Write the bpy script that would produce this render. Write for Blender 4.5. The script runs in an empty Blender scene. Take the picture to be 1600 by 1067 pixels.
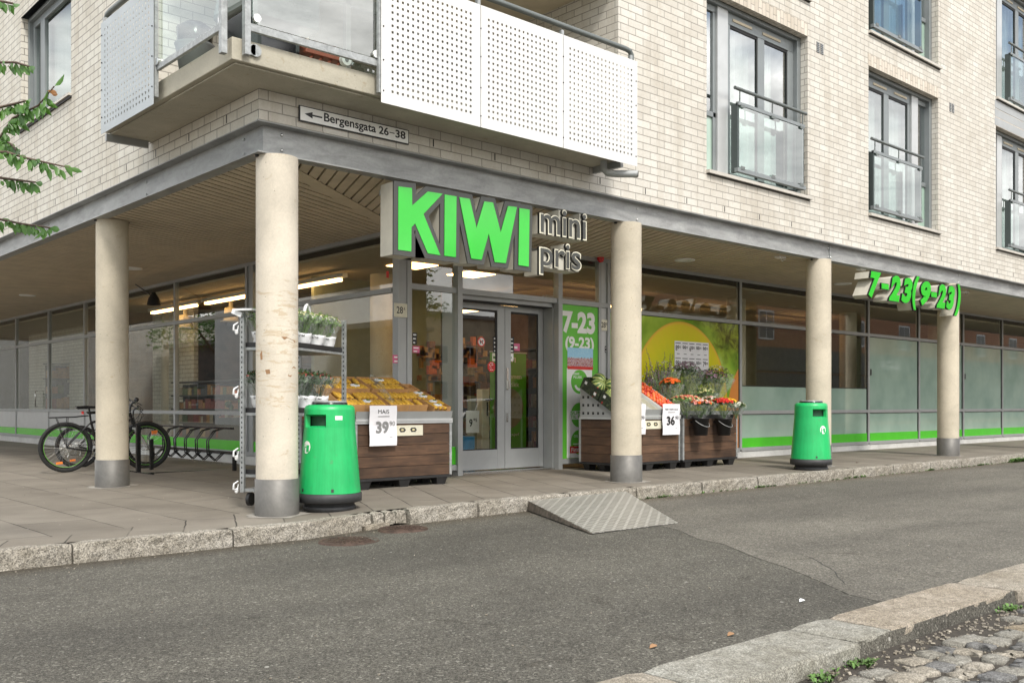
import bpy, math, random
from mathutils import Vector, Matrix
random.seed(7)
R = math.radians
C = bpy.context.scene.collection
# ---------- survey of the place: camera stands at (0,0,1.05) ----------
F_PX, CX, HY, CH = 1515.0, 800.0, 632.0, 1.05
TH = math.atan2(1677, 1515); CO, SI = math.cos(TH), math.sin(TH)
def onY(px, py, Y):                       # point on a wall parallel to the street front
    t = (px-CX)/F_PX; d = Y/(SI-CO*t); r = t*d
    return Vector((CO*d+SI*r, Y, CH+(HY-py)*d/F_PX))
def onX(px, py, X):                       # point on a wall parallel to the side front
    t = (px-CX)/F_PX; d = X/(CO+SI*t); r = t*d
    return Vector((X, SI*d-CO*r, CH+(HY-py)*d/F_PX))
def onZ(px, py, Z):
    d = F_PX*(CH-Z)/(py-HY); r = (px-CX)*d/F_PX
    return Vector((CO*d+SI*r, SI*d-CO*r, Z))
def zp(x):                                # height of the sloping pavement
    k = [(-99, -.035), (4.6, -.035), (5.4, 0.0), (7.3, .02), (999, .02)]
    for (a, za), (b, zb) in zip(k, k[1:]):
        if x <= b: return za+(zb-za)*(x-a)/(b-a)
def zr(x, y=7.87):                        # roadway: crossfall at the building kerb, level towards the road kerb
    a = zp(x)-.15; return a+(-.13-a)*min(1, max(0, (7.87-y)/3.2))
ZL = -.13

# ---------- materials ----------
def newmat(name):
    m = bpy.data.materials.new(name); m.use_nodes = True
    nt = m.node_tree; b = nt.nodes['Principled BSDF']
    return m, nt, b
def N(nt, t, **k):
    n = nt.nodes.new(t)
    for a, v in k.items():
        if a in n.inputs: n.inputs[a].default_value = v
        else: setattr(n, a, v)
    return n
def ramp(nt, src, stops):
    n = nt.nodes.new('ShaderNodeValToRGB'); e = n.color_ramp.elements
    while len(e) > 1: e.remove(e[-1])
    e[0].position = stops[0][0]; e[0].color = (*stops[0][1], 1)
    for p, c in stops[1:]:
        q = e.new(p); q.color = (*c, 1)
    nt.links.new(src, n.inputs[0]); return n.outputs[0]
def mixc(nt, a, b, fac, mode='MIX'):
    n = nt.nodes.new('ShaderNodeMix'); n.data_type = 'RGBA'; n.blend_type = mode
    for s, v in ((6, a), (7, b), (0, fac)):
        if hasattr(v, 'is_linked') or hasattr(v, 'links'): nt.links.new(v, n.inputs[s])
        elif s == 0: n.inputs[0].default_value = v
        else: n.inputs[s].default_value = (*v, 1)
    return n.outputs[2]
def noise(nt, scale, detail=4, rough=.6, vec=None, out=0, dist=0):
    n = N(nt, 'ShaderNodeTexNoise'); n.inputs['Scale'].default_value = scale
    n.inputs['Detail'].default_value = detail; n.inputs['Roughness'].default_value = rough
    n.inputs['Distortion'].default_value = dist
    if vec is None:
        g = nt.nodes.new('ShaderNodeNewGeometry'); vec = g.outputs['Position']
    nt.links.new(vec, n.inputs['Vector']); return n.outputs[out]
def math_(nt, op, a, b=None, c=None):
    n = nt.nodes.new('ShaderNodeMath'); n.operation = op
    for i, v in enumerate((a, b, c)):
        if v is None: continue
        if isinstance(v, (int, float)): n.inputs[i].default_value = v
        else: nt.links.new(v, n.inputs[i])
    return n.outputs[0]
def bump(nt, b, h, strength, dist=.01):
    n = nt.nodes.new('ShaderNodeBump'); n.inputs['Strength'].default_value = strength
    n.inputs['Distance'].default_value = dist
    nt.links.new(h, n.inputs['Height']); nt.links.new(n.outputs[0], b.inputs['Normal'])
def plain(name, col, rough=.5, metal=0, var=.12, scale=6, bmp=0, bscale=80, spec=.5, stretch=None):
    m, nt, b = newmat(name)
    vec = None
    if stretch:
        g = nt.nodes.new('ShaderNodeNewGeometry'); mp = nt.nodes.new('ShaderNodeMapping')
        mp.inputs['Scale'].default_value = stretch; nt.links.new(g.outputs['Position'], mp.inputs['Vector']); vec = mp.outputs[0]
    f = noise(nt, scale, 5, .6, vec)
    lo = tuple(max(0, c*(1-var*1.6)) for c in col); hi = tuple(min(1, c*(1+var*1.2)) for c in col)
    nt.links.new(ramp(nt, f, [(.3, lo), (.7, hi)]), b.inputs['Base Color'])
    b.inputs['Roughness'].default_value = rough; b.inputs['Metallic'].default_value = metal
    b.inputs['Specular IOR Level'].default_value = spec
    if bmp: bump(nt, b, noise(nt, bscale, 3), bmp, .01)
    return m
def wallmap(nt):                          # (u along wall, v up) whichever way the face looks
    g = nt.nodes.new('ShaderNodeNewGeometry')
    sp = nt.nodes.new('ShaderNodeSeparateXYZ'); nt.links.new(g.outputs['Position'], sp.inputs[0])
    sn = nt.nodes.new('ShaderNodeSeparateXYZ'); nt.links.new(g.outputs['True Normal'], sn.inputs[0])
    ax = math_(nt, 'GREATER_THAN', math_(nt, 'ABSOLUTE', sn.outputs[0]), .5)
    az = math_(nt, 'GREATER_THAN', math_(nt, 'ABSOLUTE', sn.outputs[2]), .5)
    u = math_(nt, 'ADD', math_(nt, 'MULTIPLY', sp.outputs[1], ax), math_(nt, 'MULTIPLY', sp.outputs[0], math_(nt, 'SUBTRACT', 1, ax)))
    v = math_(nt, 'ADD', math_(nt, 'MULTIPLY', sp.outputs[1], az), math_(nt, 'MULTIPLY', sp.outputs[2], math_(nt, 'SUBTRACT', 1, az)))
    c = nt.nodes.new('ShaderNodeCombineXYZ'); nt.links.new(u, c.inputs[0]); nt.links.new(v, c.inputs[1])
    return c.outputs[0], g.outputs['Position']
def brickmat(name, c1, c2, mortar, bw=.3, bh=.1, ms=.006, off=(0, 0), freq=2, swap=False, dirt=.25, wob=.004):
    m, nt, b = newmat(name)
    v, pos = wallmap(nt)
    mp = nt.nodes.new('ShaderNodeMapping'); mp.inputs['Location'].default_value = (off[0], off[1], 0)
    if swap: mp.inputs['Rotation'].default_value = (0, 0, R(90))
    # slight waviness of the courses
    wn = noise(nt, 9, 2, .5, pos, out=1)
    va = nt.nodes.new('ShaderNodeVectorMath'); va.operation = 'MULTIPLY_ADD'
    nt.links.new(wn, va.inputs[0]); va.inputs[1].default_value = (wob, wob, 0); nt.links.new(v, va.inputs[2])
    nt.links.new(va.outputs[0], mp.inputs[0])
    br = nt.nodes.new('ShaderNodeTexBrick'); br.offset = .5; br.offset_frequency = freq
    br.inputs['Color1'].default_value = (0, 0, 0, 1); br.inputs['Color2'].default_value = (1, 1, 1, 1)
    br.inputs['Mortar'].default_value = (.5, .5, .5, 1); br.inputs['Scale'].default_value = 1
    br.inputs['Brick Width'].default_value = bw; br.inputs['Row Height'].default_value = bh
    br.inputs['Mortar Size'].default_value = ms; br.inputs['Mortar Smooth'].default_value = .12
    nt.links.new(mp.outputs[0], br.inputs['Vector'])
    base = mixc(nt, c1, c2, br.outputs['Color'])
    big = noise(nt, 1.1, 4, .65, pos); fine = noise(nt, 45, 4, .7, pos)
    base = mixc(nt, base, ramp(nt, big, [(.35, (.62, .55, .46)), (.62, (1, 1, 1))]), dirt, 'MULTIPLY')
    base = mixc(nt, base, ramp(nt, fine, [(.3, (.8, .78, .75)), (.6, (1, 1, 1))]), .5, 'MULTIPLY')
    smp = nt.nodes.new('ShaderNodeMapping'); smp.inputs['Scale'].default_value = (5, 5, .45); nt.links.new(pos, smp.inputs[0])
    strk = noise(nt, 1, 5, .65, smp.outputs[0]); base = mixc(nt, base, ramp(nt, strk, [(.34, (.74, .69, .62)), (.5, (1, 1, 1))]), dirt*1.6, 'MULTIPLY')
    col = mixc(nt, base, mortar, br.outputs['Fac'])
    nt.links.new(col, b.inputs['Base Color']); b.inputs['Roughness'].default_value = .85
    b.inputs['Specular IOR Level'].default_value = .25
    h = math_(nt, 'ADD', math_(nt, 'MULTIPLY', math_(nt, 'SUBTRACT', 1, br.outputs['Fac']), 1.0), math_(nt, 'MULTIPLY', fine, .25))
    bump(nt, b, h, .6, .006)
    return m
M = {}
M['brick'] = brickmat('cream_brick', (.57, .545, .495), (.655, .635, .585), (.29, .272, .24), off=(.12, .02))
M['brick_side'] = brickmat('pale_brick_side', (.61, .585, .525), (.68, .66, .60), (.24, .225, .20), off=(.02, .02), ms=.006)
M['soldier'] = brickmat('cream_soldier_brick', (.54, .49, .42), (.68, .63, .56), (.32, .29, .25), bw=.22, bh=.1, swap=True, off=(0, .0))
M['redbrick'] = brickmat('red_brick', (.36, .17, .10), (.48, .25, .15), (.35, .28, .22), bw=.24, bh=.08)
M['plaster'] = plain('cream_plaster', (.55, .48, .36), .9, var=.1, scale=2)
M['greyplaster'] = plain('grey_plaster', (.36, .36, .36), .9, var=.1, scale=2)

def steelmat(name, col, rough=.42, metal=.75, var=.25, streak=(1.2, 1.2, 5)):
    m, nt, b = newmat(name)
    g = nt.nodes.new('ShaderNodeNewGeometry'); mp = nt.nodes.new('ShaderNodeMapping')
    mp.inputs['Scale'].default_value = streak; nt.links.new(g.outputs['Position'], mp.inputs[0])
    f = noise(nt, 1.6, 7, .68, mp.outputs[0], dist=.6); f2 = noise(nt, 26, 4, .7)
    c = ramp(nt, f, [(.32, tuple(x*(1-var) for x in col)), (.5, col), (.68, tuple(min(1, x*(1+var)) for x in col))])
    c = mixc(nt, c, ramp(nt, f2, [(.35, (.78, .78, .78)), (.65, (1, 1, 1))]), .6, 'MULTIPLY')
    nt.links.new(c, b.inputs['Base Color']); b.inputs['Metallic'].default_value = metal
    nt.links.new(math_(nt, 'MULTIPLY_ADD', f2, .3, rough-.12), b.inputs['Roughness'])
    bump(nt, b, f, .15, .01)
    return m
M['steel'] = steelmat('galvanised_steel', (.33, .335, .33), .5, .25, .28)
M['steel_bright'] = steelmat('galvanised_bright', (.36, .375, .375), .45, .35, .3, (9, 9, 9))
M['sleeve'] = steelmat('steel_sleeve', (.15, .145, .135), .5, .35, .2, (2, 2, 2))
M['alu'] = plain('grey_aluminium', (.36, .37, .37), .45, .25, var=.05, scale=3)
M['alu_light'] = plain('light_aluminium', (.50, .51, .51), .4, .3, var=.05, scale=3)
M['alu_dark'] = plain('dark_grey_aluminium', (.065, .08, .078), .45, .2, var=.06)
M['handrail'] = plain('dark_green_grey_rail', (.14, .155, .15), .4, .2, var=.06)
M['gasket'] = plain('black_rubber_and_shadow_line', (.012, .012, .012), .6, var=.1)
M['perf'] = plain('white_powder_coated_sheet', (.64, .64, .63), .42, .0, var=.04, scale=2.5)
M['perf_shaded'] = plain('shaded_powder_coated_sheet', (.38, .415, .435), .42, .1, var=.05, scale=2.5)  # sheet of the shaded side, its shade put into the colour

def concretemat(name, col, pits=.5, stain=.3, bp=.25):
    m, nt, b = newmat(name)
    f = noise(nt, 1.7, 6, .65, dist=.4); g = noise(nt, 60, 3, .7); s = noise(nt, 7, 6, .7, dist=1.2)
    c = ramp(nt, f, [(.3, tuple(x*.8 for x in col)), (.55, col), (.75, tuple(min(1, x*1.12) for x in col))])
    c = mixc(nt, c, ramp(nt, s, [(.60, (1, 1, 1)), (.68, (.72, .60, .45))]), stain, 'MULTIPLY')
    vo = nt.nodes.new('ShaderNodeTexVoronoi'); vo.inputs['Scale'].default_value = 16
    gg = nt.nodes.new('ShaderNodeNewGeometry'); nt.links.new(gg.outputs['Position'], vo.inputs['Vector'])
    sc = nt.nodes.new('ShaderNodeSeparateXYZ'); nt.links.new(vo.outputs['Color'], sc.inputs[0])
    pit = math_(nt, 'MULTIPLY', math_(nt, 'LESS_THAN', vo.outputs['Distance'], .085), math_(nt, 'GREATER_THAN', sc.outputs[0], 1-pits*.55))
    c = mixc(nt, c, tuple(x*.45 for x in col), pit)
    c = mixc(nt, c, ramp(nt, g, [(.3, (.86, .86, .86)), (.6, (1, 1, 1))]), .7, 'MULTIPLY')
    nt.links.new(c, b.inputs['Base Color']); b.inputs['Roughness'].default_value = .8
    b.inputs['Specular IOR Level'].default_value = .3
    bump(nt, b, math_(nt, 'SUBTRACT', g, pit), bp, .004)
    return m
M['column'] = concretemat('cast_concrete_column', (.54, .485, .385), .5, .35)
# the corner column carries torn brown tape and poster remains
def corner_column_mat():
    m = concretemat('scarred_concrete_column', (.60, .545, .455), .6, .5); nt = m.node_tree; b = nt.nodes['Principled BSDF']
    src = b.inputs['Base Color'].links[0].from_socket
    g = nt.nodes.new('ShaderNodeNewGeometry'); mp = nt.nodes.new('ShaderNodeMapping')
    mp.inputs['Scale'].default_value = (3, 3, 16); nt.links.new(g.outputs['Position'], mp.inputs[0])
    n1 = noise(nt, 1.1, 7, .75, mp.outputs[0], dist=.8)
    sp = nt.nodes.new('ShaderNodeSeparateXYZ'); nt.links.new(g.outputs['Position'], sp.inputs[0])
    band = math_(nt, 'MULTIPLY', math_(nt, 'GREATER_THAN', sp.outputs[2], 1.0), math_(nt, 'LESS_THAN', sp.outputs[2], 2.15))
    mk = math_(nt, 'MULTIPLY', math_(nt, 'GREATER_THAN', n1, .555), band)
    c = mixc(nt, src, (.44, .34, .22), math_(nt, 'MULTIPLY', mk, .6))
    nt.links.new(c, b.inputs['Base Color']); return m
M['column_corner'] = corner_column_mat()
M['slab_concrete'] = concretemat('balcony_concrete', (.45, .42, .34), .7, .6)
M['plinth'] = concretemat('light_plinth_panel', (.60, .60, .58), .1, .15, .05)
M['soffit'] = plain('brown_soffit_board', (.53, .45, .335), .7, var=.09, scale=3.0, stretch=(1, 1, 1), bmp=.05)
M['soffit_back'] = plain('soffit_gap', (.015, .012, .01), .9)

def glassmat(name, tint=(.93, .96, .95), refl=1.5, f0=.12, rough=0):
    m = bpy.data.materials.new(name); m.use_nodes = True; nt = m.node_tree; nt.nodes.clear()
    o = nt.nodes.new('ShaderNodeOutputMaterial'); mx = nt.nodes.new('ShaderNodeMixShader')
    tr = nt.nodes.new('ShaderNodeBsdfTransparent'); tr.inputs[0].default_value = (*tint, 1)
    gl = nt.nodes.new('ShaderNodeBsdfGlossy'); gl.inputs['Roughness'].default_value = rough; gl.inputs[0].default_value = (.95, .97, .97, 1)
    fr = nt.nodes.new('ShaderNodeFresnel'); fr.inputs[0].default_value = refl
    fac = math_(nt, 'MULTIPLY_ADD', fr.outputs[0], 1.0, f0)
    fac = math_(nt, 'MINIMUM', fac, 1.0)
    gb = nt.nodes.new('ShaderNodeNewGeometry'); fac = math_(nt, 'MULTIPLY', fac, math_(nt, 'SUBTRACT', 1, gb.outputs['Backfacing']))
    nt.links.new(fac, mx.inputs[0]); nt.links.new(tr.outputs[0], mx.inputs[1]); nt.links.new(gl.outputs[0], mx.inputs[2])
    nt.links.new(mx.outputs[0], o.inputs[0])
    return m
M['glass'] = glassmat('shop_glass', (.95, .97, .94), 1.55, .06)
M['glass_up'] = glassmat('apartment_glass', (.88, .93, .91), 1.55, .30)
M['glass_side'] = glassmat('side_window_glass', (.88, .92, .90), 1.25, .10)
M['glass_rail'] = glassmat('balustrade_glass', (.86, .93, .90), 1.5, .20)
def frostmat():
    m = bpy.data.materials.new('frosted_green_film_glass'); m.use_nodes = True; nt = m.node_tree; b = nt.nodes['Principled BSDF']
    f = noise(nt, .9, 3)
    nt.links.new(ramp(nt, f, [(.3, (.26, .38, .31)), (.7, (.40, .52, .44))]), b.inputs['Base Color'])
    b.inputs['Roughness'].default_value = .04; b.inputs['Specular IOR Level'].default_value = .7
    b.inputs['IOR'].default_value = 1.7
    return m
M['frost'] = frostmat()
def glossy(name, col, rough=.25, var=.05):
    m = plain(name, col, rough, 0, var=var, scale=3); return m
M['limegreen'] = glossy('lime_green_acrylic', (.028, .49, .035), .10)
M['filmgreen'] = glossy('lime_green_film', (.075, .50, .025), .2)
M['postergreen'] = glossy('poster_green', (.12, .48, .045), .3)
M['signgrey'] = plain('dark_grey_sign_rim', (.05, .052, .047), .4, var=.06)
M['signblack'] = plain('black_sign_edge', (.012, .013, .014), .4, var=.06)
M['signbody'] = plain('cream_sign_body', (.50, .48, .41), .5, var=.08, scale=4)
M['white'] = plain('white_enamel', (.80, .80, .78), .4, var=.03)
M['paper'] = plain('white_paper', (.80, .79, .82), .7, var=.03)
M['ink'] = plain('black_ink', (.02, .02, .022), .5, var=.05)
M['inkgrey'] = plain('grey_ink', (.22, .22, .22), .6, var=.05)
M['plate'] = plain('cream_enamel_plate', (.66, .63, .50), .35, var=.06)
M['red'] = plain('red_paint', (.62, .035, .025), .4, var=.08)
M['pink'] = plain('pink_sticker', (.60, .12, .24), .4, var=.08)
M['black'] = plain('black_plastic', (.018, .018, .019), .45, var=.15)
M['blackgloss'] = plain('black_gloss_paint', (.014, .014, .015), .2, var=.1)
M['tyre'] = plain('tyre_rubber', (.016, .016, .016), .85, var=.2, scale=40)
M['chrome'] = plain('bare_metal', (.62, .62, .60), .25, .95, var=.05)
def binmat():
    m = plain('green_bin_plastic', (.012, .43, .12), .38, 0, var=.10, scale=2.2, bmp=.03, bscale=260)
    nt = m.node_tree; b = nt.nodes['Principled BSDF']; src = b.inputs['Base Color'].links[0].from_socket
    g = nt.nodes.new('ShaderNodeNewGeometry'); mp = nt.nodes.new('ShaderNodeMapping'); mp.inputs['Scale'].default_value = (30, 30, 2.5)
    nt.links.new(g.outputs['Position'], mp.inputs[0])
    f = noise(nt, 1, 5, .7, mp.outputs[0]); f2 = noise(nt, 9, 4, .7)
    c = mixc(nt, src, ramp(nt, f, [(.35, (.72, .76, .72)), (.6, (1, 1, 1))]), .5, 'MULTIPLY')
    c = mixc(nt, c, (.10, .16, .09), math_(nt, 'MULTIPLY', math_(nt, 'GREATER_THAN', f2, .66), .35))
    nt.links.new(c, b.inputs['Base Color']); return m
M['bin'] = binmat()
M['binbase'] = plain('dark_grey_bin_base', (.035, .036, .038), .55, var=.15, scale=9)

def asphaltmat(name, base, spk):
    m, nt, b = newmat(name)
    g = nt.nodes.new('ShaderNodeNewGeometry')
    vo = nt.nodes.new('ShaderNodeTexVoronoi'); vo.inputs['Scale'].default_value = 88; nt.links.new(g.outputs['Position'], vo.inputs['Vector'])
    sc = nt.nodes.new('ShaderNodeSeparateXYZ'); nt.links.new(vo.outputs['Color'], sc.inputs[0])
    vo2 = nt.nodes.new('ShaderNodeTexVoronoi'); vo2.inputs['Scale'].default_value = 210; nt.links.new(g.outputs['Position'], vo2.inputs['Vector'])
    sc2 = nt.nodes.new('ShaderNodeSeparateXYZ'); nt.links.new(vo2.outputs['Color'], sc2.inputs[0])
    c = ramp(nt, sc.outputs[0], [(0, tuple(x*.35 for x in base)), (.4, tuple(x*.9 for x in base)), (.8, tuple(x*1.5 for x in base)), (.95, tuple(x*2.1 for x in base)), (.99, spk)])
    c2 = ramp(nt, sc2.outputs[1], [(0, tuple(x*.5 for x in base)), (.6, tuple(x*1.15 for x in base)), (.96, spk)])
    c = mixc(nt, c, c2, .38)
    big = noise(nt, .55, 6, .6, dist=.5); mid = noise(nt, 6, 5, .7)
    c = mixc(nt, c, ramp(nt, big, [(.34, (.74, .73, .72)), (.64, (1.0, .99, .97))]), .9, 'MULTIPLY')
    c = mixc(nt, c, ramp(nt, mid, [(.3, (.80, .79, .77)), (.62, (1, 1, 1))]), .65, 'MULTIPLY')
    trk = nt.nodes.new('ShaderNodeMapping'); trk.inputs['Scale'].default_value = (.12, 1.1, 1); nt.links.new(g.outputs['Position'], trk.inputs[0])
    c = mixc(nt, c, ramp(nt, noise(nt, 1.0, 4, .55, trk.outputs[0]), [(.38, (.78, .78, .78)), (.6, (1.08, 1.08, 1.07))]), .8, 'MULTIPLY')
    stn = noise(nt, 1.7, 6, .7, dist=1.5); c = mixc(nt, c, ramp(nt, stn, [(.60, (1, 1, 1)), (.68, (.58, .56, .54))]), .75, 'MULTIPLY')
    yy = nt.nodes.new('ShaderNodeSeparateXYZ'); nt.links.new(g.outputs['Position'], yy.inputs[0])
    kd = math_(nt, 'ADD', yy.outputs[1], math_(nt, 'MULTIPLY', mid, .35)); c = mixc(nt, c, ramp(nt, math_(nt, 'MULTIPLY_ADD', kd, 1, -7.2), [(.45, (1, 1, 1)), (.85, (.70, .60, .48))]), .8, 'MULTIPLY')
    # bird lime / gum spots, pale pebbles
    vo3 = nt.nodes.new('ShaderNodeTexVoronoi'); vo3.inputs['Scale'].default_value = 3.1; nt.links.new(g.outputs['Position'], vo3.inputs['Vector'])
    gum = math_(nt, 'LESS_THAN', vo3.outputs['Distance'], .035)
    c = mixc(nt, c, (.38, .37, .34), math_(nt, 'MULTIPLY', gum, .8))
    nt.links.new(c, b.inputs['Base Color']); b.inputs['Roughness'].default_value = .88; b.inputs['Specular IOR Level'].default_value = .3
    h = math_(nt, 'ADD', sc.outputs[1], math_(nt, 'MULTIPLY', sc2.outputs[2], .6))
    bump(nt, b, h, .55, .005)
    return m
M['asphalt'] = asphaltmat('worn_dark_asphalt', (.078, .074, .063), (.36, .35, .31))
M['asphalt_light'] = asphaltmat('worn_light_asphalt', (.128, .121, .104), (.40, .38, .34))
def granite(name, base, dark=.35, sc_=120, top=False):
    m, nt, b = newmat(name)
    g = nt.nodes.new('ShaderNodeNewGeometry')
    vo = nt.nodes.new('ShaderNodeTexVoronoi'); vo.inputs['Scale'].default_value = sc_; nt.links.new(g.outputs['Position'], vo.inputs['Vector'])
    sc = nt.nodes.new('ShaderNodeSeparateXYZ'); nt.links.new(vo.outputs['Color'], sc.inputs[0])
    c = ramp(nt, sc.outputs[0], [(0, tuple(x*dark for x in base)), (.35, tuple(x*.75 for x in base)), (.6, base), (1, tuple(min(1, x*1.35) for x in base))])
    mid = noise(nt, 14, 5, .75, dist=.5); big = noise(nt, 1.5, 4, .6)
    c = mixc(nt, c, ramp(nt, mid, [(.38, (.42, .40, .36)), (.6, (1, 1, 1))]), .6, 'MULTIPLY')
    c = mixc(nt, c, ramp(nt, big, [(.35, (.75, .72, .66)), (.65, (1, 1, 1))]), .7, 'MULTIPLY')
    sn = nt.nodes.new('ShaderNodeSeparateXYZ'); nt.links.new(g.outputs['True Normal'], sn.inputs[0])
    nt.links.new(c, b.inputs['Base Color']); b.inputs['Roughness'].default_value = .85; b.inputs['Specular IOR Level'].default_value = .25
    bump(nt, b, math_(nt, 'ADD', mid, math_(nt, 'MULTIPLY', sc.outputs[1], .3)), .7, .02)
    return m
M['granite'] = granite('rough_granite', (.40, .375, .33))
M['granite_pale'] = granite('worn_pale_granite', (.38, .345, .29), .6, 160)
M['granite_pink'] = granite('worn_pink_granite', (.395, .35, .29), .6, 160)
M['granite_grey'] = granite('worn_grey_granite', (.35, .345, .31), .6, 160)
def slabmat(name, ang, w, l, off=(0, 0)):
    m, nt, b = newmat(name)
    g = nt.nodes.new('ShaderNodeNewGeometry'); mp = nt.nodes.new('ShaderNodeMapping')
    mp.inputs['Rotation'].default_value = (0, 0, -ang); mp.inputs['Location'].default_value = (off[0], off[1], 0)
    wn = noise(nt, 2.2, 2, .5, out=1)
    va = nt.nodes.new('ShaderNodeVectorMath'); va.operation = 'MULTIPLY_ADD'
    nt.links.new(wn, va.inputs[0]); va.inputs[1].default_value = (.03, .03, 0); nt.links.new(g.outputs['Position'], va.inputs[2])
    nt.links.new(va.outputs[0], mp.inputs[0])
    br = nt.nodes.new('ShaderNodeTexBrick'); br.offset = .5; br.inputs['Scale'].default_value = 1
    br.inputs['Color1'].default_value = (0, 0, 0, 1); br.inputs['Color2'].default_value = (1, 1, 1, 1); br.inputs['Mortar'].default_value = (.5, .5, .5, 1)
    br.inputs['Brick Width'].default_value = l; br.inputs['Row Height'].default_value = w
    br.inputs['Mortar Size'].default_value = .008; br.inputs['Mortar Smooth'].default_value = .3
    nt.links.new(mp.outputs[0], br.inputs['Vector'])
    f = noise(nt, 1.3, 5, .6); f2 = noise(nt, 90, 3, .7); jn = noise(nt, 1.4, 3, .6)
    c = mixc(nt, (.195, .176, .147), (.24, .218, .184), br.outputs['Color'])
    c = mixc(nt, c, ramp(nt, f, [(.32, (.74, .72, .70)), (.66, (1.05, 1.04, 1.02))]), .9, 'MULTIPLY')
    c = mixc(nt, c, ramp(nt, f2, [(.3, (.78, .78, .78)), (.62, (1, 1, 1))]), .7, 'MULTIPLY')
    jf = math_(nt, 'MULTIPLY', br.outputs['Fac'], ramp(nt, jn, [(.34, (.25, .25, .25)), (.52, (1, 1, 1))]))
    c = mixc(nt, c, (.045, .04, .033), jf)
    vo3 = nt.nodes.new('ShaderNodeTexVoronoi'); vo3.inputs['Scale'].default_value = 4; nt.links.new(g.outputs['Position'], vo3.inputs['Vector'])
    c = mixc(nt, c, (.42, .40, .36), math_(nt, 'MULTIPLY', math_(nt, 'LESS_THAN', vo3.outputs['Distance'], .04), .7))
    nt.links.new(c, b.inputs['Base Color']); b.inputs['Roughness'].default_value = .82; b.inputs['Specular IOR Level'].default_value = .3
    bump(nt, b, math_(nt, 'SUBTRACT', math_(nt, 'MULTIPLY', f2, .2), jf), .5, .006)
    return m
M['slab_left'] = slabmat('concrete_paving_left', R(90), .64, 1.9)
M['slab_right'] = slabmat('concrete_paving_right', R(65), .44, 1.5, (.1, .2))
M['slab_edge'] = slabmat('concrete_paving_edge', R(0), .42, .62, (.2, -.1))
def woodmat(name, a, b_, plank=.14, z0=0):
    m, nt, b = newmat(name)
    g = nt.nodes.new('ShaderNodeNewGeometry'); mp = nt.nodes.new('ShaderNodeMapping'); mp.inputs['Scale'].default_value = (1.6, 1.6, 22)
    sp = nt.nodes.new('ShaderNodeSeparateXYZ'); nt.links.new(g.outputs['Position'], sp.inputs[0])
    pl = math_(nt, 'FLOOR', math_(nt, 'DIVIDE', math_(nt, 'SUBTRACT', sp.outputs[2], z0), plank))
    cv = nt.nodes.new('ShaderNodeCombineXYZ'); nt.links.new(math_(nt, 'MULTIPLY', pl, 3.7), cv.inputs[0]); nt.links.new(math_(nt, 'MULTIPLY', pl, 1.7), cv.inputs[1])
    va = nt.nodes.new('ShaderNodeVectorMath'); va.operation = 'ADD'; nt.links.new(g.outputs['Position'], va.inputs[0]); nt.links.new(cv.outputs[0], va.inputs[1])
    nt.links.new(va.outputs[0], mp.inputs[0])
    f = noise(nt, 1.5, 8, .7, mp.outputs[0], dist=.9); kn = noise(nt, 1.8, 3, .6, va.outputs[0])
    c = ramp(nt, f, [(.25, a), (.5, tuple((x+y)/2 for x, y in zip(a, b_))), (.72, b_)])
    c = mixc(nt, c, ramp(nt, kn, [(.33, (.45, .42, .4)), (.6, (1.1, 1.05, 1))]), .8, 'MULTIPLY')
    wn = nt.nodes.new('ShaderNodeTexWhiteNoise'); wn.noise_dimensions = '1D'; nt.links.new(pl, wn.inputs['W'])
    c = mixc(nt, c, ramp(nt, wn.outputs[0], [(0, (.7, .68, .66)), (1, (1.15, 1.1, 1.05))]), .7, 'MULTIPLY')
    nt.links.new(c, b.inputs['Base Color']); b.inputs['Roughness'].default_value = .75
    bump(nt, b, f, .3, .004)
    return m
M['wood'] = woodmat('dark_stained_planks', (.038, .020, .012), (.145, .085, .050))
M['card'] = plain('brown_cardboard', (.56, .31, .12), .85, var=.12, scale=5, bmp=.05)
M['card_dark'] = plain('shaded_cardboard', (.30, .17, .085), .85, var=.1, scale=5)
M['corn'] = plain('yellow_corn', (.85, .48, .06), .5, var=.22, scale=60, bmp=.5, bscale=140)
M['husk'] = plain('pale_husk', (.70, .62, .36), .7, var=.2, scale=30)
M['leaf'] = plain('mid_green_leaf', (.085, .17, .035), .5, var=.35, scale=25)
M['leaf_dark'] = plain('dark_green_leaf', (.035, .085, .022), .45, var=.35, scale=25)
M['leaf_pale'] = plain('pale_green_leaf', (.17, .30, .07), .55, var=.3, scale=30)
def leafmat(name, c1, c2, trans=.25):
    m, nt, b = newmat(name)
    oi = noise(nt, 5, 3)
    nt.links.new(ramp(nt, oi, [(.3, c1), (.7, c2)]), b.inputs['Base Color']); b.inputs['Roughness'].default_value = .4
    b.inputs['Subsurface Weight'].default_value = 0
    tl = nt.nodes.new('ShaderNodeBsdfTranslucent'); tl.inputs[0].default_value = (c2[0]*1.5, c2[1]*1.6, c2[2], 1)
    ms = nt.nodes.new('ShaderNodeMixShader'); ms.inputs[0].default_value = trans
    out = nt.nodes['Material Output']; nt.links.new(b.outputs[0], ms.inputs[1]); nt.links.new(tl.outputs[0], ms.inputs[2]); nt.links.new(ms.outputs[0], out.inputs[0])
    return m
M['cherry'] = leafmat('cherry_leaf', (.035, .10, .02), (.10, .22, .04))
M['cherry_red'] = leafmat('young_reddish_leaf', (.20, .08, .03), (.30, .14, .05))
M['bark'] = plain('brown_bark', (.10, .07, .05), .85, var=.3, scale=30, bmp=.4)
M['melon'] = None
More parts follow.
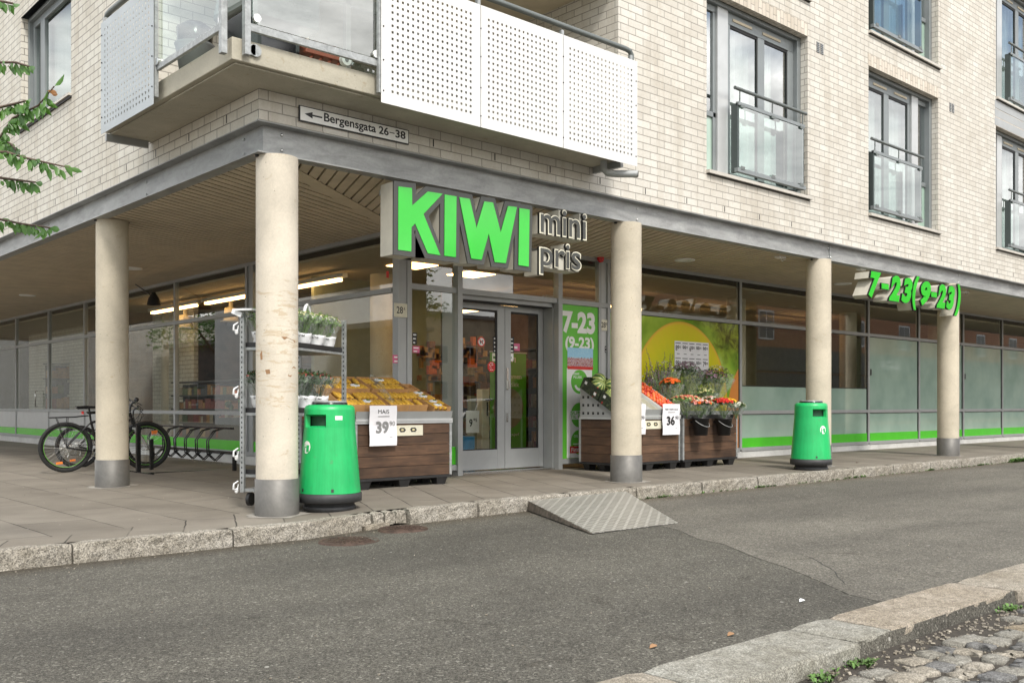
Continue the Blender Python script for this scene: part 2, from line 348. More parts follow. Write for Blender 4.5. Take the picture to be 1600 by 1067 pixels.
def melonmat():
    m, nt, b = newmat('striped_melon_rind'); g = nt.nodes.new('ShaderNodeTexCoord')
    sp = nt.nodes.new('ShaderNodeSeparateXYZ'); nt.links.new(g.outputs['Object'], sp.inputs[0])
    a = math_(nt, 'ARCTAN2', sp.outputs[1], sp.outputs[0])
    n = noise(nt, 22, 4, .7, g.outputs['Object'])
    s = math_(nt, 'SINE', math_(nt, 'ADD', math_(nt, 'MULTIPLY', a, 9), math_(nt, 'MULTIPLY', n, 5)))
    nt.links.new(ramp(nt, math_(nt, 'MULTIPLY_ADD', s, .5, .5), [(.3, (.42, .46, .16)), (.62, (.06, .13, .035))]), b.inputs['Base Color'])
    b.inputs['Roughness'].default_value = .35; return m
M['melon'] = melonmat()
def plastic_wrap():
    m = bpy.data.materials.new('clear_cellophane'); m.use_nodes = True; nt = m.node_tree; nt.nodes.clear()
    o = nt.nodes.new('ShaderNodeOutputMaterial'); mx = nt.nodes.new('ShaderNodeMixShader'); tr = nt.nodes.new('ShaderNodeBsdfTransparent')
    tr.inputs[0].default_value = (.93, .95, .94, 1)
    di = nt.nodes.new('ShaderNodeBsdfPrincipled'); di.inputs['Base Color'].default_value = (.8, .82, .80, 1); di.inputs['Roughness'].default_value = .12
    f = noise(nt, 22, 3, .6, dist=1.5)
    fac = ramp(nt, f, [(.44, (.03, .03, .03)), (.78, (.36, .36, .36))])
    nt.links.new(fac, mx.inputs[0]); nt.links.new(tr.outputs[0], mx.inputs[1]); nt.links.new(di.outputs[0], mx.inputs[2]); nt.links.new(mx.outputs[0], o.inputs[0])
    return m
M['wrap'] = plastic_wrap()
M['whitewrap'] = plain('white_plastic_bag', (.78, .79, .80), .35, var=.06, scale=12, bmp=.3, bscale=30)
def emit(name, col, s):
    m = bpy.data.materials.new(name); m.use_nodes = True; b = m.node_tree.nodes['Principled BSDF']
    b.inputs['Base Color'].default_value = (*col, 1); b.inputs['Emission Color'].default_value = (*col, 1); b.inputs['Emission Strength'].default_value = s
    return m
M['lamp'] = emit('warm_tube_light', (1, .60, .24), 6.5)
M['redlamp'] = plain('red_lamp', (.55, .02, .02), .2)
M['inwall'] = plain('shop_inner_wall', (.15, .10, .065), .8, var=.4, scale=1.5)
M['inceil'] = plain('shop_ceiling_panels', (.34, .29, .22), .8, var=.06)
M['inpale'] = plain('olive_partition', (.26, .27, .18), .7, var=.06)
M['infloor'] = plain('shop_floor', (.14, .13, .12), .4, var=.1)
M['curtain'] = plain('white_curtain', (.36, .37, .37), .9, var=.1, scale=3, stretch=(14, 14, .3))
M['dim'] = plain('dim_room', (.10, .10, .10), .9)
M['alu_win'] = plain('blue_grey_window_frame', (.215, .235, .24), .4, .2, var=.05, scale=3)
M['p_green_rim'] = plain('green_rim_line', (.16, .50, .05), .4)
M['mortar_patch'] = plain('pale_mortar', (.30, .28, .245), .85, var=.2, scale=9, bmp=.2)
M['soil'] = plain('dark_gutter_soil', (.05, .042, .033), .95, var=.3, scale=40, bmp=.8, bscale=120)
M['rust'] = plain('rusty_cast_iron', (.075, .048, .036), .7, .3, var=.35, scale=12, bmp=.6, bscale=60)
M['orange'] = plain('orange_reflector', (.85, .22, .03), .3)
# ---------- geometry helpers ----------
def wloc(p):
    v = Vector((0, 0, 0))
    while p: v += p.location; p = p.parent
    return v
class MB:
    def __init__(s, mat=None): s.v = []; s.f = []; s.fm = []; s.sm = []; s.ms = []; s.cur = 0; s.X = None; (s.use(mat) if mat else None)
    def use(s, m):
        m = M[m] if isinstance(m, str) else m
        if m not in s.ms: s.ms.append(m)
        s.cur = s.ms.index(m); return s
    def add(s, vs, fs, smooth=False):
        o = len(s.v)
        vs = [Vector(v) for v in vs]
        if s.X: vs = [s.X @ v for v in vs]
        s.v += vs
        for f in fs: s.f.append([i+o for i in f]); s.fm.append(s.cur); s.sm.append(smooth)
        return s
    def box(s, x0, x1, y0, y1, z0, z1):
        if x0 > x1: x0, x1 = x1, x0
        if y0 > y1: y0, y1 = y1, y0
        if z0 > z1: z0, z1 = z1, z0
        return s.add([(x, y, z) for x in (x0, x1) for y in (y0, y1) for z in (z0, z1)],
                     [(0, 1, 3, 2), (4, 6, 7, 5), (0, 4, 5, 1), (2, 3, 7, 6), (0, 2, 6, 4), (1, 5, 7, 3)])
    def obox(s, c, size, rot=None):
        rot = rot or Matrix.Identity(3); c = Vector(c); hx, hy, hz = [a/2 for a in size]
        return s.add([c+rot @ Vector((x, y, z)) for x in (-hx, hx) for y in (-hy, hy) for z in (-hz, hz)],
                     [(0, 1, 3, 2), (4, 6, 7, 5), (0, 4, 5, 1), (2, 3, 7, 6), (0, 2, 6, 4), (1, 5, 7, 3)])
    def cyl(s, p0, p1, r0, r1=None, n=16, caps=True, smooth=True):
        r1 = r0 if r1 is None else r1; p0 = Vector(p0); p1 = Vector(p1); a = (p1-p0).normalized()
        u = a.orthogonal().normalized(); w = a.cross(u); vs = []
        for p, r in ((p0, r0), (p1, r1)):
            for i in range(n):
                t = 2*math.pi*i/n; vs.append(p+(u*math.cos(t)+w*math.sin(t))*r)
        s.add(vs, [(i, (i+1) % n, n+(i+1) % n, n+i) for i in range(n)], smooth)
        if caps:
            s.add(vs[:n], [tuple(range(n))[::-1]]); s.add(vs[n:], [tuple(range(n))])
        return s
    def tube(s, pts, r, n=8, closed=False, flat=False):
        pts = [Vector(p) for p in pts]; rings = []; m = len(pts); u = None
        for i, p in enumerate(pts):
            if closed: a = pts[(i+1) % m]-pts[i-1]
            else: a = pts[min(i+1, m-1)]-pts[max(i-1, 0)]
            a.normalize()
            u = (a.orthogonal() if u is None else (u-a*u.dot(a)))
            if u.length < 1e-6: u = a.orthogonal()
            u.normalize(); w = a.cross(u); rr = r[i] if isinstance(r, (list, tuple)) else r
            rings.append([p+(u*math.cos(2*math.pi*k/n)+w*math.sin(2*math.pi*k/n))*rr for k in range(n)])
        vs = [v for g in rings for v in g]; fs = []
        for i in range(m if closed else m-1):
            j = (i+1) % m
            for k in range(n): fs.append((i*n+k, i*n+(k+1) % n, j*n+(k+1) % n, j*n+k))
        s.add(vs, fs, True)
        if not closed: s.add(rings[0], [tuple(range(n))[::-1]]); s.add(rings[-1], [tuple(range(n))])
        return s
    def lathe(s, prof, c=(0, 0, 0), n=32, smooth=True):
        c = Vector(c); vs = [c+Vector((r*math.cos(2*math.pi*i/n), r*math.sin(2*math.pi*i/n), z)) for r, z in prof for i in range(n)]
        fs = [(j*n+i, j*n+(i+1) % n, (j+1)*n+(i+1) % n, (j+1)*n+i) for j in range(len(prof)-1) for i in range(n)]
        return s.add(vs, fs, smooth)
    def prism(s, pts, d):                 # polygon (3D points) swept by vector d
        pts = [Vector(p) for p in pts]; d = Vector(d); n = len(pts)
        s.add(pts+[p+d for p in pts], [tuple(range(n))[::-1], tuple(range(n, 2*n))]+[(i, (i+1) % n, n+(i+1) % n, n+i) for i in range(n)])
        return s
    def poly(s, pts): return s.add(pts, [tuple(range(len(pts)))])
    def ball(s, c, r, nu=10, nv=7, sc=(1, 1, 1)):
        c = Vector(c); vs = [c+Vector((0, 0, -r*sc[2]))]
        for j in range(1, nv):
            a = math.pi*j/nv
            for i in range(nu):
                t = 2*math.pi*i/nu; vs.append(c+Vector((r*sc[0]*math.sin(a)*math.cos(t), r*sc[1]*math.sin(a)*math.sin(t), -r*sc[2]*math.cos(a))))
        vs.append(c+Vector((0, 0, r*sc[2]))); fs = [(0, 1+(i+1) % nu, 1+i) for i in range(nu)]
        for j in range(nv-2):
            for i in range(nu): a = 1+j*nu; fs.append((a+i, a+(i+1) % nu, a+nu+(i+1) % nu, a+nu+i))
        L = len(vs)-1; a = 1+(nv-2)*nu; fs += [(a+i, a+(i+1) % nu, L) for i in range(nu)]
        return s.add(vs, fs, True)
    def build(s, name, parent=None, bevel=0, label=None, solid=0):
        me = bpy.data.meshes.new(name); o0 = wloc(parent)
        me.from_pydata([v-o0 for v in s.v], [], s.f)
        for m in s.ms: me.materials.append(m)
        for p, mi, sm in zip(me.polygons, s.fm, s.sm): p.material_index = mi; p.use_smooth = sm
        me.update(); ob = bpy.data.objects.new(name, me); C.objects.link(ob); ob.parent = parent
        if label: ob['label'] = label
        if solid:
            q = ob.modifiers.new('solid', 'SOLIDIFY'); q.thickness = solid; q.offset = 0
        if bevel:
            b = ob.modifiers.new('bevel', 'BEVEL'); b.width = bevel; b.segments = 2; b.limit_method = 'ANGLE'; b.angle_limit = R(40)
        return ob
def tag(o, label=None, cat=None, group=None, kind=None):
    if label: o['label'] = label
    if cat: o['category'] = cat
    if group: o['group'] = group
    if kind: o['kind'] = kind
    return o
def thing(name, label, cat, loc=(0, 0, 0), group=None):
    o = bpy.data.objects.new(name, None); C.objects.link(o); o.location = loc; o.empty_display_size = .1
    return tag(o, label, cat, group)
def recenter(o):                          # put a one-mesh thing's origin at its base
    vs = [v.co for v in o.data.vertices]; c = Vector(((min(v.x for v in vs)+max(v.x for v in vs))/2, (min(v.y for v in vs)+max(v.y for v in vs))/2, min(v.z for v in vs)))
    for v in o.data.vertices: v.co -= c
    o.location = o.location+c; return o
def dup(root, loc=None, rz=None, label=None, group=None):
    r = root.copy(); C.objects.link(r)
    if loc is not None: r.location = loc
    if rz is not None: r.rotation_euler = (root.rotation_euler.x, root.rotation_euler.y, rz)
    if label: r['label'] = label
    if group: r['group'] = group
    for ch in root.children:
        c = ch.copy(); C.objects.link(c); c.parent = r
        for g in ch.children:
            d = g.copy(); C.objects.link(d); d.parent = c
    return r
_tc = {}
def textgeo(s, off=0.0, depth=0.0, shear=0, space=1.0):
    k = (s, off, depth, shear, space)
    if k in _tc: return _tc[k]
    cu = bpy.data.curves.new('lettering', 'FONT'); cu.body = s; cu.size = 1; cu.offset = off; cu.extrude = depth/2
    cu.shear = shear; cu.resolution_u = 6; cu.space_character = space
    ob = bpy.data.objects.new('lettering', cu); C.objects.link(ob); dg = bpy.context.evaluated_depsgraph_get(); dg.update()
    me = bpy.data.meshes.new_from_object(ob.evaluated_get(dg)); bpy.data.objects.remove(ob)
    vs = [v.co.copy() for v in me.vertices]; fs = [tuple(p.vertices) for p in me.polygons]
    bpy.data.meshes.remove(me)
    x0 = min(v.x for v in vs); x1 = max(v.x for v in vs); y0 = min(v.y for v in vs); y1 = max(v.y for v in vs)
    _tc[k] = (vs, fs, x0, x1, y0, y1); return _tc[k]
def text(mb, s, org, u, v, w=None, h=None, off=0.0, depth=.002, mat='ink', shear=0, space=1.0):
    """lettering filling the box org + w*u + h*v, raised along u x v by depth"""
    d0 = depth/max(h or .1, 1e-6)
    vs, fs, x0, x1, y0, y1 = textgeo(s, off, d0, shear, space); u = Vector(u).normalized(); v = Vector(v).normalized(); n = u.cross(v)
    if h is None: h = w*(y1-y0)/(x1-x0)
    if w is None: w = h*(x1-x0)/(y1-y0)
    sx = w/(x1-x0); sy = h/(y1-y0); org = Vector(org)
    mb.use(mat); mb.add([org+u*(p.x-x0)*sx+v*(p.y-y0)*sy+n*((p.z/d0+.5)*depth if d0 else 0) for p in vs], fs); return mb
UX, UY, UZ = Vector((1, 0, 0)), Vector((0, 1, 0)), Vector((0, 0, 1))
def gridwall(mb, a0, a1, z0, z1, holes, f3):   # rectangular wall sheet with rectangular openings
    A = sorted({a0, a1, *[h[0] for h in holes], *[h[1] for h in holes]}); Z = sorted({z0, z1, *[h[2] for h in holes], *[h[3] for h in holes]})
    A = [a for a in A if a0 <= a <= a1]; Z = [z for z in Z if z0 <= z <= z1]
    for i in range(len(A)-1):
        for j in range(len(Z)-1):
            ca = (A[i]+A[i+1])/2; cz = (Z[j]+Z[j+1])/2
            if any(h[0] < ca < h[1] and h[2] < cz < h[3] for h in holes): continue
            mb.poly([f3(A[i], Z[j]), f3(A[i+1], Z[j]), f3(A[i+1], Z[j+1]), f3(A[i], Z[j+1])])
def clip(poly, n, d):                     # keep the side where n.p >= d
    out = []
    for i in range(len(poly)):
        p, q = poly[i], poly[(i+1) % len(poly)]; a = n[0]*p[0]+n[1]*p[1]-d; b = n[0]*q[0]+n[1]*q[1]-d
        if a >= 0: out.append(p)
        if (a > 0 > b) or (a < 0 < b):
            t = a/(a-b); out.append((p[0]+(q[0]-p[0])*t, p[1]+(q[1]-p[1])*t))
    return out
def panel(mb, f3, u0, u1, v0, v1, nx, ny, hole, mu, mv):   # sheet with a grid of square holes
    us = [u0]; vs = [v0]; hu = []; hv = []
    for (L, H, a0, a1, n, m) in ((us, hu, u0, u1, nx, mu), (vs, hv, v0, v1, ny, mv)):
        st = (a1-a0-2*m)/(n-1)
        for i in range(n):
            c = a0+m+i*st; L += [c-hole/2, c+hole/2]
        L.append(a1)
    base = len(mb.v); W = len(vs)
    pts = [f3(a, b) for a in us for b in vs]; fs = []
    for i in range(len(us)-1):
        for j in range(W-1):
            if i % 2 == 1 and j % 2 == 1: continue
            fs.append((i*W+j, (i+1)*W+j, (i+1)*W+j+1, i*W+j+1))
    mb.add(pts, fs)

# ================= THE BUILDING =================
XL, YF = 4.43, 8.52                       # brick faces of the side and the street front
GX, GY = 7.77, 10.95                      # glass lines below
SZ = 3.475                                # soffit
B = thing('apartment_building', 'pale brick apartment block on concrete columns with a glazed shop under its corner', 'building', (XL, YF, 0))
def winrow(): return [(11.49, 14.21), (16.215, 18.98), (21.756, 24.5), (27.2, 29.9), (33, 35.7)]
SILL, HEAD, FH = 4.43, 7.06, 3.235
holes = [(a, b, SILL+k*FH, HEAD+k*FH) for a, b in winrow() for k in range(3)]
holes.append((XL, 9.58, 4.14, 6.6))
mb = MB('brick'); gridwall(mb, XL, 40, 3.775, 14, holes, lambda a, z: (a, YF, z))
# reveals of brick
for a, b in winrow():
    for k in range(3):
        z0, z1 = SILL+k*FH, HEAD+k*FH
        for x in (a, b): mb.poly([(x, YF, z0), (x, YF+.13, z0), (x, YF+.13, z1), (x, YF, z1)])
mb.build('street_brick_wall', B)
mb = MB('brick_side')
SWIN = (13.93, 16.26, 5.30, 7.04)
gridwall(mb, YF, 40, 3.775, 14, [(YF, 11.25, 4.14, 6.6), SWIN, (20.5, 22.8, 5.3, 7.04), (20.5, 22.8, 8.53, 10.27), (13.93, 16.26, 8.53, 10.27)], lambda a, z: (XL, a, z))
for y in SWIN[:2]: mb.poly([(XL, y, 5.3), (XL+.10, y, 5.3), (XL+.10, y, 7.04), (XL, y, 7.04)])
mb.build('side_brick_wall', B)
# brick lintels (upright bricks) over the street windows
for a, b in winrow():
    for k in range(2): mb = MB('soldier'); mb.box(a-.02, b+.0, YF-.004, YF+.12, HEAD+k*FH, HEAD+.215+k*FH); mb.build('soldier_lintel', B)
# loggia recess
mb = MB('brick'); mb.poly([(9.58, YF, 4.1), (9.58, 11.3, 4.1), (9.58, 11.3, 6.6), (9.58, YF, 6.6)])
mb.poly([(XL, 11.25, 4.1), (6.0, 11.25, 4.1), (6.0, 11.25, 6.6), (XL, 11.25, 6.6)])
mb.use('plaster'); mb.box(XL, 9.58, YF, 11.3, 6.6, 6.8); mb.box(5.35, 5.95, 10.2, 10.8, 4.1, 6.6)
mb.use('dim'); mb.box(6.0, 9.58, 11.6, 11.7, 4.1, 6.6)
mb.build('loggia_wall', B)
mb = MB('alu'); 
for x in (6.0, 7.1, 8.3, 9.5): mb.box(x, x+.08, 11.2, 11.28, 4.1, 6.6)
mb.box(6, 9.58, 11.2, 11.28, 6.45, 6.6); mb.use('glass_up'); mb.box(6.08, 9.5, 11.235, 11.245, 4.15, 6.45)
mb.build('loggia_glass_door', B)
# core that closes the upper floors
mb = MB('dim'); mb.box(9.9, 39.9, 9.6, 39, 3.62, 14); mb.box(5.4, 9.9, 11.75, 39, 3.62, 14)
mb.box(XL+.15, 40, YF+.15, 40, 3.60, 3.75); mb.use('greyplaster'); mb.box(XL, 40, YF, 40, 14, 14.3); mb.box(39.9, 40, YF, 40, 0, 14)
mb.build('inner_core', B)
# --- steel edge beams ---
bm_ = [3.476, 3.775]
mb = MB('steel')
mb.box(XL+.09, 40, YF+.09, YF+.11, 3.476, 3.77)                     # web street
mb.box(XL-.02, 40, YF-.02, YF+.13, 3.465, 3.482)                      # bottom flange
mb.box(XL-.02, 40, YF-.02, YF+.12, 3.762, 3.774)
mb.build('street_edge_beam', B, bevel=.003)
mb = MB('steel')
mb.box(XL+.09, XL+.11, YF+.11, 40, 3.476, 3.77); mb.box(XL-.02, XL+.13, YF+.13, 40, 3.465, 3.482); mb.box(XL-.02, XL+.12, YF+.12, 40, 3.762, 3.774)
sb = mb.build('side_edge_beam', B, bevel=.003)
mb = MB('chrome')
for px in (447, 1003, 1505):
    x = onY(px, 0, YF).x
    for z in (3.55, 3.70): mb.ball((x, YF+.088, z), .017, 10, 6)
x = onY(1303, 0, YF).x
for dx in (-.045, .045):
    for z in (3.55, 3.70): mb.ball((x+dx, YF+.088, z), .017, 10, 6)
mb.use('steel_bright'); mb.box(x-.006, x+.006, YF+.07, YF+.089, 3.49, 3.76)
for py in (9.0, 11.5, 15.2):
    for z in (3.55, 3.70): mb.ball((XL+.088, py, z), .016, 10, 6)
mb.build('bolts', B)
# drip ledge course under the brick
mb = MB('brick'); mb.box(XL-.012, 40, YF-.012, YF+.02, 3.777, 3.79); mb.build('base_course', B)
# weep slots
for i in range(24):
    xx = 5.62+i*.9; mb = MB('ink'); mb.box(xx, xx+.014, YF-.003, YF+.01, 3.892, 3.972); mb.build('weep_slot', B)
for i in range(10):
    yy = 9.2+i*.9; mb = MB('ink'); mb.box(XL-.003, XL+.01, yy, yy+.014, 3.892, 3.972); mb.build('weep_slot', B)
# --- soffit boards ---
SOF_R = [(XL+.09, YF+.09), (40, YF+.09), (40, GY+.05), (GX+.02, GY+.05)]
SOF_L = [(XL+.09, YF+.09), (GX+.02, GY+.05), (GX+.05, 40), (XL+.09, 40)]
def boards(poly, ang, pitch, gap, name):
    mb = MB('soffit'); n = (-math.sin(ang), math.cos(ang)); ds = [n[0]*p[0]+n[1]*p[1] for p in poly]; d = math.floor(min(ds)/pitch)*pitch
    while d < max(ds):
        q = clip(clip(poly, n, d+gap/2), (-n[0], -n[1]), -(d+pitch-gap/2))
        if len(q) > 2: mb.prism([(x, y, SZ) for x, y in q], (0, 0, .03))
        d += pitch
    mb.use('soffit_back').poly([(x, y, SZ+.05) for x, y in poly][::-1])
    return mb.build(name, B)
boards(SOF_R, R(68.5), .132, .026, 'street_soffit')
boards(SOF_L, R(24.5), .132, .027, 'side_soffit')
mb = MB('soffit'); a = Vector((XL+.06, YF+.06, SZ-.012)); b = Vector((GX+.02, GY+.05, SZ-.012)); d = (b-a).normalized(); nn = Vector((-d.y, d.x, 0))*.09
mb.prism([a-nn, b-nn, b+nn, a+nn], (0, 0, .01)); mb.build('mitre_board', B)
# --- columns ---
def column(x, y, mat, label, zt=SZ-.01):
    z = zp(x)
    mb = MB(mat); r = .203
    mb.lathe([(r, z+.33), (r, zt)], (x, y, 0), 48)
    c = mb.build('column', B, label=label)
    mb = MB('sleeve'); mb.lathe([(r+.001, z+.36), (r+.011, z+.355), (r+.011, z-.02)], (x, y, 0), 48); mb.build('base_sleeve', c)
    mb = MB('gasket'); mb.cyl((x-.215, y, SZ-.03), (x-.215, y+.001, SZ-.0), .02, n=8); mb.box(x-.22, x+.22, y-.03, y+.03, SZ-.008, SZ-.001); mb.build('cap_fixing', c)
column(4.67, 8.61, 'column_corner', 'corner column scarred by torn tape and poster remains')
column(4.67, 13.05, 'column', 'clean pale column in front of the bicycles')
for px in (978.5, 1279, 1481.5): column(onY(px, 0, 8.61).x, 8.61, 'column', None)
column(24.6, 8.61, 'column', None)
# torn tape left on the corner column
mb = MB('card_dark')
def tape(pts, x=4.67, y=8.61, r=.2055):
    P_ = []
    for px, py in pts:
        u = (px-432.5)/33.0*.97; a0_ = math.atan2(-y, -x); a = a0_+math.asin(max(-.98, min(.98, u))); d = 9.36; P_.append((x+r*math.cos(a), y+r*math.sin(a), CH+(HY-py)*(d-.2*math.cos(math.asin(max(-.98, min(.98, u)))))/F_PX))
    mb.poly(P_)
tape([(439, 524), (447, 524), (455, 528), (461, 531), (461, 533), (452, 531), (443, 528)]); tape([(449, 586), (458, 571), (462, 573), (454, 588)])
tape([(406, 552), (409, 546), (410, 560), (407, 562)]); tape([(414, 577), (421, 576), (422, 583), (416, 584)])
mb.build('torn_tape', B)
# --- shop glazing ---
def mull(mb, x0, x1, y0, y1, z0, z1): mb.box(x0, x1, y0, y1, z0, z1)
ZT, Z2, Z1, Z0 = 3.455, 2.64, .90, .18
def bayY(x0, x1, rows, extra=None):       # one glazed bay in the street front
    f = MB('alu'); w = .035; y0, y1 = GY, GY+.09
    f.box(x0-w, x0+w, y0, y1, .17, SZ+.02)
    for z in (ZT, Z2, Z1, Z0): f.box(x0+w, x1-w, y0+.001, y1-.001, z-.035, z+.035)
    fr = f.build('shop_window', B, bevel=.003)
    for kind, z0, z1 in rows:
        g = MB(kind); g.box(x0+w, x1-w, y0+.035, y0+.043, z0+.035, z1-.035); g.build('pane', fr)
    k = MB('gasket'); 
    for kind, z0, z1 in rows:
        k.box(x1-w-.022, x1-w, y0+.02, y0+.034, z0+.035, z1-.035); k.box(x0+w, x1-w-.022, y0+.02, y0+.034, z1-.047, z1-.035)
    k.build('gasket', fr)
    return fr
BY = [onY(p, 0, GY).x for p in (952, 1158, 1283, 1358, 1437, 1506, 1567)]
BY += [BY[-1]+2.5*(i+1) for i in range(3)]
strip = 'filmgreen'
frames = []
fr = bayY(BY[0], BY[1], [('glass', Z2, ZT), ('glass', .17, Z2)])
# bay with the fruit picture
def fruitmat():
    m, nt, b = newmat('cut_fruit_poster'); g = nt.nodes.new('ShaderNodeNewGeometry')
    sp = nt.nodes.new('ShaderNodeSeparateXYZ'); nt.links.new(g.outputs['Position'], sp.inputs[0])
    cx_, cz = 14.05, 1.05
    dx = math_(nt, 'DIVIDE', math_(nt, 'SUBTRACT', sp.outputs[0], cx_), 1.40); dz = math_(nt, 'DIVIDE', math_(nt, 'SUBTRACT', sp.outputs[2], cz), 1.50)
    r = math_(nt, 'SQRT', math_(nt, 'ADD', math_(nt, 'POWER', math_(nt, 'ABSOLUTE', dx), 2), math_(nt, 'POWER', math_(nt, 'ABSOLUTE', dz), 2)))
    an = math_(nt, 'ARCTAN2', dz, dx); n1 = noise(nt, 3, 4)
    rays = math_(nt, 'MULTIPLY_ADD', math_(nt, 'SINE', math_(nt, 'MULTIPLY_ADD', n1, 5, math_(nt, 'MULTIPLY', an, 46))), .018, r)
    fl = ramp(nt, rays, [(0, (.72, .76, .40)), (.22, (.66, .70, .20)), (.5, (.46, .56, .03)), (.80, (.66, .62, .02)), (1, (.74, .60, .03))])
    bg = ramp(nt, noise(nt, 1.1, 3, .5, dist=.6), [(.36, (.16, .32, .02)), (.55, (.34, .52, .05)), (.72, (.55, .68, .22))])
    # dark seeds/leaves at the upper right, orange fruit at the far right
    dk = math_(nt, 'GREATER_THAN', math_(nt, 'ADD', math_(nt, 'MULTIPLY', sp.outputs[0], .7), sp.outputs[2]), 12.75)
    brn = ramp(nt, noise(nt, 4, 5, .7, dist=1), [(.42, (.05, .025, .008)), (.62, (.30, .36, .03))])
    bg = mixc(nt, bg, brn, math_(nt, 'MULTIPLY', ramp(nt, math_(nt, 'MULTIPLY_ADD', noise(nt, 2.2, 4), 1.6, math_(nt, 'SUBTRACT', math_(nt, 'ADD', math_(nt, 'MULTIPLY', sp.outputs[0], .7), sp.outputs[2]), 13.4)), [(.0, (0, 0, 0)), (.5, (1, 1, 1))]), .85))
    ox = math_(nt, 'DIVIDE', math_(nt, 'SUBTRACT', sp.outputs[0], 16.5), 1.05); oz = math_(nt, 'DIVIDE', math_(nt, 'SUBTRACT', sp.outputs[2], .8), 1.25)
    orr = math_(nt, 'ADD', math_(nt, 'MULTIPLY', ox, ox), math_(nt, 'MULTIPLY', oz, oz))
    bg = mixc(nt, bg, (.72, .27, .06), math_(nt, 'LESS_THAN', orr, 1))
    fl = mixc(nt, fl, ramp(nt, r, [(.958, (.74, .60, .03)), (.985, (.78, .50, .06)), (.998, (.66, .36, .04))]), math_(nt, 'GREATER_THAN', r, .955))
    c = mixc(nt, bg, fl, math_(nt, 'LESS_THAN', r, 1))
    nt.links.new(c, b.inputs['Base Color']); b.inputs['Roughness'].default_value = .12; b.inputs['Specular IOR Level'].default_value = .6
    return m
M['fruit'] = fruitmat()
p = MB('fruit'); p.box(BY[0]+.036, BY[1]-.036, GY+.024, GY+.03, .20, Z2-.036)
tag(recenter(p.build('window_poster')), 'large window poster of a cut green fruit behind the flowers', 'poster')
for i in range(1, len(BY)-1):
    hi = (i in (1, 2))
    rows = [('glass', Z2, ZT), ('glass' if hi else 'frost', Z1, Z2), ('frost', Z0, Z1)]
    if hi: rows = [('glass', Z2, ZT), ('glass', 1.42-.035, Z2), ('frost', Z1, 1.42+.035), ('frost', Z0, Z1)]
    fr = bayY(BY[i], BY[i+1], rows)
    s = MB(strip); s.box(BY[i]+.036, BY[i+1]-.036, GY+.022, GY+.030, .216, .40); s.build('green_strip', fr)
    if i in (2, 4):
        s = MB('black'); s.box(BY[i+1]-.03+.08, BY[i+1]+.11, GY-.006, GY+.0, 1.72, 1.86); s.build('window_sensor', fr)
# plinth below the glass
mb = MB('plinth')
x = BY[1]-.1
while x < 38:
    mb.box(x+.004, min(x+1.62, 38), GY+.02, GY+.10, -.05, .143); x += 1.62
mb.build('street_plinth', B, bevel=.004)
mb = MB('plinth'); y = GY+.2
while y < 34: mb.box(GX+.02, GX+.10, y+.004, y+1.6, -.05, .17); y += 1.6
mb.build('side_plinth', B, bevel=.004)
# side front bays
LY = [GY+.12, 15.21, 15.42, 18.41, 21.1, 23.54, 26.2, 29.05, 31.5, 34]
for i in range(len(LY)-1):
    a, b = LY[i], LY[i+1]; f = MB('alu'); w = .035
    f.box(GX, GX+.09, b-w, b+w, .17, SZ+.02)
    for z in (ZT, Z2, Z1, Z0+.03): f.box(GX+.001, GX+.089, a+w, b-w, z-.035, z+.035)
    fr = f.build('shop_window', B, bevel=.003)
    if i == 1:
        g = MB('alu'); g.box(GX+.03, GX+.05, a+w, b-w, .2, ZT); g.build('infill_panel', fr); continue
    g = MB('glass'); g.box(GX+.035, GX+.043, a+w, b-w, .22, ZT-.03); g.build('pane', fr)
    s = MB(strip); s.box(GX+.022, GX+.030, a+w+.001, b-w-.001, .246, .42); s.build('green_strip', fr)
    if i >= 4:
        s = MB('alu_light'); s.box(GX+.02, GX+.028, a+w+.001, b-w-.001, .425, .86); s.build('white_infill', fr)
mb = MB('chrome'); mb.tube([(GX-.02, 27.0, 1.0), (GX-.07, 27.0, 1.0), (GX-.07, 27.0, 1.4), (GX-.02, 27.0, 1.4)], .015); mb.build('door_pull', B)
# --- entrance ---
EX = [onY(p, 0, GY).x for p in (606, 640, 717.5, 874, 938, 952)]
mb = MB('alu'); mb.box(GX-.0, GX+.14, GY-.02, GY+.12, 0, SZ+.01); mb.box(GX+.19, EX[1]-.06, GY-.0, GY+.1, 0, SZ+.01)
mb.use('alu_light').box(GX+.14, GX+.19, GY+.012, GY+.1, 0, SZ+.01); mb.use('alu').box(EX[1]-.06, EX[1]+.02, GY-.03, GY+.1, 0, SZ+.01)
mb.build('entrance_post', B, bevel=.004)
f = MB('alu')
for x in (EX[2], EX[3]): f.box(x-.045, x+.045, GY-.03, GY+.09, 0, SZ+.01)
f.box(EX[4]-.03, EX[4]+.03, GY, GY+.09, .0, SZ+.01)
for a, b in ((EX[1]+.02, EX[2]-.045), (EX[2]+.045, EX[3]-.045), (EX[3]+.045, EX[4]-.03), (EX[4]+.03, EX[5]-.035)):
    for z in (ZT, 2.70): f.box(a, b, GY+.001, GY+.089, z-.04, z+.04)
for a, b in ((EX[1]+.02, EX[2]-.045), (EX[3]+.045, EX[4]-.03), (EX[4]+.03, EX[5]-.035)): f.box(a, b, GY+.001, GY+.089, .10, .18)
fr = f.build('entrance_frame', B, bevel=.003)
g = MB('glass')
for a, b in ((EX[1]+.02, EX[2]-.045), (EX[2]+.045, EX[3]-.045), (EX[3]+.045, EX[4]-.03)): g.box(a, b, GY+.04, GY+.048, 2.74, ZT-.04)
g.box(EX[1]+.02, EX[2]-.045, GY+.04, GY+.048, .18, 2.66); g.build('pane', fr)
g = MB('frost'); g.use('alu_light')
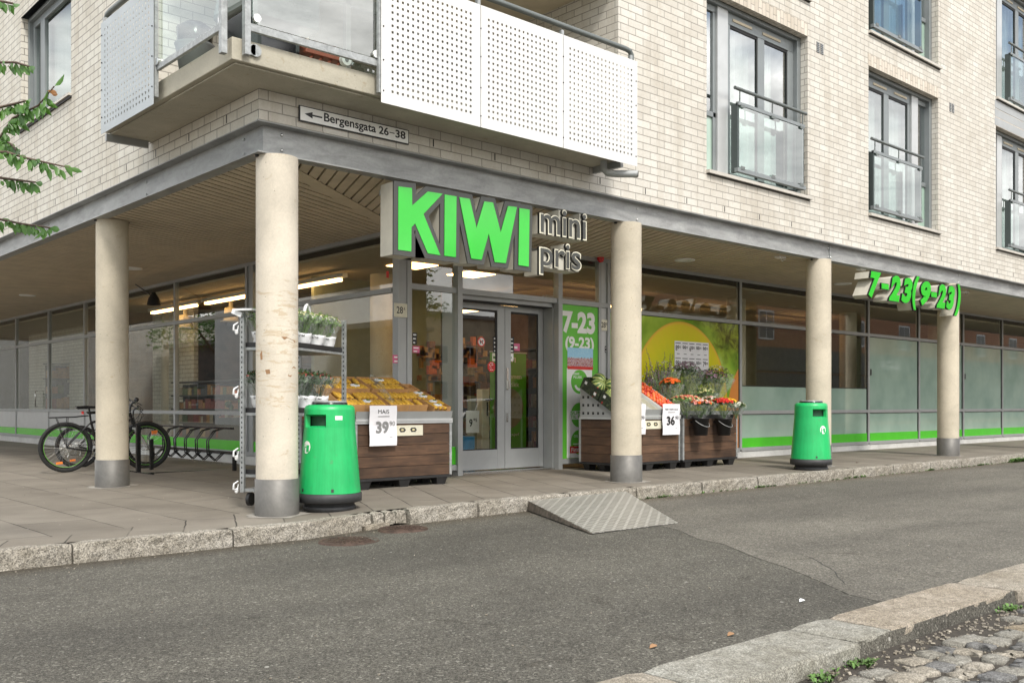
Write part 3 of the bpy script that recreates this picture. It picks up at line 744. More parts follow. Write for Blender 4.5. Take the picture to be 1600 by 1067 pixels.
for z0, z1 in ((.18, 2.66), (2.74, ZT-.04)): g.box(EX[4]+.03, EX[5]-.035, GY+.04, GY+.048, z0, z1)
g.build('narrow_infill', fr)
g = MB('filmgreen'); g.box(EX[1]+.02, EX[2]-.047, GY+.024, GY+.03, .185, .44); g.build('green_strip', fr)
DY = GY+.30; d0, d1 = EX[2]+.045, EX[3]-.045
g = MB('alu'); g.box(d0-.06, d0+.02, GY+.09, DY+.08, 0, 2.74); g.box(d1-.02, d1+.08, GY+.09, DY+.08, 0, 2.74); g.box(d0, d1, GY+.09, DY+.08, 2.60, 2.70)
g.use('gasket').box(d0, d1, GY+.095, DY-.002, 2.585, 2.599)
g.build('door_lining', fr)
g = MB('chrome'); g.box(d0, d1, GY+.05, DY+.1, .018, .045); g.build('threshold', fr)
xm = onY(789, 0, DY).x
for k, (a, b) in enumerate(((d0+.025, xm-.004), (xm+.004, d1-.025))):
    f = MB('alu'); st = .12
    if k == 0: f.box(a, a+.05, DY, DY+.06, .06, 2.585); f.box(b-st-.03, b, DY, DY+.06, .06, 2.585); i0, i1 = a+.05, b-st-.03
    else: f.box(a, a+st, DY, DY+.06, .06, 2.585); f.box(b-.10, b, DY, DY+.06, .06, 2.585); i0, i1 = a+st, b-.10
    f.box(i0, i1, DY+.001, DY+.059, .06, .36); f.box(i0, i1, DY+.001, DY+.059, 2.50, 2.585)
    dr = f.build('entrance_door', B, bevel=.003)
    g = MB('glass'); g.box(i0, i1, DY+.025, DY+.033, .36, 2.50); g.build('pane', dr)
    g = MB('gasket')
    g.box(i1-.03, i1, DY+.012, DY+.024, .36, 2.50); g.box(i0, i1-.03, DY+.012, DY+.024, 2.47, 2.50); g.box(i0, i1-.03, DY+.012, DY+.024, .36, .375); g.build('gasket', dr)
    if k:
        g = MB('chrome'); g.box(xm+.02, xm+.06, DY-.02, DY, 1.28, 1.62); g.box(xm+.03, xm+.055, DY-.05, DY-.02, 1.30, 1.42); g.box(xm+.02, xm+.06, DY-.012, DY, .78, .92); g.build('door_handle', dr)
g = MB('black'); g.box(xm-.04, xm+.24, DY-.06, DY-.002, 2.60, 2.68); g.use('white').box(xm-.02, xm+.2, DY-.064, DY-.06, 2.63, 2.672); g.build('door_sensor', fr)
# --- upper windows ---
M['sillm'] = plain('pale_sill', (.50, .47, .42), .5, .1, var=.06)
def upwin(a, b, k, flip):
    z0, z1 = SILL+k*FH, HEAD+k*FH; yf = YF+.20; w = b-a
    q = (lambda s: a+s) if not flip else (lambda s: b-s)
    f = MB('alu_win')
    for s0, s1 in ((0, .10), (w-.10, w)): f.box(q(s0), q(s1), YF+.13, yf+.10, z0+.04, z1)
    f.box(a+.1, b-.1, YF+.13, yf+.10, z1-.06, z1)
    s_side, s_post = .50, .76
    f.box(q(s_post), q(w-.1), yf, yf+.07, z1-.24, z1-.06)
    for s0, s1 in ((s_post, s_post+.10), ((s_post+w-.1)/2-.09, (s_post+w-.1)/2+.09), (w-.27, w-.1)): f.box(q(s0), q(s1), yf+.001, yf+.07, z0+.10, z1-.24)
    f.box(q(s_post), q(w-.1), yf+.001, yf+.069, z0+.04, z0+.14)
    f.box(q(.1), q(s_side), yf+.001, yf+.07, z1-.16, z1-.06); f.box(q(.1), q(s_side), yf+.001, yf+.07, z0+.90, z0+.98); f.box(q(.1), q(s_side), yf+.001, yf+.07, z0+.04, z0+.10)
    f.box(q(s_side-.07), q(s_side), yf+.001, yf+.069, z0+.1, z1-.16)
    wn = f.build('window', B, bevel=.006)
    p = MB('alu_light'); p.box(q(s_side), q(s_post), yf-.03, yf+.05, z0+.04, z1-.06); p.build('light_post', wn)
    p = MB('gasket')
    c1 = (s_post+w-.1)/2
    for s0, s1 in ((s_post+.10, c1-.09), (c1+.09, w-.27)):
        p.box(q(s0), q(s0+.012), yf+.015, yf+.02, z0+.14, z1-.24); p.box(q(s1-.028), q(s1), yf+.015, yf+.02, z0+.14, z1-.24); p.box(q(s0+.012), q(s1-.028), yf+.015, yf+.02, z1-.28, z1-.24)
    p.build('gasket', wn)
    g = MB('glass_up'); g.box(q(s_post+.1), q(w-.27), yf+.03, yf+.038, z0+.14, z1-.24); g.box(q(.1), q(s_side-.07), yf+.03, yf+.038, z0+.98, z1-.16)
    g.build('pane', wn)
    g = MB('frost'); g.box(q(.1), q(s_side-.07), yf+.03, yf+.038, z0+.1, z0+.9); g.build('lower_panel', wn)
    v = MB('plaster')
    for s in (.92, 1.72): v.box(q(s), q(s+.5), yf-.012, yf, z1-.175, z1-.135)
    v.build('trickle_vent', wn)
    s = MB('sillm'); s.box(a-.01, b+.06, YF-.06, YF+.2, z0-.035, z0+.012); s.use('gasket').box(a-.0, b+.04, YF-.03, YF-.001, z0-.047, z0-.036); s.build('sill', wn)  # black strip below the sill stands in for its shadow line
    c = MB('curtain'); n = 60
    c0, c1_ = sorted((q(s_post), q(w-.45 if k == 0 and not flip else w-.15)))
    for i in range(n):
        u0, u1 = c0+(c1_-c0)*i/n, c0+(c1_-c0)*(i+1)/n
        y0, y1 = yf+.2+.03*math.sin(u0*34), yf+.2+.03*math.sin(u1*34)
        c.add([(u0, y0, z0+.02), (u1, y1, z0+.02), (u1, y1, z1-.2), (u0, y0, z1-.2)], [(0, 1, 2, 3)], True)
    c.build('curtain', wn)
    # French balcony rail in front of the sashes
    r0, r1 = sorted((q(s_post-.02), q(w-.14))); zb = z0+.10
    r = MB('alu_dark'); ry = YF-.035
    for x in (r0, r1-.05): r.box(x, x+.05, ry+.02, YF+.10, zb, zb+1.03)
    r.use('alu_win'); r.box(r0, r1, ry, ry+.05, zb+1.0, zb+1.05); r.box(r0-.02, r1+.02, ry-.005, ry+.06, zb, zb+.06)
    r.use('handrail').cyl((r0-.08, ry+.01, zb+1.24), (r1+.05, ry+.01, zb+1.24), .026, n=14)
    for x in (r0+.05, (r0+r1)/2, r1-.05): r.cyl((x, ry+.015, zb+1.04), (x, ry+.01, zb+1.23), .011, n=8)
    for x in (r0+.1, (r0+r1)/2, r1-.1):
        r.box(x-.05, x+.05, ry-.012, ry, zb+.97, zb+1.01); r.box(x-.05, x+.05, ry-.012, ry-.005, zb+.04, zb+.09)
    r.build('balustrade', wn)
    g = MB('glass_rail'); g.box(r0+.03, r1-.03, ry+.012, ry+.022, zb+.06, zb+1.0); g.build('balustrade_glass', wn)
for i, (a, b) in enumerate(winrow()):
    for k in range(3 if i > 1 else 2): upwin(a, b, k, i == 1)
# grey cladding between the windows of the third column
for k in range(2):
    mb = MB('alu'); z0 = HEAD+k*FH; z1 = SILL+(k+1)*FH-.05
    for j in range(3): mb.box(21.70, 24.5, YF-.006-.0*j, YF+.02, z0+(z1-z0)*j/3+.008, z0+(z1-z0)*(j+1)/3-.008)
    mb.build('grey_cladding', B, bevel=.004)
# side window
a, b, z0, z1 = SWIN
f = MB('alu_win'); xf = XL+.16
f.box(XL+.10, xf+.08, b-.05, b, z0, z1); f.box(XL+.10, xf+.08, a, a+.05, z0, z1); f.box(XL+.10, xf+.08, a+.05, b-.05, z1-.05, z1)
for y0, y1 in ((b-.14, b-.05), (b-.62, b-.42), (a+.05, a+.14)): f.box(xf, xf+.07, y0, y1, z0+.02, z1-.05)
f.box(xf+.001, xf+.069, a+.14, b-.14, z0+.02, z0+.10); f.box(xf+.001, xf+.069, a+.14, b-.14, z1-.15, z1-.05)
wn = f.build('window', B, bevel=.005, label='side window without balustrade above the colonnade')
g = MB('glass_side'); g.box(xf+.03, xf+.038, a+.14, b-.14, z0+.1, z1-.15); g.build('pane', wn)
s = MB('sillm'); s.box(XL-.05, XL+.2, a-.03, b+.03, z0-.02, z0+.012); s.use('gasket').box(XL-.03, XL-.001, a-.03, b+.03, z0-.05, z0-.021); s.build('sill', wn)  # dark strip under this sill is a painted shadow line too
c = MB('curtain'); c.box(xf+.15, xf+.17, a+.9, b, z0, z1); c.build('curtain', wn)
v = MB('plaster'); v.box(xf-.012, xf, a+.3, a+.8, z1-.11, z1-.07); v.build('trickle_vent', wn)
for ya, yb, za, zb in ((20.5, 22.8, 5.3, 7.04), (20.5, 22.8, 8.53, 10.27), (13.93, 16.26, 8.53, 10.27)):
    f = MB('alu_light'); f.box(XL+.10, XL+.18, ya, yb, za, za+.08); f.box(XL+.10, XL+.18, ya, yb, zb-.08, zb)
    for yy in (ya, (ya+yb)/2-.05, yb-.1): f.box(XL+.11, XL+.17, yy, yy+.1, za+.08, zb-.08)
    f.use('glass_up').box(XL+.14, XL+.145, ya+.1, yb-.1, za+.08, zb-.08); f.use('dim').box(XL+.4, XL+.42, ya, yb, za, zb); f.build('window', B)
# wall vents
for px, py in ((1281, 76), (1487, 169)):
    o = onY(px, py, YF); v = MB('ink')
    for dx in (-.105, .015): v.box(o.x+dx, o.x+dx+.09, YF-.004, YF+.01, o.z-.09, o.z+.09)
    v.use('alu')
    for dx in (-.105, .015):
        for j in range(6): v.box(o.x+dx, o.x+dx+.09, YF-.010, YF-.004, o.z-.08+j*.03, o.z-.068+j*.03)
    v.build('wall_vent', B)
# --- corner balcony ---
bx, by, bz0, bz1 = 3.905, 8.01, 4.08, 4.30
BL, BR = 11.15, 9.13
s = MB('slab_concrete'); ins = .05
s.prism([(bx, by, bz0+.02), (BR, by, bz0+.02), (BR, 11.3, bz0+.02), (XL+.1, 11.3, bz0+.02), (XL+.1, BL, bz0+.02), (bx, BL, bz0+.02)], (0, 0, bz1-bz0-.02))
s.prism([(bx+ins, by+ins, bz0), (BR, by+ins, bz0), (BR, 11, bz0), (XL+.1, 11, bz0), (XL+.1, BL, bz0), (bx+ins, BL, bz0)], (0, 0, .02))
bal = s.build('balcony', B, bevel=.008)
pxs = [595, 751, 880, 996]; YP = 7.885
for i in range(3):
    x0, x1 = onY(pxs[i], 0, YP).x+.004, onY(pxs[i+1], 0, YP).x-.004
    p = MB('perf'); panel(p, lambda u, v: (u, YP, v), x0, x1, 4.0, 5.30, 17, 17, .0255, .11 if i else .135, .13)
    p.build('perforated_panel', bal, solid=.004)
YR_ = onX(240, 0, 3.8).y; YR2 = onX(158, 0, 3.8).y
p = MB('perf_shaded'); panel(p, lambda u, v: (3.8, u, v), YR_, YR2, 4.02, 5.24, 16, 18, .028, .12, .1); p.build('perforated_panel', bal, solid=.004, label='perforated panel on the side street with shade put into its grey')
r = MB('steel_bright')
for x in (5.40, 6.66, 7.92, 9.12): r = MB('steel_bright'); r.box(x-.02, x+.02, YP+.01, YP+.05, 4.1, 5.36); r.build('railing_post', bal)
for y in (YR_+.02, YR2-.04): r = MB('steel_bright'); r.box(3.81, 3.85, y-.02, y+.02, 4.1, 5.30); r.build('railing_post', bal)
r = MB('steel_bright')
# corner posts
pc = onY(386, 60, 7.94).x
for (x, y) in ((pc, 7.93), (3.84, onX(350, 50, 3.84).y)):
    r.box(x-.028, x+.028, y-.012, y+.05, 4.14, 6.4)
r.box(pc+.028, onY(595, 0, 7.94).x, 7.93, 7.965, 4.36, 4.43)
r.box(3.83, 3.865, onX(348, 0, 3.84).y+.03, YR_, 4.36, 4.42)
r.cyl((pc+.11, 7.985, 4.22), (pc+.11, 8.008, 4.22), .055, n=20)
r.box(pc, pc+.11, 7.985, 8.008, 4.17, 4.27)
r.build('railing_frame', bal, bevel=.004)
h = MB('handrail'); h.cyl((5.3, 7.93, 5.43), (9.05, 7.93, 5.43), .032, n=16); h.tube([(9.05, 7.93, 5.43), (9.13, 7.93, 5.42), (9.16, 7.93, 5.38), (9.16, 7.93, 5.30)], .032, 12)
h.cyl((3.87, YR_-.3, 5.37), (3.87, YR2-.1, 5.37), .032, n=16); h.tube([(3.87, YR2-.1, 5.37), (3.87, YR2, 5.36), (3.87, YR2+.03, 5.32), (3.87, YR2+.03, 5.22)], .032, 12)
h.build('handrail', bal)
g = MB('glass_rail'); g.box(pc+.06, onY(592, 0, 7.94).x, 7.944, 7.952, 4.44, 5.75); g.box(3.845, 3.853, onX(345, 0, 3.84).y+.02, YR_-.02, 4.43, 5.7); g.build('balcony_glass', bal)
cl = MB('chrome')
for px, py in ((402, 29), (588, 85)): o = onY(px, py, 7.92); cl.cyl((o.x, 7.915, o.z), (o.x, 7.94, o.z), .038, n=20)
for px, py in ((344, 30), (245, 96)): o = onX(px, py, 3.82); cl.cyl((3.815, o.y, o.z), (3.84, o.y, o.z), .038, n=20)
cl.build('glass_clamp', bal)
k = MB('ink')
for i in range(4):
    x = onY(pxs[i], 0, YP).x+(.03 if i == 0 else -.0 if i < 3 else -.03)
    for z in (4.12, 4.42, 4.75, 5.05): k.ball((x, YP-.004, z), .009, 6, 4)
for y in (YR_+.03, YR2-.03):
    for z in (4.2, 4.5, 4.8, 5.1): k.ball((3.796, y, z), .009, 6, 4)
k.build('screws', bal)
k = MB('alu'); k.box(bx+.0, XL-.05, BL-.06, BL-.02, 4.0, 4.079); k.build('end_bracket', bal)
k = MB('alu'); k.box(9.07, 9.12, by+.02, YF-.02, 4.0, 4.079); k.build('end_bracket', bal)
dp = onY(990, 265, 8.2); k = MB('alu'); k.tube([(8.95, 8.2, 4.08), (8.95, 8.2, 3.98), (8.98, 8.16, 3.93), (9.03, 8.08, 3.915), (9.20, 7.86, 3.90)], .045, 14)
k.use('gasket').cyl((9.195, 7.866, 3.90), (9.203, 7.855, 3.8995), .036, n=14); k.build('drain_spout', bal)

# ---- shop interior (seen through the glass) ----
mb = MB('infloor'); mb.box(GX+.2, 38, GY+.2, 24, -.02, .03); mb.box(GX+.2, 16, 24, 36, -.02, .03)
mb.use('inceil'); mb.box(GX+.1, 38, GY+.1, 40, 3.30, 3.34)
mb.use('brick_side'); mb.box(9.5, 9.6, 21.4, 34, .03, 3.3)
mb.use('inwall'); mb.box(GX+.15, 38, 23.8, 24, .03, 3.3); mb.box(16, 16.1, 16, 24, .03, 3.3)
mb.use('inpale'); mb.box(8.8, 11.6, 14.9, 15.0, .03, 3.3); pass
mb.box(16.2, 38, 16.5, 16.6, .03, 3.3); mb.use('dim'); mb.box(12.9, 13.0, 34, 36, 0, 3.3)
mb.box(GX+.2, 16, 35.8, 36, 0, 3.3)
mb.build('shop_interior', B)
# inner concrete columns
mb = MB('column')
for x, y in ((9.6, 14.0), (9.6, 18.5), (9.6, 23), (17.5, 12.2), (22.2, 12.2), (27, 12.2)): mb.lathe([(.2, .03), (.2, 3.3)], (x, y, 0), 24)
mb.build('inner_column', B)
# ================= THE SETTING =================
def sheet(name, mat, xs, y0, y1, zf, kind='structure', ysub=1, parent=None):
    mb = MB(mat); n = len(xs)
    for i in range(n-1):
        a, b = xs[i], xs[i+1]; mb.poly([(a, y0, zf(a)), (b, y0, zf(b)), (b, y1, zf(b)), (a, y1, zf(a))])
    o = mb.build(name, parent); o['kind'] = kind; return o
KY = 7.87; LKY = 2.80
XS = [-80, 0, 4.6, 4.8, 5.0, 5.2, 5.4, 6, 6.7, 7.3, 9, 20, 90]
g = MB('asphalt')
for i in range(len(XS)-1):
    a, b = XS[i], XS[i+1]
    g.poly([(a, -90, -.26), (b, -90, -.26), (b, LKY-.4, ZL-.09), (a, LKY-.4, ZL-.09)])
    g.poly([(a, LKY-.4, ZL-.09), (b, LKY-.4, ZL-.09), (b, LKY-.38, ZL), (a, LKY-.38, ZL)])
    g.poly([(a, LKY-.38, ZL), (b, LKY-.38, ZL), (b, KY-3.2, ZL), (a, KY-3.2, ZL)])
    g.poly([(a, KY-3.2, ZL), (b, KY-3.2, ZL), (b, KY, zr(b)), (a, KY, zr(a))])
    g.poly([(a, KY, zr(a)), (b, KY, zr(b)), (b, 60 if b > -5 else 120, zr(b)), (a, 60 if b > -5 else 120, zr(a))])
g.poly([(-80, 60, zr(-80)), (90, 60, zr(90)), (90, 160, zr(90)), (-80, 160, zr(-80))])
tag(g.build('asphalt_ground'), kind='structure')
# lighter, older asphalt lane to the right of an irregular seam
random.seed(3)
seam = [onZ(*p, -.13) for p in ((985, 798), (1020, 818), (1060, 829), (1095, 842), (1130, 850), (1180, 872), (1230, 888), (1280, 909), (1330, 930), (1350, 936))]
seam = [Vector((p.x+random.uniform(-.02, .02), p.y+random.uniform(-.02, .02), 0)) for p in seam]
seam[0].y = KY-.02; seam[-1].y = LKY+.01
top = [(seam[0].x, KY-.0)]; pts = [(p.x, p.y) for p in seam]
g = MB('asphalt_light'); g.prism([(x, y, zr(8)-.01) for x, y in pts]+[(90, LKY+.01, zr(8)-.01), (90, KY, zr(8)-.01)], (0, 0, .0125))
tag(g.build('older_asphalt'), kind='structure')
mb = MB('gasket')
def crack(pts, w=.006, z=.0034):
    pts = [Vector(p) for p in pts]; fine = []
    for a, b in zip(pts, pts[1:]):
        for k in range(5): q = a.lerp(b, k/5); fine.append(Vector((q.x+random.uniform(-.012, .012), q.y+random.uniform(-.012, .012), 0)))
    fine.append(pts[-1])
    for a, b in zip(fine, fine[1:]):
        d = (b-a); d.z = 0
        if d.length < 1e-4: continue
        n = Vector((-d.y, d.x, 0)).normalized()*w*random.uniform(.4, 1.2)
        za = ZL+z
        mb.add([(a.x-n.x, a.y-n.y, za), (b.x-n.x, b.y-n.y, za), (b.x+n.x, b.y+n.y, za), (a.x+n.x, a.y+n.y, za)], [(0, 1, 2, 3)])
crack(seam, .0014)
crack([onZ(*p, -.13) for p in ((1180, 850), (1230, 860), (1270, 872), (1300, 890), (1320, 912))], .004)
crack([onZ(*p, -.13) for p in ((1545, 835), (1570, 830), (1600, 828))], .004)
tag(mb.build('asphalt_cracks'), kind='structure')
# pavement
def pav(name, mat, poly, dz=0):
    mb = MB(mat); xs = XS
    for i in range(len(xs)-1):
        q = clip(clip(poly, (1, 0), xs[i]), (-1, 0), -xs[i+1])
        if len(q) > 2: mb.poly([(x, y, zp(x)+dz) for x, y in q])
    return tag(mb.build(name), kind='structure')
pav('pavement', 'slab_left', [(-60, KY+.15), (2.6, 8.45), (4.5, 9.0), (5.6, 11.2), (GX+.1, 14), (GX+.1, 60), (-2, 60), (-60, 60)])
pav('pavement', 'slab_right', [(2.6, 8.45), (-60, KY+.15), (60, KY+.15), (60, GY+.5), (GX+.1, GY+.5), (GX+.1, 14), (5.6, 11.2), (4.5, 9.0)])
mbp = None
# pale mortar patches where the columns meet the paving
random.seed(8)
for cx_, cy_ in ((4.67, 8.61), (4.67, 13.05), (onY(978.5, 0, 8.61).x, 8.61), (onY(1279, 0, 8.61).x, 8.61), (onY(1481.5, 0, 8.61).x, 8.61)):
    mb = MB('mortar_patch'); n_ = 26; pp = []
    for k in range(n_):
        a_ = 2*math.pi*k/n_; q_ = .29+random.uniform(-.03, .05); x_ = cx_+q_*math.cos(a_); pp.append((x_, cy_+q_*math.sin(a_), zp(x_)+.004))
    for k in range(n_): mb.poly([(cx_, cy_, zp(cx_)+.004), pp[k], pp[(k+1) % n_]])
    tag(mb.build('pavement_patch'), kind='structure')
# kerb of rough granite blocks
random.seed(11)
def rough_block(mb, x0, x1, y0, y1, zt, zb, amp=.008, nx=14, ny=4, nz=4, zf=None):
    """one hewn stone with a wavering surface"""
    zf = zf or (lambda x: zt)
    def jit(x, y, z): return Vector((x+random.uniform(-amp, amp)*.4, y+random.uniform(-amp, amp), z+random.uniform(-amp, amp)*.45))
    nx = max(3, int((x1-x0)/.09))
    ring = []
    prof = [(y0, 0)]+[(y0, k/nz) for k in range(1, nz)]+[(y0+.004, .93), (y0+.014, 1.0)]+[(y0+(y1-y0)*k/ny, 1.0) for k in range(1, ny)]+[(y1-.012, 1.0), (y1, .93), (y1, 0)]
    rows = []
    for i in range(nx+1):
        x = x0+(x1-x0)*i/nx; e = .008 if i in (0, nx) else 0
        rows.append([jit(x, y+(e if y < (y0+y1)/2 else -e), zb+(zf(x)-zb)*t-(e if t > .9 else 0)) for y, t in prof])
    n = len(prof); vs = [v for r in rows for v in r]
    fs = [(i*n+j, (i+1)*n+j, (i+1)*n+j+1, i*n+j+1) for i in range(nx) for j in range(n-1)]
    fs += [tuple(range(n))[::-1], tuple(nx*n+j for j in range(n))]
    mb.add(vs, fs, False)
kj = [-14, -12.5, -11, -9.5, -8, -6.6, -5.2, -3.8, -2.5, -1.2, .1, 1.25]+[onY(p, 0, KY).x for p in (114, 365, 567)]
kerb = MB('granite')
for a, b in zip(kj, kj[1:]): rough_block(kerb, a+.008, b-.008, KY, KY+.15, 0, zr(a)-.12, zf=lambda x: zp(x)+.004)
rj = [onY(p, 0, KY).x for p in (640, 748, 892, 996, 1098, 1185, 1267, 1335, 1397, 1455, 1503, 1550, 1592)]
while rj[-1] < 45: rj.append(rj[-1]+1.35)
for a, b in zip(rj, rj[1:]): rough_block(kerb, a+.014, b-.014, KY, KY+.15, 0, zr(a)-.12, zf=lambda x: zp(x)+.004)
# drain inlet: small setts set back between two kerb blocks
a0, a1 = kj[-1], rj[0]
for i in range(4):
    w = (a1-a0)/4; rough_block(kerb, a0+i*w+.012, a0+(i+1)*w-.012, KY+.03+.015*random.random(), KY+.16, 0, zr(a0)+.03, amp=.012, zf=lambda x: zp(x)-.005)
kerb.use('granite_pale'); rough_block(kerb, a0+.02, a1-.25, KY-.03, KY+.1, 0, zr(a0)-.1, zf=lambda x: zr(x)+.045)
tag(kerb.build('kerb'), kind='structure')
# lower kerb with long worn stones, cobbled gutter beyond
lk = [-3.1, -1.9, -.8, .35, 1.3, 2.25]+[onZ(*p, -.125).x for p in ((972, 1041), (1209, 978), (1279, 963), (1506, 912))]
while lk[-1] < 40: lk.append(lk[-1]+random.uniform(1.3, 1.7))
lower = MB('granite_pale')
for i, (a, b) in enumerate(zip(lk, lk[1:])):
    lower.use(['granite_pale', 'granite_pink', 'granite_grey', 'granite_pale'][(i+2) % 4 if i not in (6, 7) else 2] if i != 8 else 'granite_pink')
    dy = random.uniform(-.015, .015); rough_block(lower, a+.006, b-.006, LKY-.40+dy, LKY+dy*.3, 0, ZL-.2, amp=.0035, ny=7, zf=lambda x: ZL+.012)
tag(lower.build('road_kerb'), kind='structure')
soil = MB('soil')
for i in range(30):
    a, b = i*.5-2, i*.5-1.5
    soil.poly([(a, -3.5, ZL-.072), (b, -3.5, ZL-.072), (b, LKY-.38, ZL-.072), (a, LKY-.38, ZL-.072)])
tag(soil.build('gutter_soil'), kind='structure')
random.seed(5)
sm = [granite('sett_%s' % n, c, .6, 170) for n, c in (('grey', (.30, .29, .26)), ('pale', (.37, .34, .29)), ('ochre', (.32, .27, .20)), ('dark', (.20, .20, .20)))]
cob = MB(sm[0])
row = 0; y = LKY-.58
while y > -1.2:
    x = 1.2+random.uniform(0, .1); hgt = random.uniform(.12, .145)
    while x < 13:
        w = random.uniform(.13, .20); cy = y+math.sin(x*1.1+row)*.02+random.uniform(-.012, .012); ang = random.uniform(-.24, .24)
        if random.random() < (.35, .06, .02)[min(row, 2)]: x += w*random.uniform(.5, 1); continue
        cob.use(random.choices(sm, (6, 2, .5, 2))[0]); n = 9; z = ZL-.058+random.uniform(-.006, .006)
        def ringp(f, zz): 
            out = []
            for k in range(12):
                t = 2*math.pi*k/12; cx_, sy_ = math.cos(t), math.sin(t)
                ex = abs(cx_)**.34*math.copysign(1, cx_)*w/2*.92*f; ey = abs(sy_)**.34*math.copysign(1, sy_)*hgt/2*.86*f
                ex += rj_[k]*.012; ey += rk_[k]*.012
                out.append(Vector((x+w/2+ex*math.cos(ang)-ey*math.sin(ang), cy+ex*math.sin(ang)+ey*math.cos(ang), zz)))
            return out
        rj_ = [random.uniform(-1, 1) for _ in range(12)]; rk_ = [random.uniform(-1, 1) for _ in range(12)]
        vs = ringp(1.0, z-.06)+ringp(.99, z-.010)+ringp(.93, z-.001)+ringp(.5, z+.002); vs.append(Vector((x+w/2, cy, z+.002)))
        fs = [(r*12+k, r*12+(k+1) % 12, (r+1)*12+(k+1) % 12, (r+1)*12+k) for r in range(3) for k in range(12)]+[(36+k, 36+(k+1) % 12, 48) for k in range(12)]
        cob.add(vs, fs, True); x += w+random.uniform(.004, .026)
    y -= hgt+.008; row += 1
    if y < -1.2: break
tag(cob.build('cobblestones'), kind='stuff')
# loose grit in the gutter, crumbs on the pavement
def grit(name, spots, mat, label):
    mb = MB(mat)
    for x, y, z, r in spots:
        rot = Matrix.Rotation(random.uniform(0, 6), 3, 'Z') @ Matrix.Rotation(random.uniform(0, 1), 3, 'X'); mb.obox((x, y, z+r*.3), (r*random.uniform(1, 2), r*random.uniform(.8, 1.3), r*.8), rot)
    return tag(mb.build(name), label, 'grit', kind='stuff')
sp = []
for _ in range(1500):
    x = random.uniform(1.5, 9); y = LKY-.42-abs(random.gauss(0, .22)); sp.append((x, y, ZL-.07, random.uniform(.004, .013)))
grit('gutter_grit', sp, 'granite_pale', 'pale grit lying between the road kerb and cobbles')
sp = []
for _ in range(110):
    x = random.uniform(3, 7.7); y = random.uniform(8.6, 16); sp.append((x, y, zp(x), random.uniform(.003, .008)))
for _ in range(70): y = random.uniform(14, 18); sp.append((7.68-abs(random.gauss(0, .08)), y, zp(7.6), random.uniform(.006, .016)))
for _ in range(160):
    x = random.uniform(1, 16); y = KY-abs(random.gauss(0, .2))-.01; sp.append((x, y, zr(x, y), random.uniform(.004, .010)))
for _ in range(180):
    x = random.uniform(1, 14); y = random.uniform(3, 7.6); sp.append((x, y, zr(x, y)+.004, random.uniform(.003, .007)))
grit('litter_specks', sp, 'granite_pale', 'tiny pale crumbs and grit scattered over the paving')
# weeds
def blades(name, spots, mat, label):
    mb = MB(mat)
    for x, y, z, h in spots:
        for _ in range(7):
            a = random.uniform(0, 6.28); l = h*random.uniform(.4, 1); w = l*.16
            d = Vector((math.cos(a), math.sin(a), 0)); s = Vector((-d.y, d.x, 0))*w; p0 = Vector((x, y, z)); p1 = p0+d*l*.5+UZ*l*.6; p2 = p0+d*l*.9+UZ*l*.55
            mb.add([p0-s*.3, p0+s*.3, p1+s, p1-s, p2], [(0, 1, 2, 3), (3, 2, 4)], True)
    return tag(mb.build(name), label, 'weeds', kind='stuff')
random.seed(21); sp = []
for _ in range(150): x = random.uniform(8.9, 22); sp.append((x, KY-.012, zr(x), random.uniform(.02, .05)))
for c_ in (9.6, 11.9, 14.6, 17.2, 19.4): 
    for _ in range(14): x = random.gauss(c_, .12); sp.append((x, KY-.015, zr(x), random.uniform(.03, .07)))
for _ in range(60): x = random.gauss(21.2, .25); sp.append((x, KY-random.uniform(0, .1), zr(x), random.uniform(.06, .16)))
blades('kerb_weeds', sp, 'leaf', 'small green weeds growing along the foot of the kerb')
sp = []
for cx_, cy_ in ((onZ(1287, 1027, -.2).x, LKY-.46), (onZ(1233, 1047, -.2).x, LKY-.47), (6.2, LKY-.45), (7.4, LKY-.45)):
    for _ in range(26): sp.append((random.gauss(cx_, .06), random.gauss(cy_, .025), ZL-.07, random.uniform(.02, .055)))
blades('gutter_weeds', sp, 'leaf', 'tufts of green weeds in the gutter beside the road kerb')
# fallen leaves
for k, (px, py, mt, lb) in enumerate(((1022, 1012, 'orange', 'orange fallen leaf on the dark asphalt'), (1143, 993, 'orange', 'small orange leaf beside the road kerb'), (1254, 940, 'whitewrap', 'scrap of white paper on the asphalt near the seam'), (1340, 725, 'bark', 'brown fallen leaf on the pavement beside the kerb'))):
    p = onZ(px, py, 0 if k == 3 else -.13); mb = MB(mt if k > 1 else 'card_dark'); z = (zp(p.x)+.004) if k == 3 else zr(8)+.005; r = .035 if k != 3 else .06
    mb.add([(p.x-r, p.y, z), (p.x, p.y-r*.5, z+.008), (p.x+r, p.y+.01, z+.004), (p.x+r*.2, p.y+r*.5, z+.014), (p.x-r*.3, p.y+r*.45, z+.01)], [(0, 1, 4), (1, 2, 3, 4)])
    tag(recenter(mb.build('fallen_leaf' if k != 2 else 'paper_scrap')), lb, 'leaf' if k != 2 else 'litter')
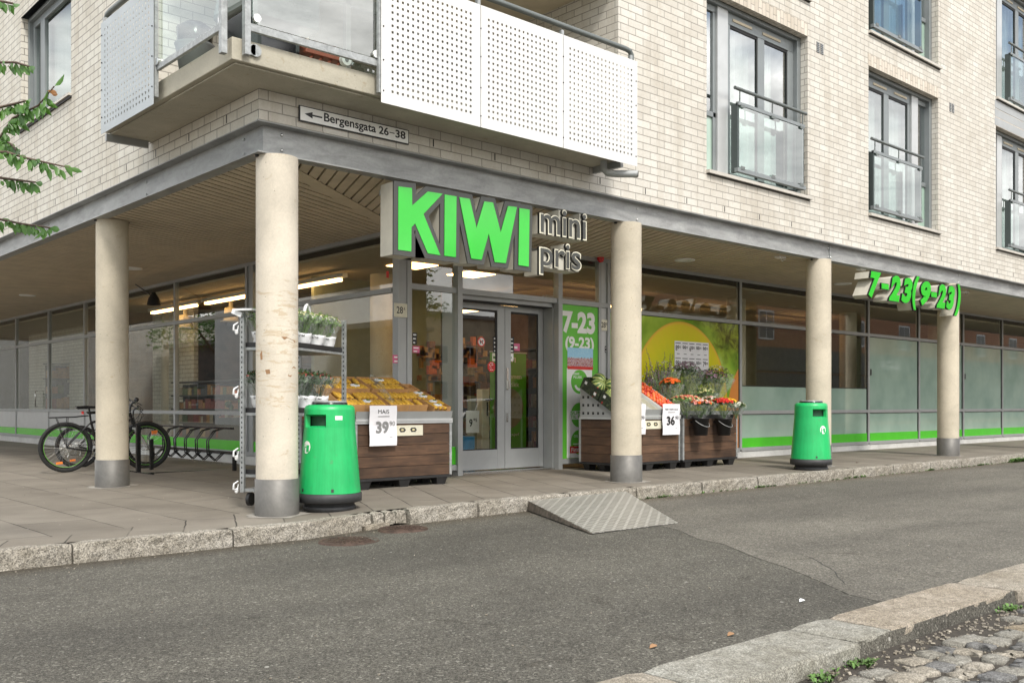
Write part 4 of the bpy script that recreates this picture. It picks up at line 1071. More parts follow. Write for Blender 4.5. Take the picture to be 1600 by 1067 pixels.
# access ramp of tread plate
def treadmat():
    m, nt, b = newmat('tread_plate'); g = nt.nodes.new('ShaderNodeNewGeometry')
    sp = nt.nodes.new('ShaderNodeSeparateXYZ'); nt.links.new(g.outputs['Position'], sp.inputs[0])
    a = math_(nt, 'ADD', math_(nt, 'MULTIPLY', sp.outputs[0], .8), math_(nt, 'MULTIPLY', sp.outputs[1], .6)); c_ = math_(nt, 'SUBTRACT', math_(nt, 'MULTIPLY', sp.outputs[1], .8), math_(nt, 'MULTIPLY', sp.outputs[0], .6))
    P_ = .095
    def cell(v, off=0): return math_(nt, 'SUBTRACT', math_(nt, 'FRACT', math_(nt, 'ADD', math_(nt, 'DIVIDE', v, P_), off)), .5)
    def lug(oa, oc, w, h):
        x = math_(nt, 'DIVIDE', cell(a, oa), w); y = math_(nt, 'DIVIDE', cell(c_, oc), h)
        return math_(nt, 'LESS_THAN', math_(nt, 'ADD', math_(nt, 'MULTIPLY', x, x), math_(nt, 'MULTIPLY', y, y)), 1)
    l = math_(nt, 'MAXIMUM', lug(0, 0, .40, .17), lug(.5, .5, .17, .40))
    f = noise(nt, 3, 5, .6)
    c = mixc(nt, ramp(nt, f, [(.3, (.22, .21, .185)), (.7, (.31, .30, .27))]), (.52, .51, .47), l)
    nt.links.new(c, b.inputs['Base Color']); b.inputs['Metallic'].default_value = .45; b.inputs['Roughness'].default_value = .45
    bump(nt, b, l, .6, .003); return m
M['tread'] = treadmat()
P1 = onY(826, 782, KY-.01); P2 = onY(978, 767, KY-.01); z0 = zr(8)+.012
P3, P4 = onZ(1059, 816, z0), onZ(926, 832, z0); 
P1b = Vector((P1.x, P1.y+.10, P1.z+.002)); P2b = Vector((P2.x, P2.y+.10, P2.z+.002)); S1 = Vector((P1.x-.03, P1.y-.01, z0)); S4 = P4+Vector((-.03, -.01, -.006))
r = MB('tread'); t = Vector((0, 0, -.006))
r.prism([P1, P4, P3, P2], t); pass
r.use('signblack').prism([P4-UZ*.0065, P3-UZ*.0065, P3-UZ*.014+Vector((0, .05, 0)), P4-UZ*.014+Vector((0, .05, 0))], (0, 0, -.003))
rp = recenter(r.build('access_ramp')); tag(rp, 'tread plate ramp leading from the road up to the pavement', 'ramp')
M['tread_dark'] = plain('dark_brown_tread_side', (.12, .10, .08), .7, .3, var=.4, scale=14)  # side skirt coloured darker brown than the tread plate
r = MB('tread_dark'); r.prism([S1, S4, P4-UZ*.007, P1-UZ*.007], (.004, 0, 0)); r.build('side_skirt', None).parent = rp
sk = rp.children[0] if rp.children else None
for v in sk.data.vertices: v.co -= rp.location
# manholes
for k, (x, y, rr, lb) in enumerate(((4.73, 7.40, .27, 'rusty round manhole cover in the asphalt, the nearer one'), (5.46, 7.60, .235, 'smaller rusty manhole cover against the drain inlet of the kerb'))):
    z = zr(x, y)+.008+.004*k; m_ = MB('rust'); m_.lathe([(.001, z+.001), (rr*.86, z+.001), (rr*.87, z-.006), (rr*.9, z-.006), (rr*.91, z+.003), (rr, z+.003), (rr+.01, z-.02)], (x, y, 0), 40)
    for i in range(5):
        for j in range(24 if i else 1): 
            a = 2*math.pi*j/24+i*.13; q = rr*.17*i; m_.obox((x+q*math.cos(a), y+q*math.sin(a), z+.003), (.022, .013, .006), Matrix.Rotation(a, 3, 'Z'))
    tag(recenter(m_.build('manhole_cover')), lb, 'manhole cover')

# ================= SIGNS =================
def polygeo(loops, off, name='face'):
    cu = bpy.data.curves.new(name, 'CURVE'); cu.dimensions = '2D'; cu.fill_mode = 'BOTH'; cu.offset = off
    for L in loops:
        sp = cu.splines.new('POLY'); sp.points.add(len(L)-1); sp.use_cyclic_u = True
        for p, q in zip(sp.points, L): p.co = (q[0], q[1], 0, 1)
    cu.extrude = .0005
    ob = bpy.data.objects.new(name, cu); C.objects.link(ob); dg = bpy.context.evaluated_depsgraph_get(); dg.update()
    me = bpy.data.meshes.new_from_object(ob.evaluated_get(dg)); bpy.data.objects.remove(ob)
    r = ([v.co.copy() for v in me.vertices], [tuple(p.vertices) for p in me.polygons]); bpy.data.meshes.remove(me); return r
def raised(mb, geo, Y, depth):            # 2D outline (x,z) turned into a slab whose front is at Y
    vs, fs = geo; mb.add([(p.x, Y if p.z < 0 else Y, p.y) if False else (p.x, Y+(depth if p.z < 0 else 0), p.y) for p in vs], fs)
SY = 8.42
def zc(q): p = onY(590+q[0]/3.678, 270+q[1]/3.678, SY); return (p.x, p.z)
LET = {'K': [(118, 80), (196, 89), (197, 189), (287, 109), (372, 122), (262, 238), (359, 475), (287, 463), (214, 292), (193, 314), (192, 453), (117, 443)],
       'I': [(384, 126), (452, 137), (448, 486), (382, 477)],
       'W': [(468, 141), (528, 151), (567, 318), (612, 166), (662, 172), (706, 344), (748, 192), (799, 198), (735, 520), (672, 514), (637, 350), (596, 500), (537, 494)],
       'I.': [(813, 204), (872, 213), (867, 540), (808, 531)]}
o = zc((490, 560)); sg = thing('shop_sign', 'big lime green illuminated word sign under the beam above the entrance', 'sign', (o[0], SY, o[1]))
for li, (k, L) in enumerate(LET.items()):
    pts = [zc(q) for q in L]; st_ = li*.0022
    pts.reverse()
    body = MB('signbody'); raised(body, polygeo([pts], .052), SY+.02+st_, .23+st_); ob = body.build('letter', sg)
    rim = MB('signgrey'); raised(rim, polygeo([pts], .056), SY+st_, .018); rim.build('letter_rim', ob)
    face = MB('limegreen'); raised(face, polygeo([pts], .000), SY-.006, .005); face.build('letter_face', ob)
mb = MB('alu'); mb.box(5.95, 7.8, SY+.26, SY+.30, 3.30, 3.36)
for x in (6.1, 6.9, 7.7): mb.box(x, x+.04, SY+.25, SY+.30, 3.30, 3.47)
mb.build('mounting_rail', sg)
def lettersign(word, pA, pB, base, Y, name):   # word drawn between pixel corners of its face
    pass
a = onY(843, 330, SY); b = onY(917, 372, SY)
sg2 = thing('word_sign', 'two small grey lower case words with white outlines right of the green sign', 'sign', (a.x, SY, 2.65))
for word, (l, r_, zt, zb, dots, zx) in {'mini': (onY(842.5, 0, SY).x, onY(917, 0, SY).x, onY(880, 327, SY).z, onY(880, 371, SY).z, None, None),
                                     'pris': (onY(842, 0, SY).x, onY(908.5, 0, SY).x, onY(884, 380, SY).z, onY(846, 430, SY).z, None, None)}.items():
    e = .022
    vs, fs, x0, x1, y0, y1 = textgeo(word, .0, .01)
    t = MB('signblack'); text(t, word, (l, SY+.03, zb), UX, UZ, r_-l, zt-zb, off=.034, depth=.03, mat='signblack'); w_ = t.build('word', sg2)
    t = MB('white'); text(t, word, (l+.003, SY, zb+.003), UX, UZ, r_-l-.006, zt-zb-.006, off=.020, depth=.004, mat='plate'); t.build('word_outline', w_)
    t = MB('signgrey'); text(t, word, (l+e, SY-.004, zb+e), UX, UZ, r_-l-2*e, zt-zb-2*e, off=.006, depth=.004, mat='signgrey'); t.build('word_face', w_)
    t = MB('signbody')
    if word == 'mini':
        hx = zb+(zt-zb)*.74
        t.box(l+.0, r_-.01, SY+.032, SY+.26, zb+.005, hx-.03)
        for q in (.49, .93): t.box(l+(r_-l)*q-.045, l+(r_-l)*q+.04, SY+.032, SY+.26, hx-.029, zt-.01)
    else:
        hx = zb+(zt-zb)*.80; zl = zb+(zt-zb)*.22
        t.box(l+.0, r_-.02, SY+.032, SY+.26, zl+.005, hx-.05); t.box(l, l+.10, SY+.032, SY+.26, zb+.005, zl+.004); t.box(l+(r_-l)*.68-.05, l+(r_-l)*.68+.04, SY+.032, SY+.26, hx-.049, zt-.01)
    t.build('sign_box', sg2)
# opening hours sign
Y7 = 8.30; l = onY(1357, 0, Y7).x; r_ = onY(1497, 0, Y7).x; zb, zt = 2.80, 3.40
sg3 = thing('opening_hours_sign', 'lime green 7-23 numerals hanging under the beam at the right', 'sign', (l, Y7, 2.8))
def hours(mb, mat, Y, depth, off, e):
    # digits on their own line, brackets taller
    W = r_-l; segs = [('7', 0, .145, 0), ('-', .15, .235, 2), ('2', .245, .375, 0), ('3', .385, .515, 0), ('(', .515, .60, 1), ('9', .60, .725, 0), ('-', .735, .805, 2), ('2', .81, .905, 0)]
    segs = [('7', .0, .12, 0), ('-', .13, .20, 2), ('2', .205, .325, 0), ('3', .335, .455, 0), ('(', .455, .535, 1), ('9', .545, .665, 0), ('-', .67, .735, 2), ('2', .735, .845, 0), ('3', .85, .955, 0), (')', .95, 1.03, 1)]
    for ch, a, b, k in segs:
        z0, z1 = ((2.90, 3.36), (2.80, 3.42), (3.09, 3.18))[k]
        text(mb, ch, (l+W*a+e, Y, z0+e), UX, UZ, W*(b-a)-2*e, z1-z0-2*e, off=off, depth=depth, mat=mat, shear=0 if k == 2 else .28)
t = MB('signbody'); hours(t, 'signbody', Y7+.30, .27, .055, .0); bd = t.build('numeral_boxes', sg3)
t = MB('signblack'); hours(t, 'signblack', Y7+.028, .028, .062, -.012); t.build('numeral_rims', bd)
t = MB('limegreen'); hours(t, 'limegreen', Y7-.001, .006, .055, -.002); t.build('numeral_faces', bd)
# street name sign
o = onY(468, 190, YF-.03); wd = onY(639, 0, YF-.03).x-o.x; z0, z1 = 3.845, 4.0
s = MB('ink'); s.box(o.x, o.x+wd, YF-.028, YF-.010, z0, z1)
ss = recenter(s.build('street_name_sign')); tag(ss, 'long white street name sign with black border above the beam', 'sign')
def kid(mb, name, par, bevel=0): 
    return mb.build(name, par, bevel)
s = MB('white'); s.box(o.x+.010, o.x+wd-.010, YF-.031, YF-.0282, z0+.010, z1-.010); kid(s, 'enamel_face', ss)
s = MB('ink'); zt_ = z0+.047
ax = o.x+.055; s.prism([(ax, YF-.0322, z0+.078), (ax+.09, YF-.0322, z0+.110), (ax+.09, YF-.0322, z0+.086), (ax+.20, YF-.0322, z0+.086), (ax+.20, YF-.0322, z0+.070), (ax+.09, YF-.0322, z0+.070), (ax+.09, YF-.0322, z0+.046)], (0, .001, 0))
text(s, 'Bergensgata', (o.x+.275, YF-.0315, z0+.020), UX, UZ, .625, .112, off=.022, depth=.001)
text(s, '26', (o.x+.935, YF-.0315, z0+.045), UX, UZ, .125, .084, off=.022, depth=.001); s.box(o.x+1.07, o.x+1.135, YF-.0325, YF-.0315, z0+.080, z0+.089)
text(s, '38', (o.x+1.148, YF-.0315, z0+.045), UX, UZ, .13, .084, off=.022, depth=.001); kid(s, 'lettering', ss)
# house numbers
def plate(px0, px1, py0, py1, Y, sup, lb):
    a = onY(px0, py1, Y); b = onY(px1, py0, Y); s = MB('plate'); s.box(a.x, b.x, Y-.014, Y-.004, a.z, b.z); q = recenter(s.build('house_number_plate', bevel=.012)); tag(q, lb, 'house number')
    s = MB('ink'); w = b.x-a.x; h = b.z-a.z
    text(s, '28', (a.x+w*.18, Y-.0148, a.z+h*.26), UX, UZ, w*.48, h*.5, off=.012, depth=.001); text(s, sup, (a.x+w*.70, Y-.0148, a.z+h*.5), UX, UZ, w*.13, h*.24, off=.0, depth=.001)
    s.build('lettering', q)
plate(615, 635.5, 475, 495, GY-.028, 'A', 'cream house number plate on the grey post left of the entrance')
plate(936, 950, 500, 516, GY+.03, 'B', 'cream house number plate right of the green entrance poster')
# stickers
def sticker(px0, py0, px1, py1, Y, mat, name, lb, lines=0, lm='white'):
    a = onY(px0, py1, Y); b = onY(px1, py0, Y); s = MB(mat); s.box(a.x, b.x, Y-.002, Y, a.z, b.z); q = recenter(s.build(name)); tag(q, lb, 'sticker')
    if lines:
        s = MB(lm); h = b.z-a.z; w = b.x-a.x
        for i in range(lines): s.box(a.x+w*.15, a.x+w*random.uniform(.6, .9), Y-.003, Y-.0021, a.z+h*(i+.3)/lines, a.z+h*(i+.62)/lines)
        s.build('print', q)
    return q
random.seed(9)
sticker(613.5, 555, 629, 567, GY-.0-.001, 'pink', 'sticker', 'pink sticker on the grey post below the house number', 2)
sticker(603.5, 424, 607.5, 434, GY-.025, 'red', 'sticker', 'small torn red sticker high on the corner post')
sticker(644.5, 541, 655.5, 551, GY+.038, 'pink', 'sticker', 'pink sticker on the glass left of the door', 2)
sticker(644.5, 520, 651, 538, GY+.038, 'ink', 'sticker', 'black and white camera sticker on the glass left of the door', 3)
sticker(770.5, 526, 779, 551, DY-.002+.025, 'ink', 'sticker', 'tall black sticker at the edge of the left door', 4)
sticker(769, 552, 778, 564, DY-.002+.025, 'plate', 'sticker', 'pale green sticker under the black one on the left door', 1, 'leaf')
sticker(796.5, 527, 803, 551, DY-.002+.025, 'ink', 'sticker', 'tall black sticker at the edge of the right door', 4)
sticker(795, 552.5, 802, 564, DY-.002+.025, 'white', 'sticker', 'small blue and white sticker on the right door', 1, 'frost')
sticker(802, 537, 812, 548, DY-.002+.025, 'pink', 'sticker', 'pink sticker beside the black one on the right door', 1)
sticker(945, 541, 951, 551, GY+.038, 'ink', 'sticker', 'small black sticker on the narrow panel below the right house number', 2)
for (px, py, rr, nm, lb) in ((752, 534, 8, 'no_dogs_sign', 'round white no dogs sign with a red ring on the left door'), (768, 573, 9.2, 'door_notice', 'red eight sided notice on the left door')):
    o = onY(px, py, DY+.022); R_ = rr*14.4/F_PX*.98
    s = MB('red'); n = 32 if rr == 8 else 8
    s.cyl((o.x, DY+.020, o.z), (o.x, DY+.0235, o.z), R_, n=n, smooth=False) if n == 32 else s.prism([(o.x+R_*math.cos(R(22.5+45*k)), DY+.0205, o.z+R_*math.sin(R(22.5+45*k))) for k in range(8)], (0, .003, 0))
    q = recenter(s.build(nm)); tag(q, lb, 'sign')
    s = MB('white')
    if rr == 8:
        s.cyl((o.x, DY+.0185, o.z), (o.x, DY+.0199, o.z), R_*.78, n=32, smooth=False); s.use('ink')
        u = R_*.10
        def P_(pts): s.prism([(o.x+x*u, DY+.017, o.z+z*u) for x, z in pts], (0, .0012, 0))
        P_([(-4, -1), (3, -1), (3.4, 1.6), (5.2, 1.2), (5.4, 2.6), (3.6, 4), (2.4, 3.6), (2, 1.4), (-3.6, 1.4), (-4.6, 3.4), (-5.2, 3.2), (-4.4, .4)])
        for x in (-3.8, -2.4, 1.2, 2.6): P_([(x-.5, -4.4), (x+.5, -4.4), (x+.5, -.9), (x-.5, -.9)])
        s.use('red'); s.prism([(o.x-R_*.6, DY+.0155, o.z+R_*.5), (o.x-R_*.5, DY+.0155, o.z+R_*.6), (o.x+R_*.6, DY+.0155, o.z-R_*.5), (o.x+R_*.5, DY+.0155, o.z-R_*.6)], (0, .001, 0))
    else:
        for i in range(5):
            for _ in range(2): x = random.uniform(-.7, .3)*R_; s.box(o.x+x, o.x+x+R_*random.uniform(.15, .5), DY+.0192, DY+.0203, o.z+R_*(.6-i*.3), o.z+R_*(.72-i*.3))
    s.build('emblem', q)
# green poster in the fixed panel right of the doors
PX0, PX1 = EX[3]+.046, EX[4]-.031; W = PX1-PX0
py_ = GY+.028
s = MB('postergreen'); s.box(PX0, PX1, py_, py_+.006, .185, 2.655); q = recenter(s.build('entrance_poster')); tag(q, 'tall green opening hours poster right of the entrance doors', 'poster')
s = MB('white'); y = py_-.0005
text(s, '7-23', (PX0+W*.06, y, 2.20), UX, UZ, W*.86, .36, off=.045, depth=.0015, mat='white')
text(s, '(9-23)', (PX0+W*.13, y, 1.90), UX, UZ, W*.76, .25, off=.035, depth=.0015, mat='white')
s.box(PX0+W*.17, PX0+W*.84, y-.0015, y, .19, 1.64); s.build('white_print', q)
s = MB('postergreen'); yy = y-.0022
ccx = PX0+W*.50
s.cyl((ccx, yy, 1.42), (ccx, yy+.0006, 1.42), .195, n=40, smooth=False)
s.cyl((ccx, yy, .86+.02), (ccx, yy+.0006, .86+.02), .20, n=40, smooth=False); s.cyl((ccx, yy, .42+.02), (ccx, yy+.0006, .44), .20, n=40, smooth=False)
s.use('white'); 
arc = [(ccx+.12*math.cos(R(a)), yy-.001, 1.39+.12*math.sin(R(a))) for a in range(195, 346, 10)]+[(ccx+.075*math.cos(R(a)), yy-.001, 1.39+.075*math.sin(R(a))) for a in range(345, 194, -10)]
for i in range(15): s.add([arc[i], arc[i+1], arc[-2-i], arc[-1-i]], [(0, 1, 2, 3)])
text(s, 'KIWI', (ccx-.14, yy-.001, 1.53), UX, UZ, .13, .035, off=.02, depth=.0008, mat='white'); text(s, 'PLUSS', (ccx-.14, yy-.001, 1.475), UX, UZ, .19, .04, off=.02, depth=.0008, mat='white')
s.box(ccx-.24, ccx+.24, yy-.001, yy, .81, .95)
text(s, '4', (ccx+.0, yy-.001, .44), UX, UZ, .09, .14, off=.03, depth=.0008, mat='white')
text(s, 'OG', (ccx-.13, yy-.001, .52), UX, UZ, .09, .04, off=.01, depth=.0008, mat='white')
for k in range(3): s.box(ccx-.15+.03*k, ccx+.13-.03*k, yy-.001, yy-.0002, .405-.035*k, .42-.035*k)
s.use('postergreen'); text(s, 'SUNT', (ccx-.21, yy-.0022, .89), UX, UZ, .36, .055, off=.02, depth=.0008, mat='postergreen'); text(s, 'TIL FOLK', (ccx-.21, yy-.0022, .825), UX, UZ, .42, .055, off=.02, depth=.0008, mat='postergreen')
s.use('red'); s.box(ccx-.22, ccx+.22, yy-.001, yy, .205+.06, .32+.06); text(s, 'First', (ccx-.19, yy-.0022, .225+.06), UX, UZ, .2, .07, off=.015, depth=.0008, mat='white'); s.build('circles_print', q)
s = MB('frost'); 
def skymat():
    m, nt, b = newmat('flag_crowd_print'); g = nt.nodes.new('ShaderNodeNewGeometry'); sp = nt.nodes.new('ShaderNodeSeparateXYZ'); nt.links.new(g.outputs['Position'], sp.inputs[0])
    t = math_(nt, 'DIVIDE', math_(nt, 'SUBTRACT', sp.outputs[2], 1.62), .33)
    n = noise(nt, 30, 4, .8)
    c = mixc(nt, ramp(nt, n, [(.42, (.30, .03, .02)), (.5, (.6, .6, .6)), (.56, (.5, .06, .04)), (.62, (.1, .15, .35))]), ramp(nt, n, [(.3, (.22, .50, .72)), (.7, (.42, .66, .80))]), math_(nt, 'GREATER_THAN', math_(nt, 'MULTIPLY_ADD', n, .3, t), .72))
    nt.links.new(c, b.inputs['Base Color']); return m
M['flagprint'] = skymat(); s = MB('flagprint'); s.box(PX0+W*.18, PX0+W*.86, yy-.004, yy-.003, 1.62, 1.97); s.use('red'); s.box(PX0+W*.18, PX0+W*.86, yy-.0046, yy-.004, 1.62, 1.67)
tag(recenter(s.build('flag_poster')), 'small blue and red flag poster taped over the green poster', 'poster')
# price sheet on the fruit picture
a = onY(1054, 580, GY+.02); b = onY(1107, 536, GY+.02)
s = MB('paper'); s.box(a.x, b.x, GY+.016, GY+.02, a.z, b.z); q = recenter(s.build('price_sheet')); tag(q, 'white sheet of ten bouquet prices on the fruit poster', 'price sheet')
s = MB('ink'); w = (b.x-a.x)/5; h = (b.z-a.z)/2
for r0, row in enumerate((('99', '109', '39', '99', '79'), ('89', '99', '69', '99', '99'))):
    for c0, t_ in enumerate(row):
        text(s, t_, (a.x+w*(c0+.12), GY+.0158, a.z+h*(r0+.36)), UX, UZ, w*.5, h*.36, off=.02, depth=.001); text(s, '90', (a.x+w*(c0+.66), GY+.0158, a.z+h*(r0+.52)), UX, UZ, w*.22, h*.16, off=.0, depth=.001)
        s.box(a.x+w*(c0+.1), a.x+w*(c0+.85), GY+.0150, GY+.0158, a.z+h*(r0+.84), a.z+h*(r0+.89)); s.box(a.x+w*(c0+.3), a.x+w*(c0+.7), GY+.0150, GY+.0158, a.z+h*(r0+.14), a.z+h*(r0+.18))
s.build('prices', q)
# downlights in the soffit
def downlight(x, y, r, lb, grp=None):
    s = MB('white'); s.lathe([(r*.62, SZ-.002), (r*.62, SZ-.012), (r, SZ-.016), (r, SZ+.0)], (x, y, 0), 28); s.use('white'); s.lathe([(.001, SZ-.003), (r*.62, SZ-.004)], (x, y, 0), 28)
    o = recenter(s.build('downlight')); tag(o, lb, 'ceiling light', grp)
for px, py, lb in ((43, 461, 'round recessed light in the side soffit, farthest left'), (207, 419, 'round recessed light in the side soffit half hidden by the column'), (1070, 406, 'round recessed light in the soffit above the fruit poster'), (1317, 443, 'round recessed light in the soffit left of the hours sign')):
    o = onZ(px, py, SZ); downlight(o.x, o.y, .17, lb, 'recessed lights in the soffit')
for px, py, lb in ((1219, 401, 'small bent halogen lamp in the soffit behind the beam'), (1345, 420, 'small halogen lamp above the hours sign'), (1508, 455, 'small halogen lamp right of the hours sign'), (1133, 434, 'small white sensor lamp over the shop window transom')):
    o = onZ(px, py, SZ); s = MB('white'); s.box(o.x-.09, o.x+.09, o.y-.05, o.y+.05, SZ-.03, SZ-.001); s.use('chrome').tube([(o.x, o.y, SZ-.03), (o.x+.05, o.y, SZ-.07), (o.x+.1, o.y-.03, SZ-.04)], .006, 6)
    tag(recenter(s.build('halogen_lamp')), lb, 'lamp', 'small lamps on the soffit')
o = onZ(933, 403, SZ); s = MB('redlamp'); s.lathe([(.06, SZ), (.055, SZ-.05), (.03, SZ-.08), (.001, SZ-.085)], (o.x, o.y-.08, 0), 16); tag(recenter(s.build('alarm_beacon')), 'small red alarm light on the soffit beside the column', 'alarm light')
o = onX(232, 466, 7.2); s = MB('signblack'); c0 = Vector((7.3, o.y, o.z)); s.tube([c0+Vector((0, .9, .35)), c0+Vector((0, .2, .1)), c0], .012, 6); s.lathe([(.03, .12), (.10, .0), (.13, -.12)], c0, 16); tag(recenter(s.build('bracket_lamp')), 'dark bracket lamp hanging in front of the side window', 'lamp')  # dark lamp on a bracket, no camera
# ================= LITTER BINS =================
M['binliner'] = plain('dark_green_liner', (.006, .05, .02), .7)
def make_bin(x, y, rz, label, sticker_, pic=0):
    z = zp(x)-.004; t = thing('litter_bin', label, 'litter bin', (x, y, z), 'green litter bins on the pavement')
    T = Matrix.Translation((x, y, z)) @ Matrix.Rotation(rz, 4, 'Z')
    s = MB('bin'); s.X = T; n = 72; prof = [(.308, .175), (.306, .20), (.268, .86), (.266, .90)]
    # slot: opening in the shell between the shoulder and the body, facing local -Y +- 24 deg
    zs = [.18, .30, .45, .60, .72, .80, .835, .965, .99, 1.01]
    def rad(zz): return .310-(zz-.18)*.066/.8 if zz < .835 else .256-(zz-.835)*.02
    def pt(k, zz, dr=0):
        a = 2*math.pi*k/n-math.pi/2; r_ = rad(zz)+dr; return (r_*math.cos(a), r_*math.sin(a), zz)
    hole = range(-6, 6)
    for zi in range(len(zs)-1):
        for k in range(n):
            kk = k if k < n/2 else k-n
            if zs[zi] >= .834 and zs[zi+1] <= .966 and kk in hole: continue
            s.add([pt(k, zs[zi]), pt(k+1, zs[zi]), pt(k+1, zs[zi+1]), pt(k, zs[zi+1])], [(0, 1, 2, 3)], True)
    # lip round the slot going inward
    for k in hole:
        s.add([pt(k, .835), pt(k+1, .835), pt(k+1, .85, -.05), pt(k, .85, -.05)], [(0, 1, 2, 3)]); s.add([pt(k, .965), pt(k+1, .965), pt(k+1, .95, -.05), pt(k, .95, -.05)], [(0, 1, 2, 3)])
    for k in (-6, 6): s.add([pt(k, .835), pt(k, .965), pt(k, .965, -.05), pt(k, .835, -.05)], [(0, 1, 2, 3)])
    # shoulder
    s.lathe([(rad(1.01), 1.01), (.247, 1.035), (.232, 1.052), (.205, 1.06), (.17, 1.062)], (0, 0, 0), n)
    body = s.build('body', t)
    s = MB('binliner'); s.X = T; s.lathe([(.19, .3), (.19, 1.03)], (0, 0, 0), 36); s.build('liner', t)
    for v in (0,): pass
    s = MB('blackgloss'); s.X = T; s.lathe([(.18, 1.058), (.18, 1.078), (.165, 1.086), (.05, 1.088), (.001, 1.084)], (0, 0, 0), 40); s.use('steel_bright'); s.lathe([(.165, 1.078), (.175, 1.094), (.150, 1.10), (.13, 1.088)], (0, 0, 0), 40); s.build('ash_lid', t)
    s = MB('binbase'); s.X = T; s.lathe([(.313, .178), (.322, .172), (.322, .095), (.295, .085), (.25, .08), (.25, .0)], (0, 0, 0), 56); s.lathe([(.25, .05), (.262, .045), (.262, .012), (.25, .004)], (0, 0, 0), 56); s.build('base', t)
    def onshell(a, zz, w, h, mat, nm, dr=.0025, nseg=10, ell=False, par=None):
        s = MB(mat); s.X = T
        for i in range(nseg):
            f0, f1 = i/nseg*2-1, (i+1)/nseg*2-1
            h0 = (math.sqrt(max(0, 1-f0*f0)) if ell else 1)*h/2; h1 = (math.sqrt(max(0, 1-f1*f1)) if ell else 1)*h/2
            def q(f, dz): r_ = rad(zz+dz)+dr; aa = a+f*w/2/r_; return (r_*math.cos(aa), r_*math.sin(aa), zz+dz)
            s.add([q(f0, -h0), q(f1, -h1), q(f1, h1), q(f0, h0)], [(0, 1, 2, 3)])
        return s.build(nm, par or t)
    ab = -math.pi/2+.40*(1 if not sticker_ else -1)*0
    bd = onshell(-math.pi/2+pic, .64, .115, .125, 'white', 'badge', ell=True, nseg=16)
    # litter pictogram: little figure and basket
    for (da, dz, w, h) in ((-.075, .025, .014, .018), (-.075, -.008, .018, .04), (-.085, -.038, .009, .03), (-.065, -.038, .009, .03), (-.03, .0, .045, .008), (.045, -.018, .04, .06), (.045, .017, .05, .008)):
        onshell(-math.pi/2+pic+da*1.6, .64+dz, w, h, 'bin', 'pictogram', .004, 2, par=bd)
    for a in (-math.pi/2-.62*0+.75*1, -math.pi/2-.35): onshell(a, .215, .026, .032, 'binbase', 'latch')
    if sticker_: onshell(-math.pi/2+1.02, .93, .075, .04, 'white', 'sticker')
    return t
def face(x, y, extra): return math.atan2(-x*0-y, -x)+math.pi/2+extra   # slot turned relative to the line of sight
b1 = make_bin(5.21, 8.52, face(5.21, 8.52, R(-38)), 'large green litter bin between the scarred column and the corn crate', True, -.30)
b2 = make_bin(13.84, 8.24, face(13.84, 8.24, R(36)), 'green litter bin in front of the column near the flower stand', False, .10)
b2.name = 'litter_bin.001'

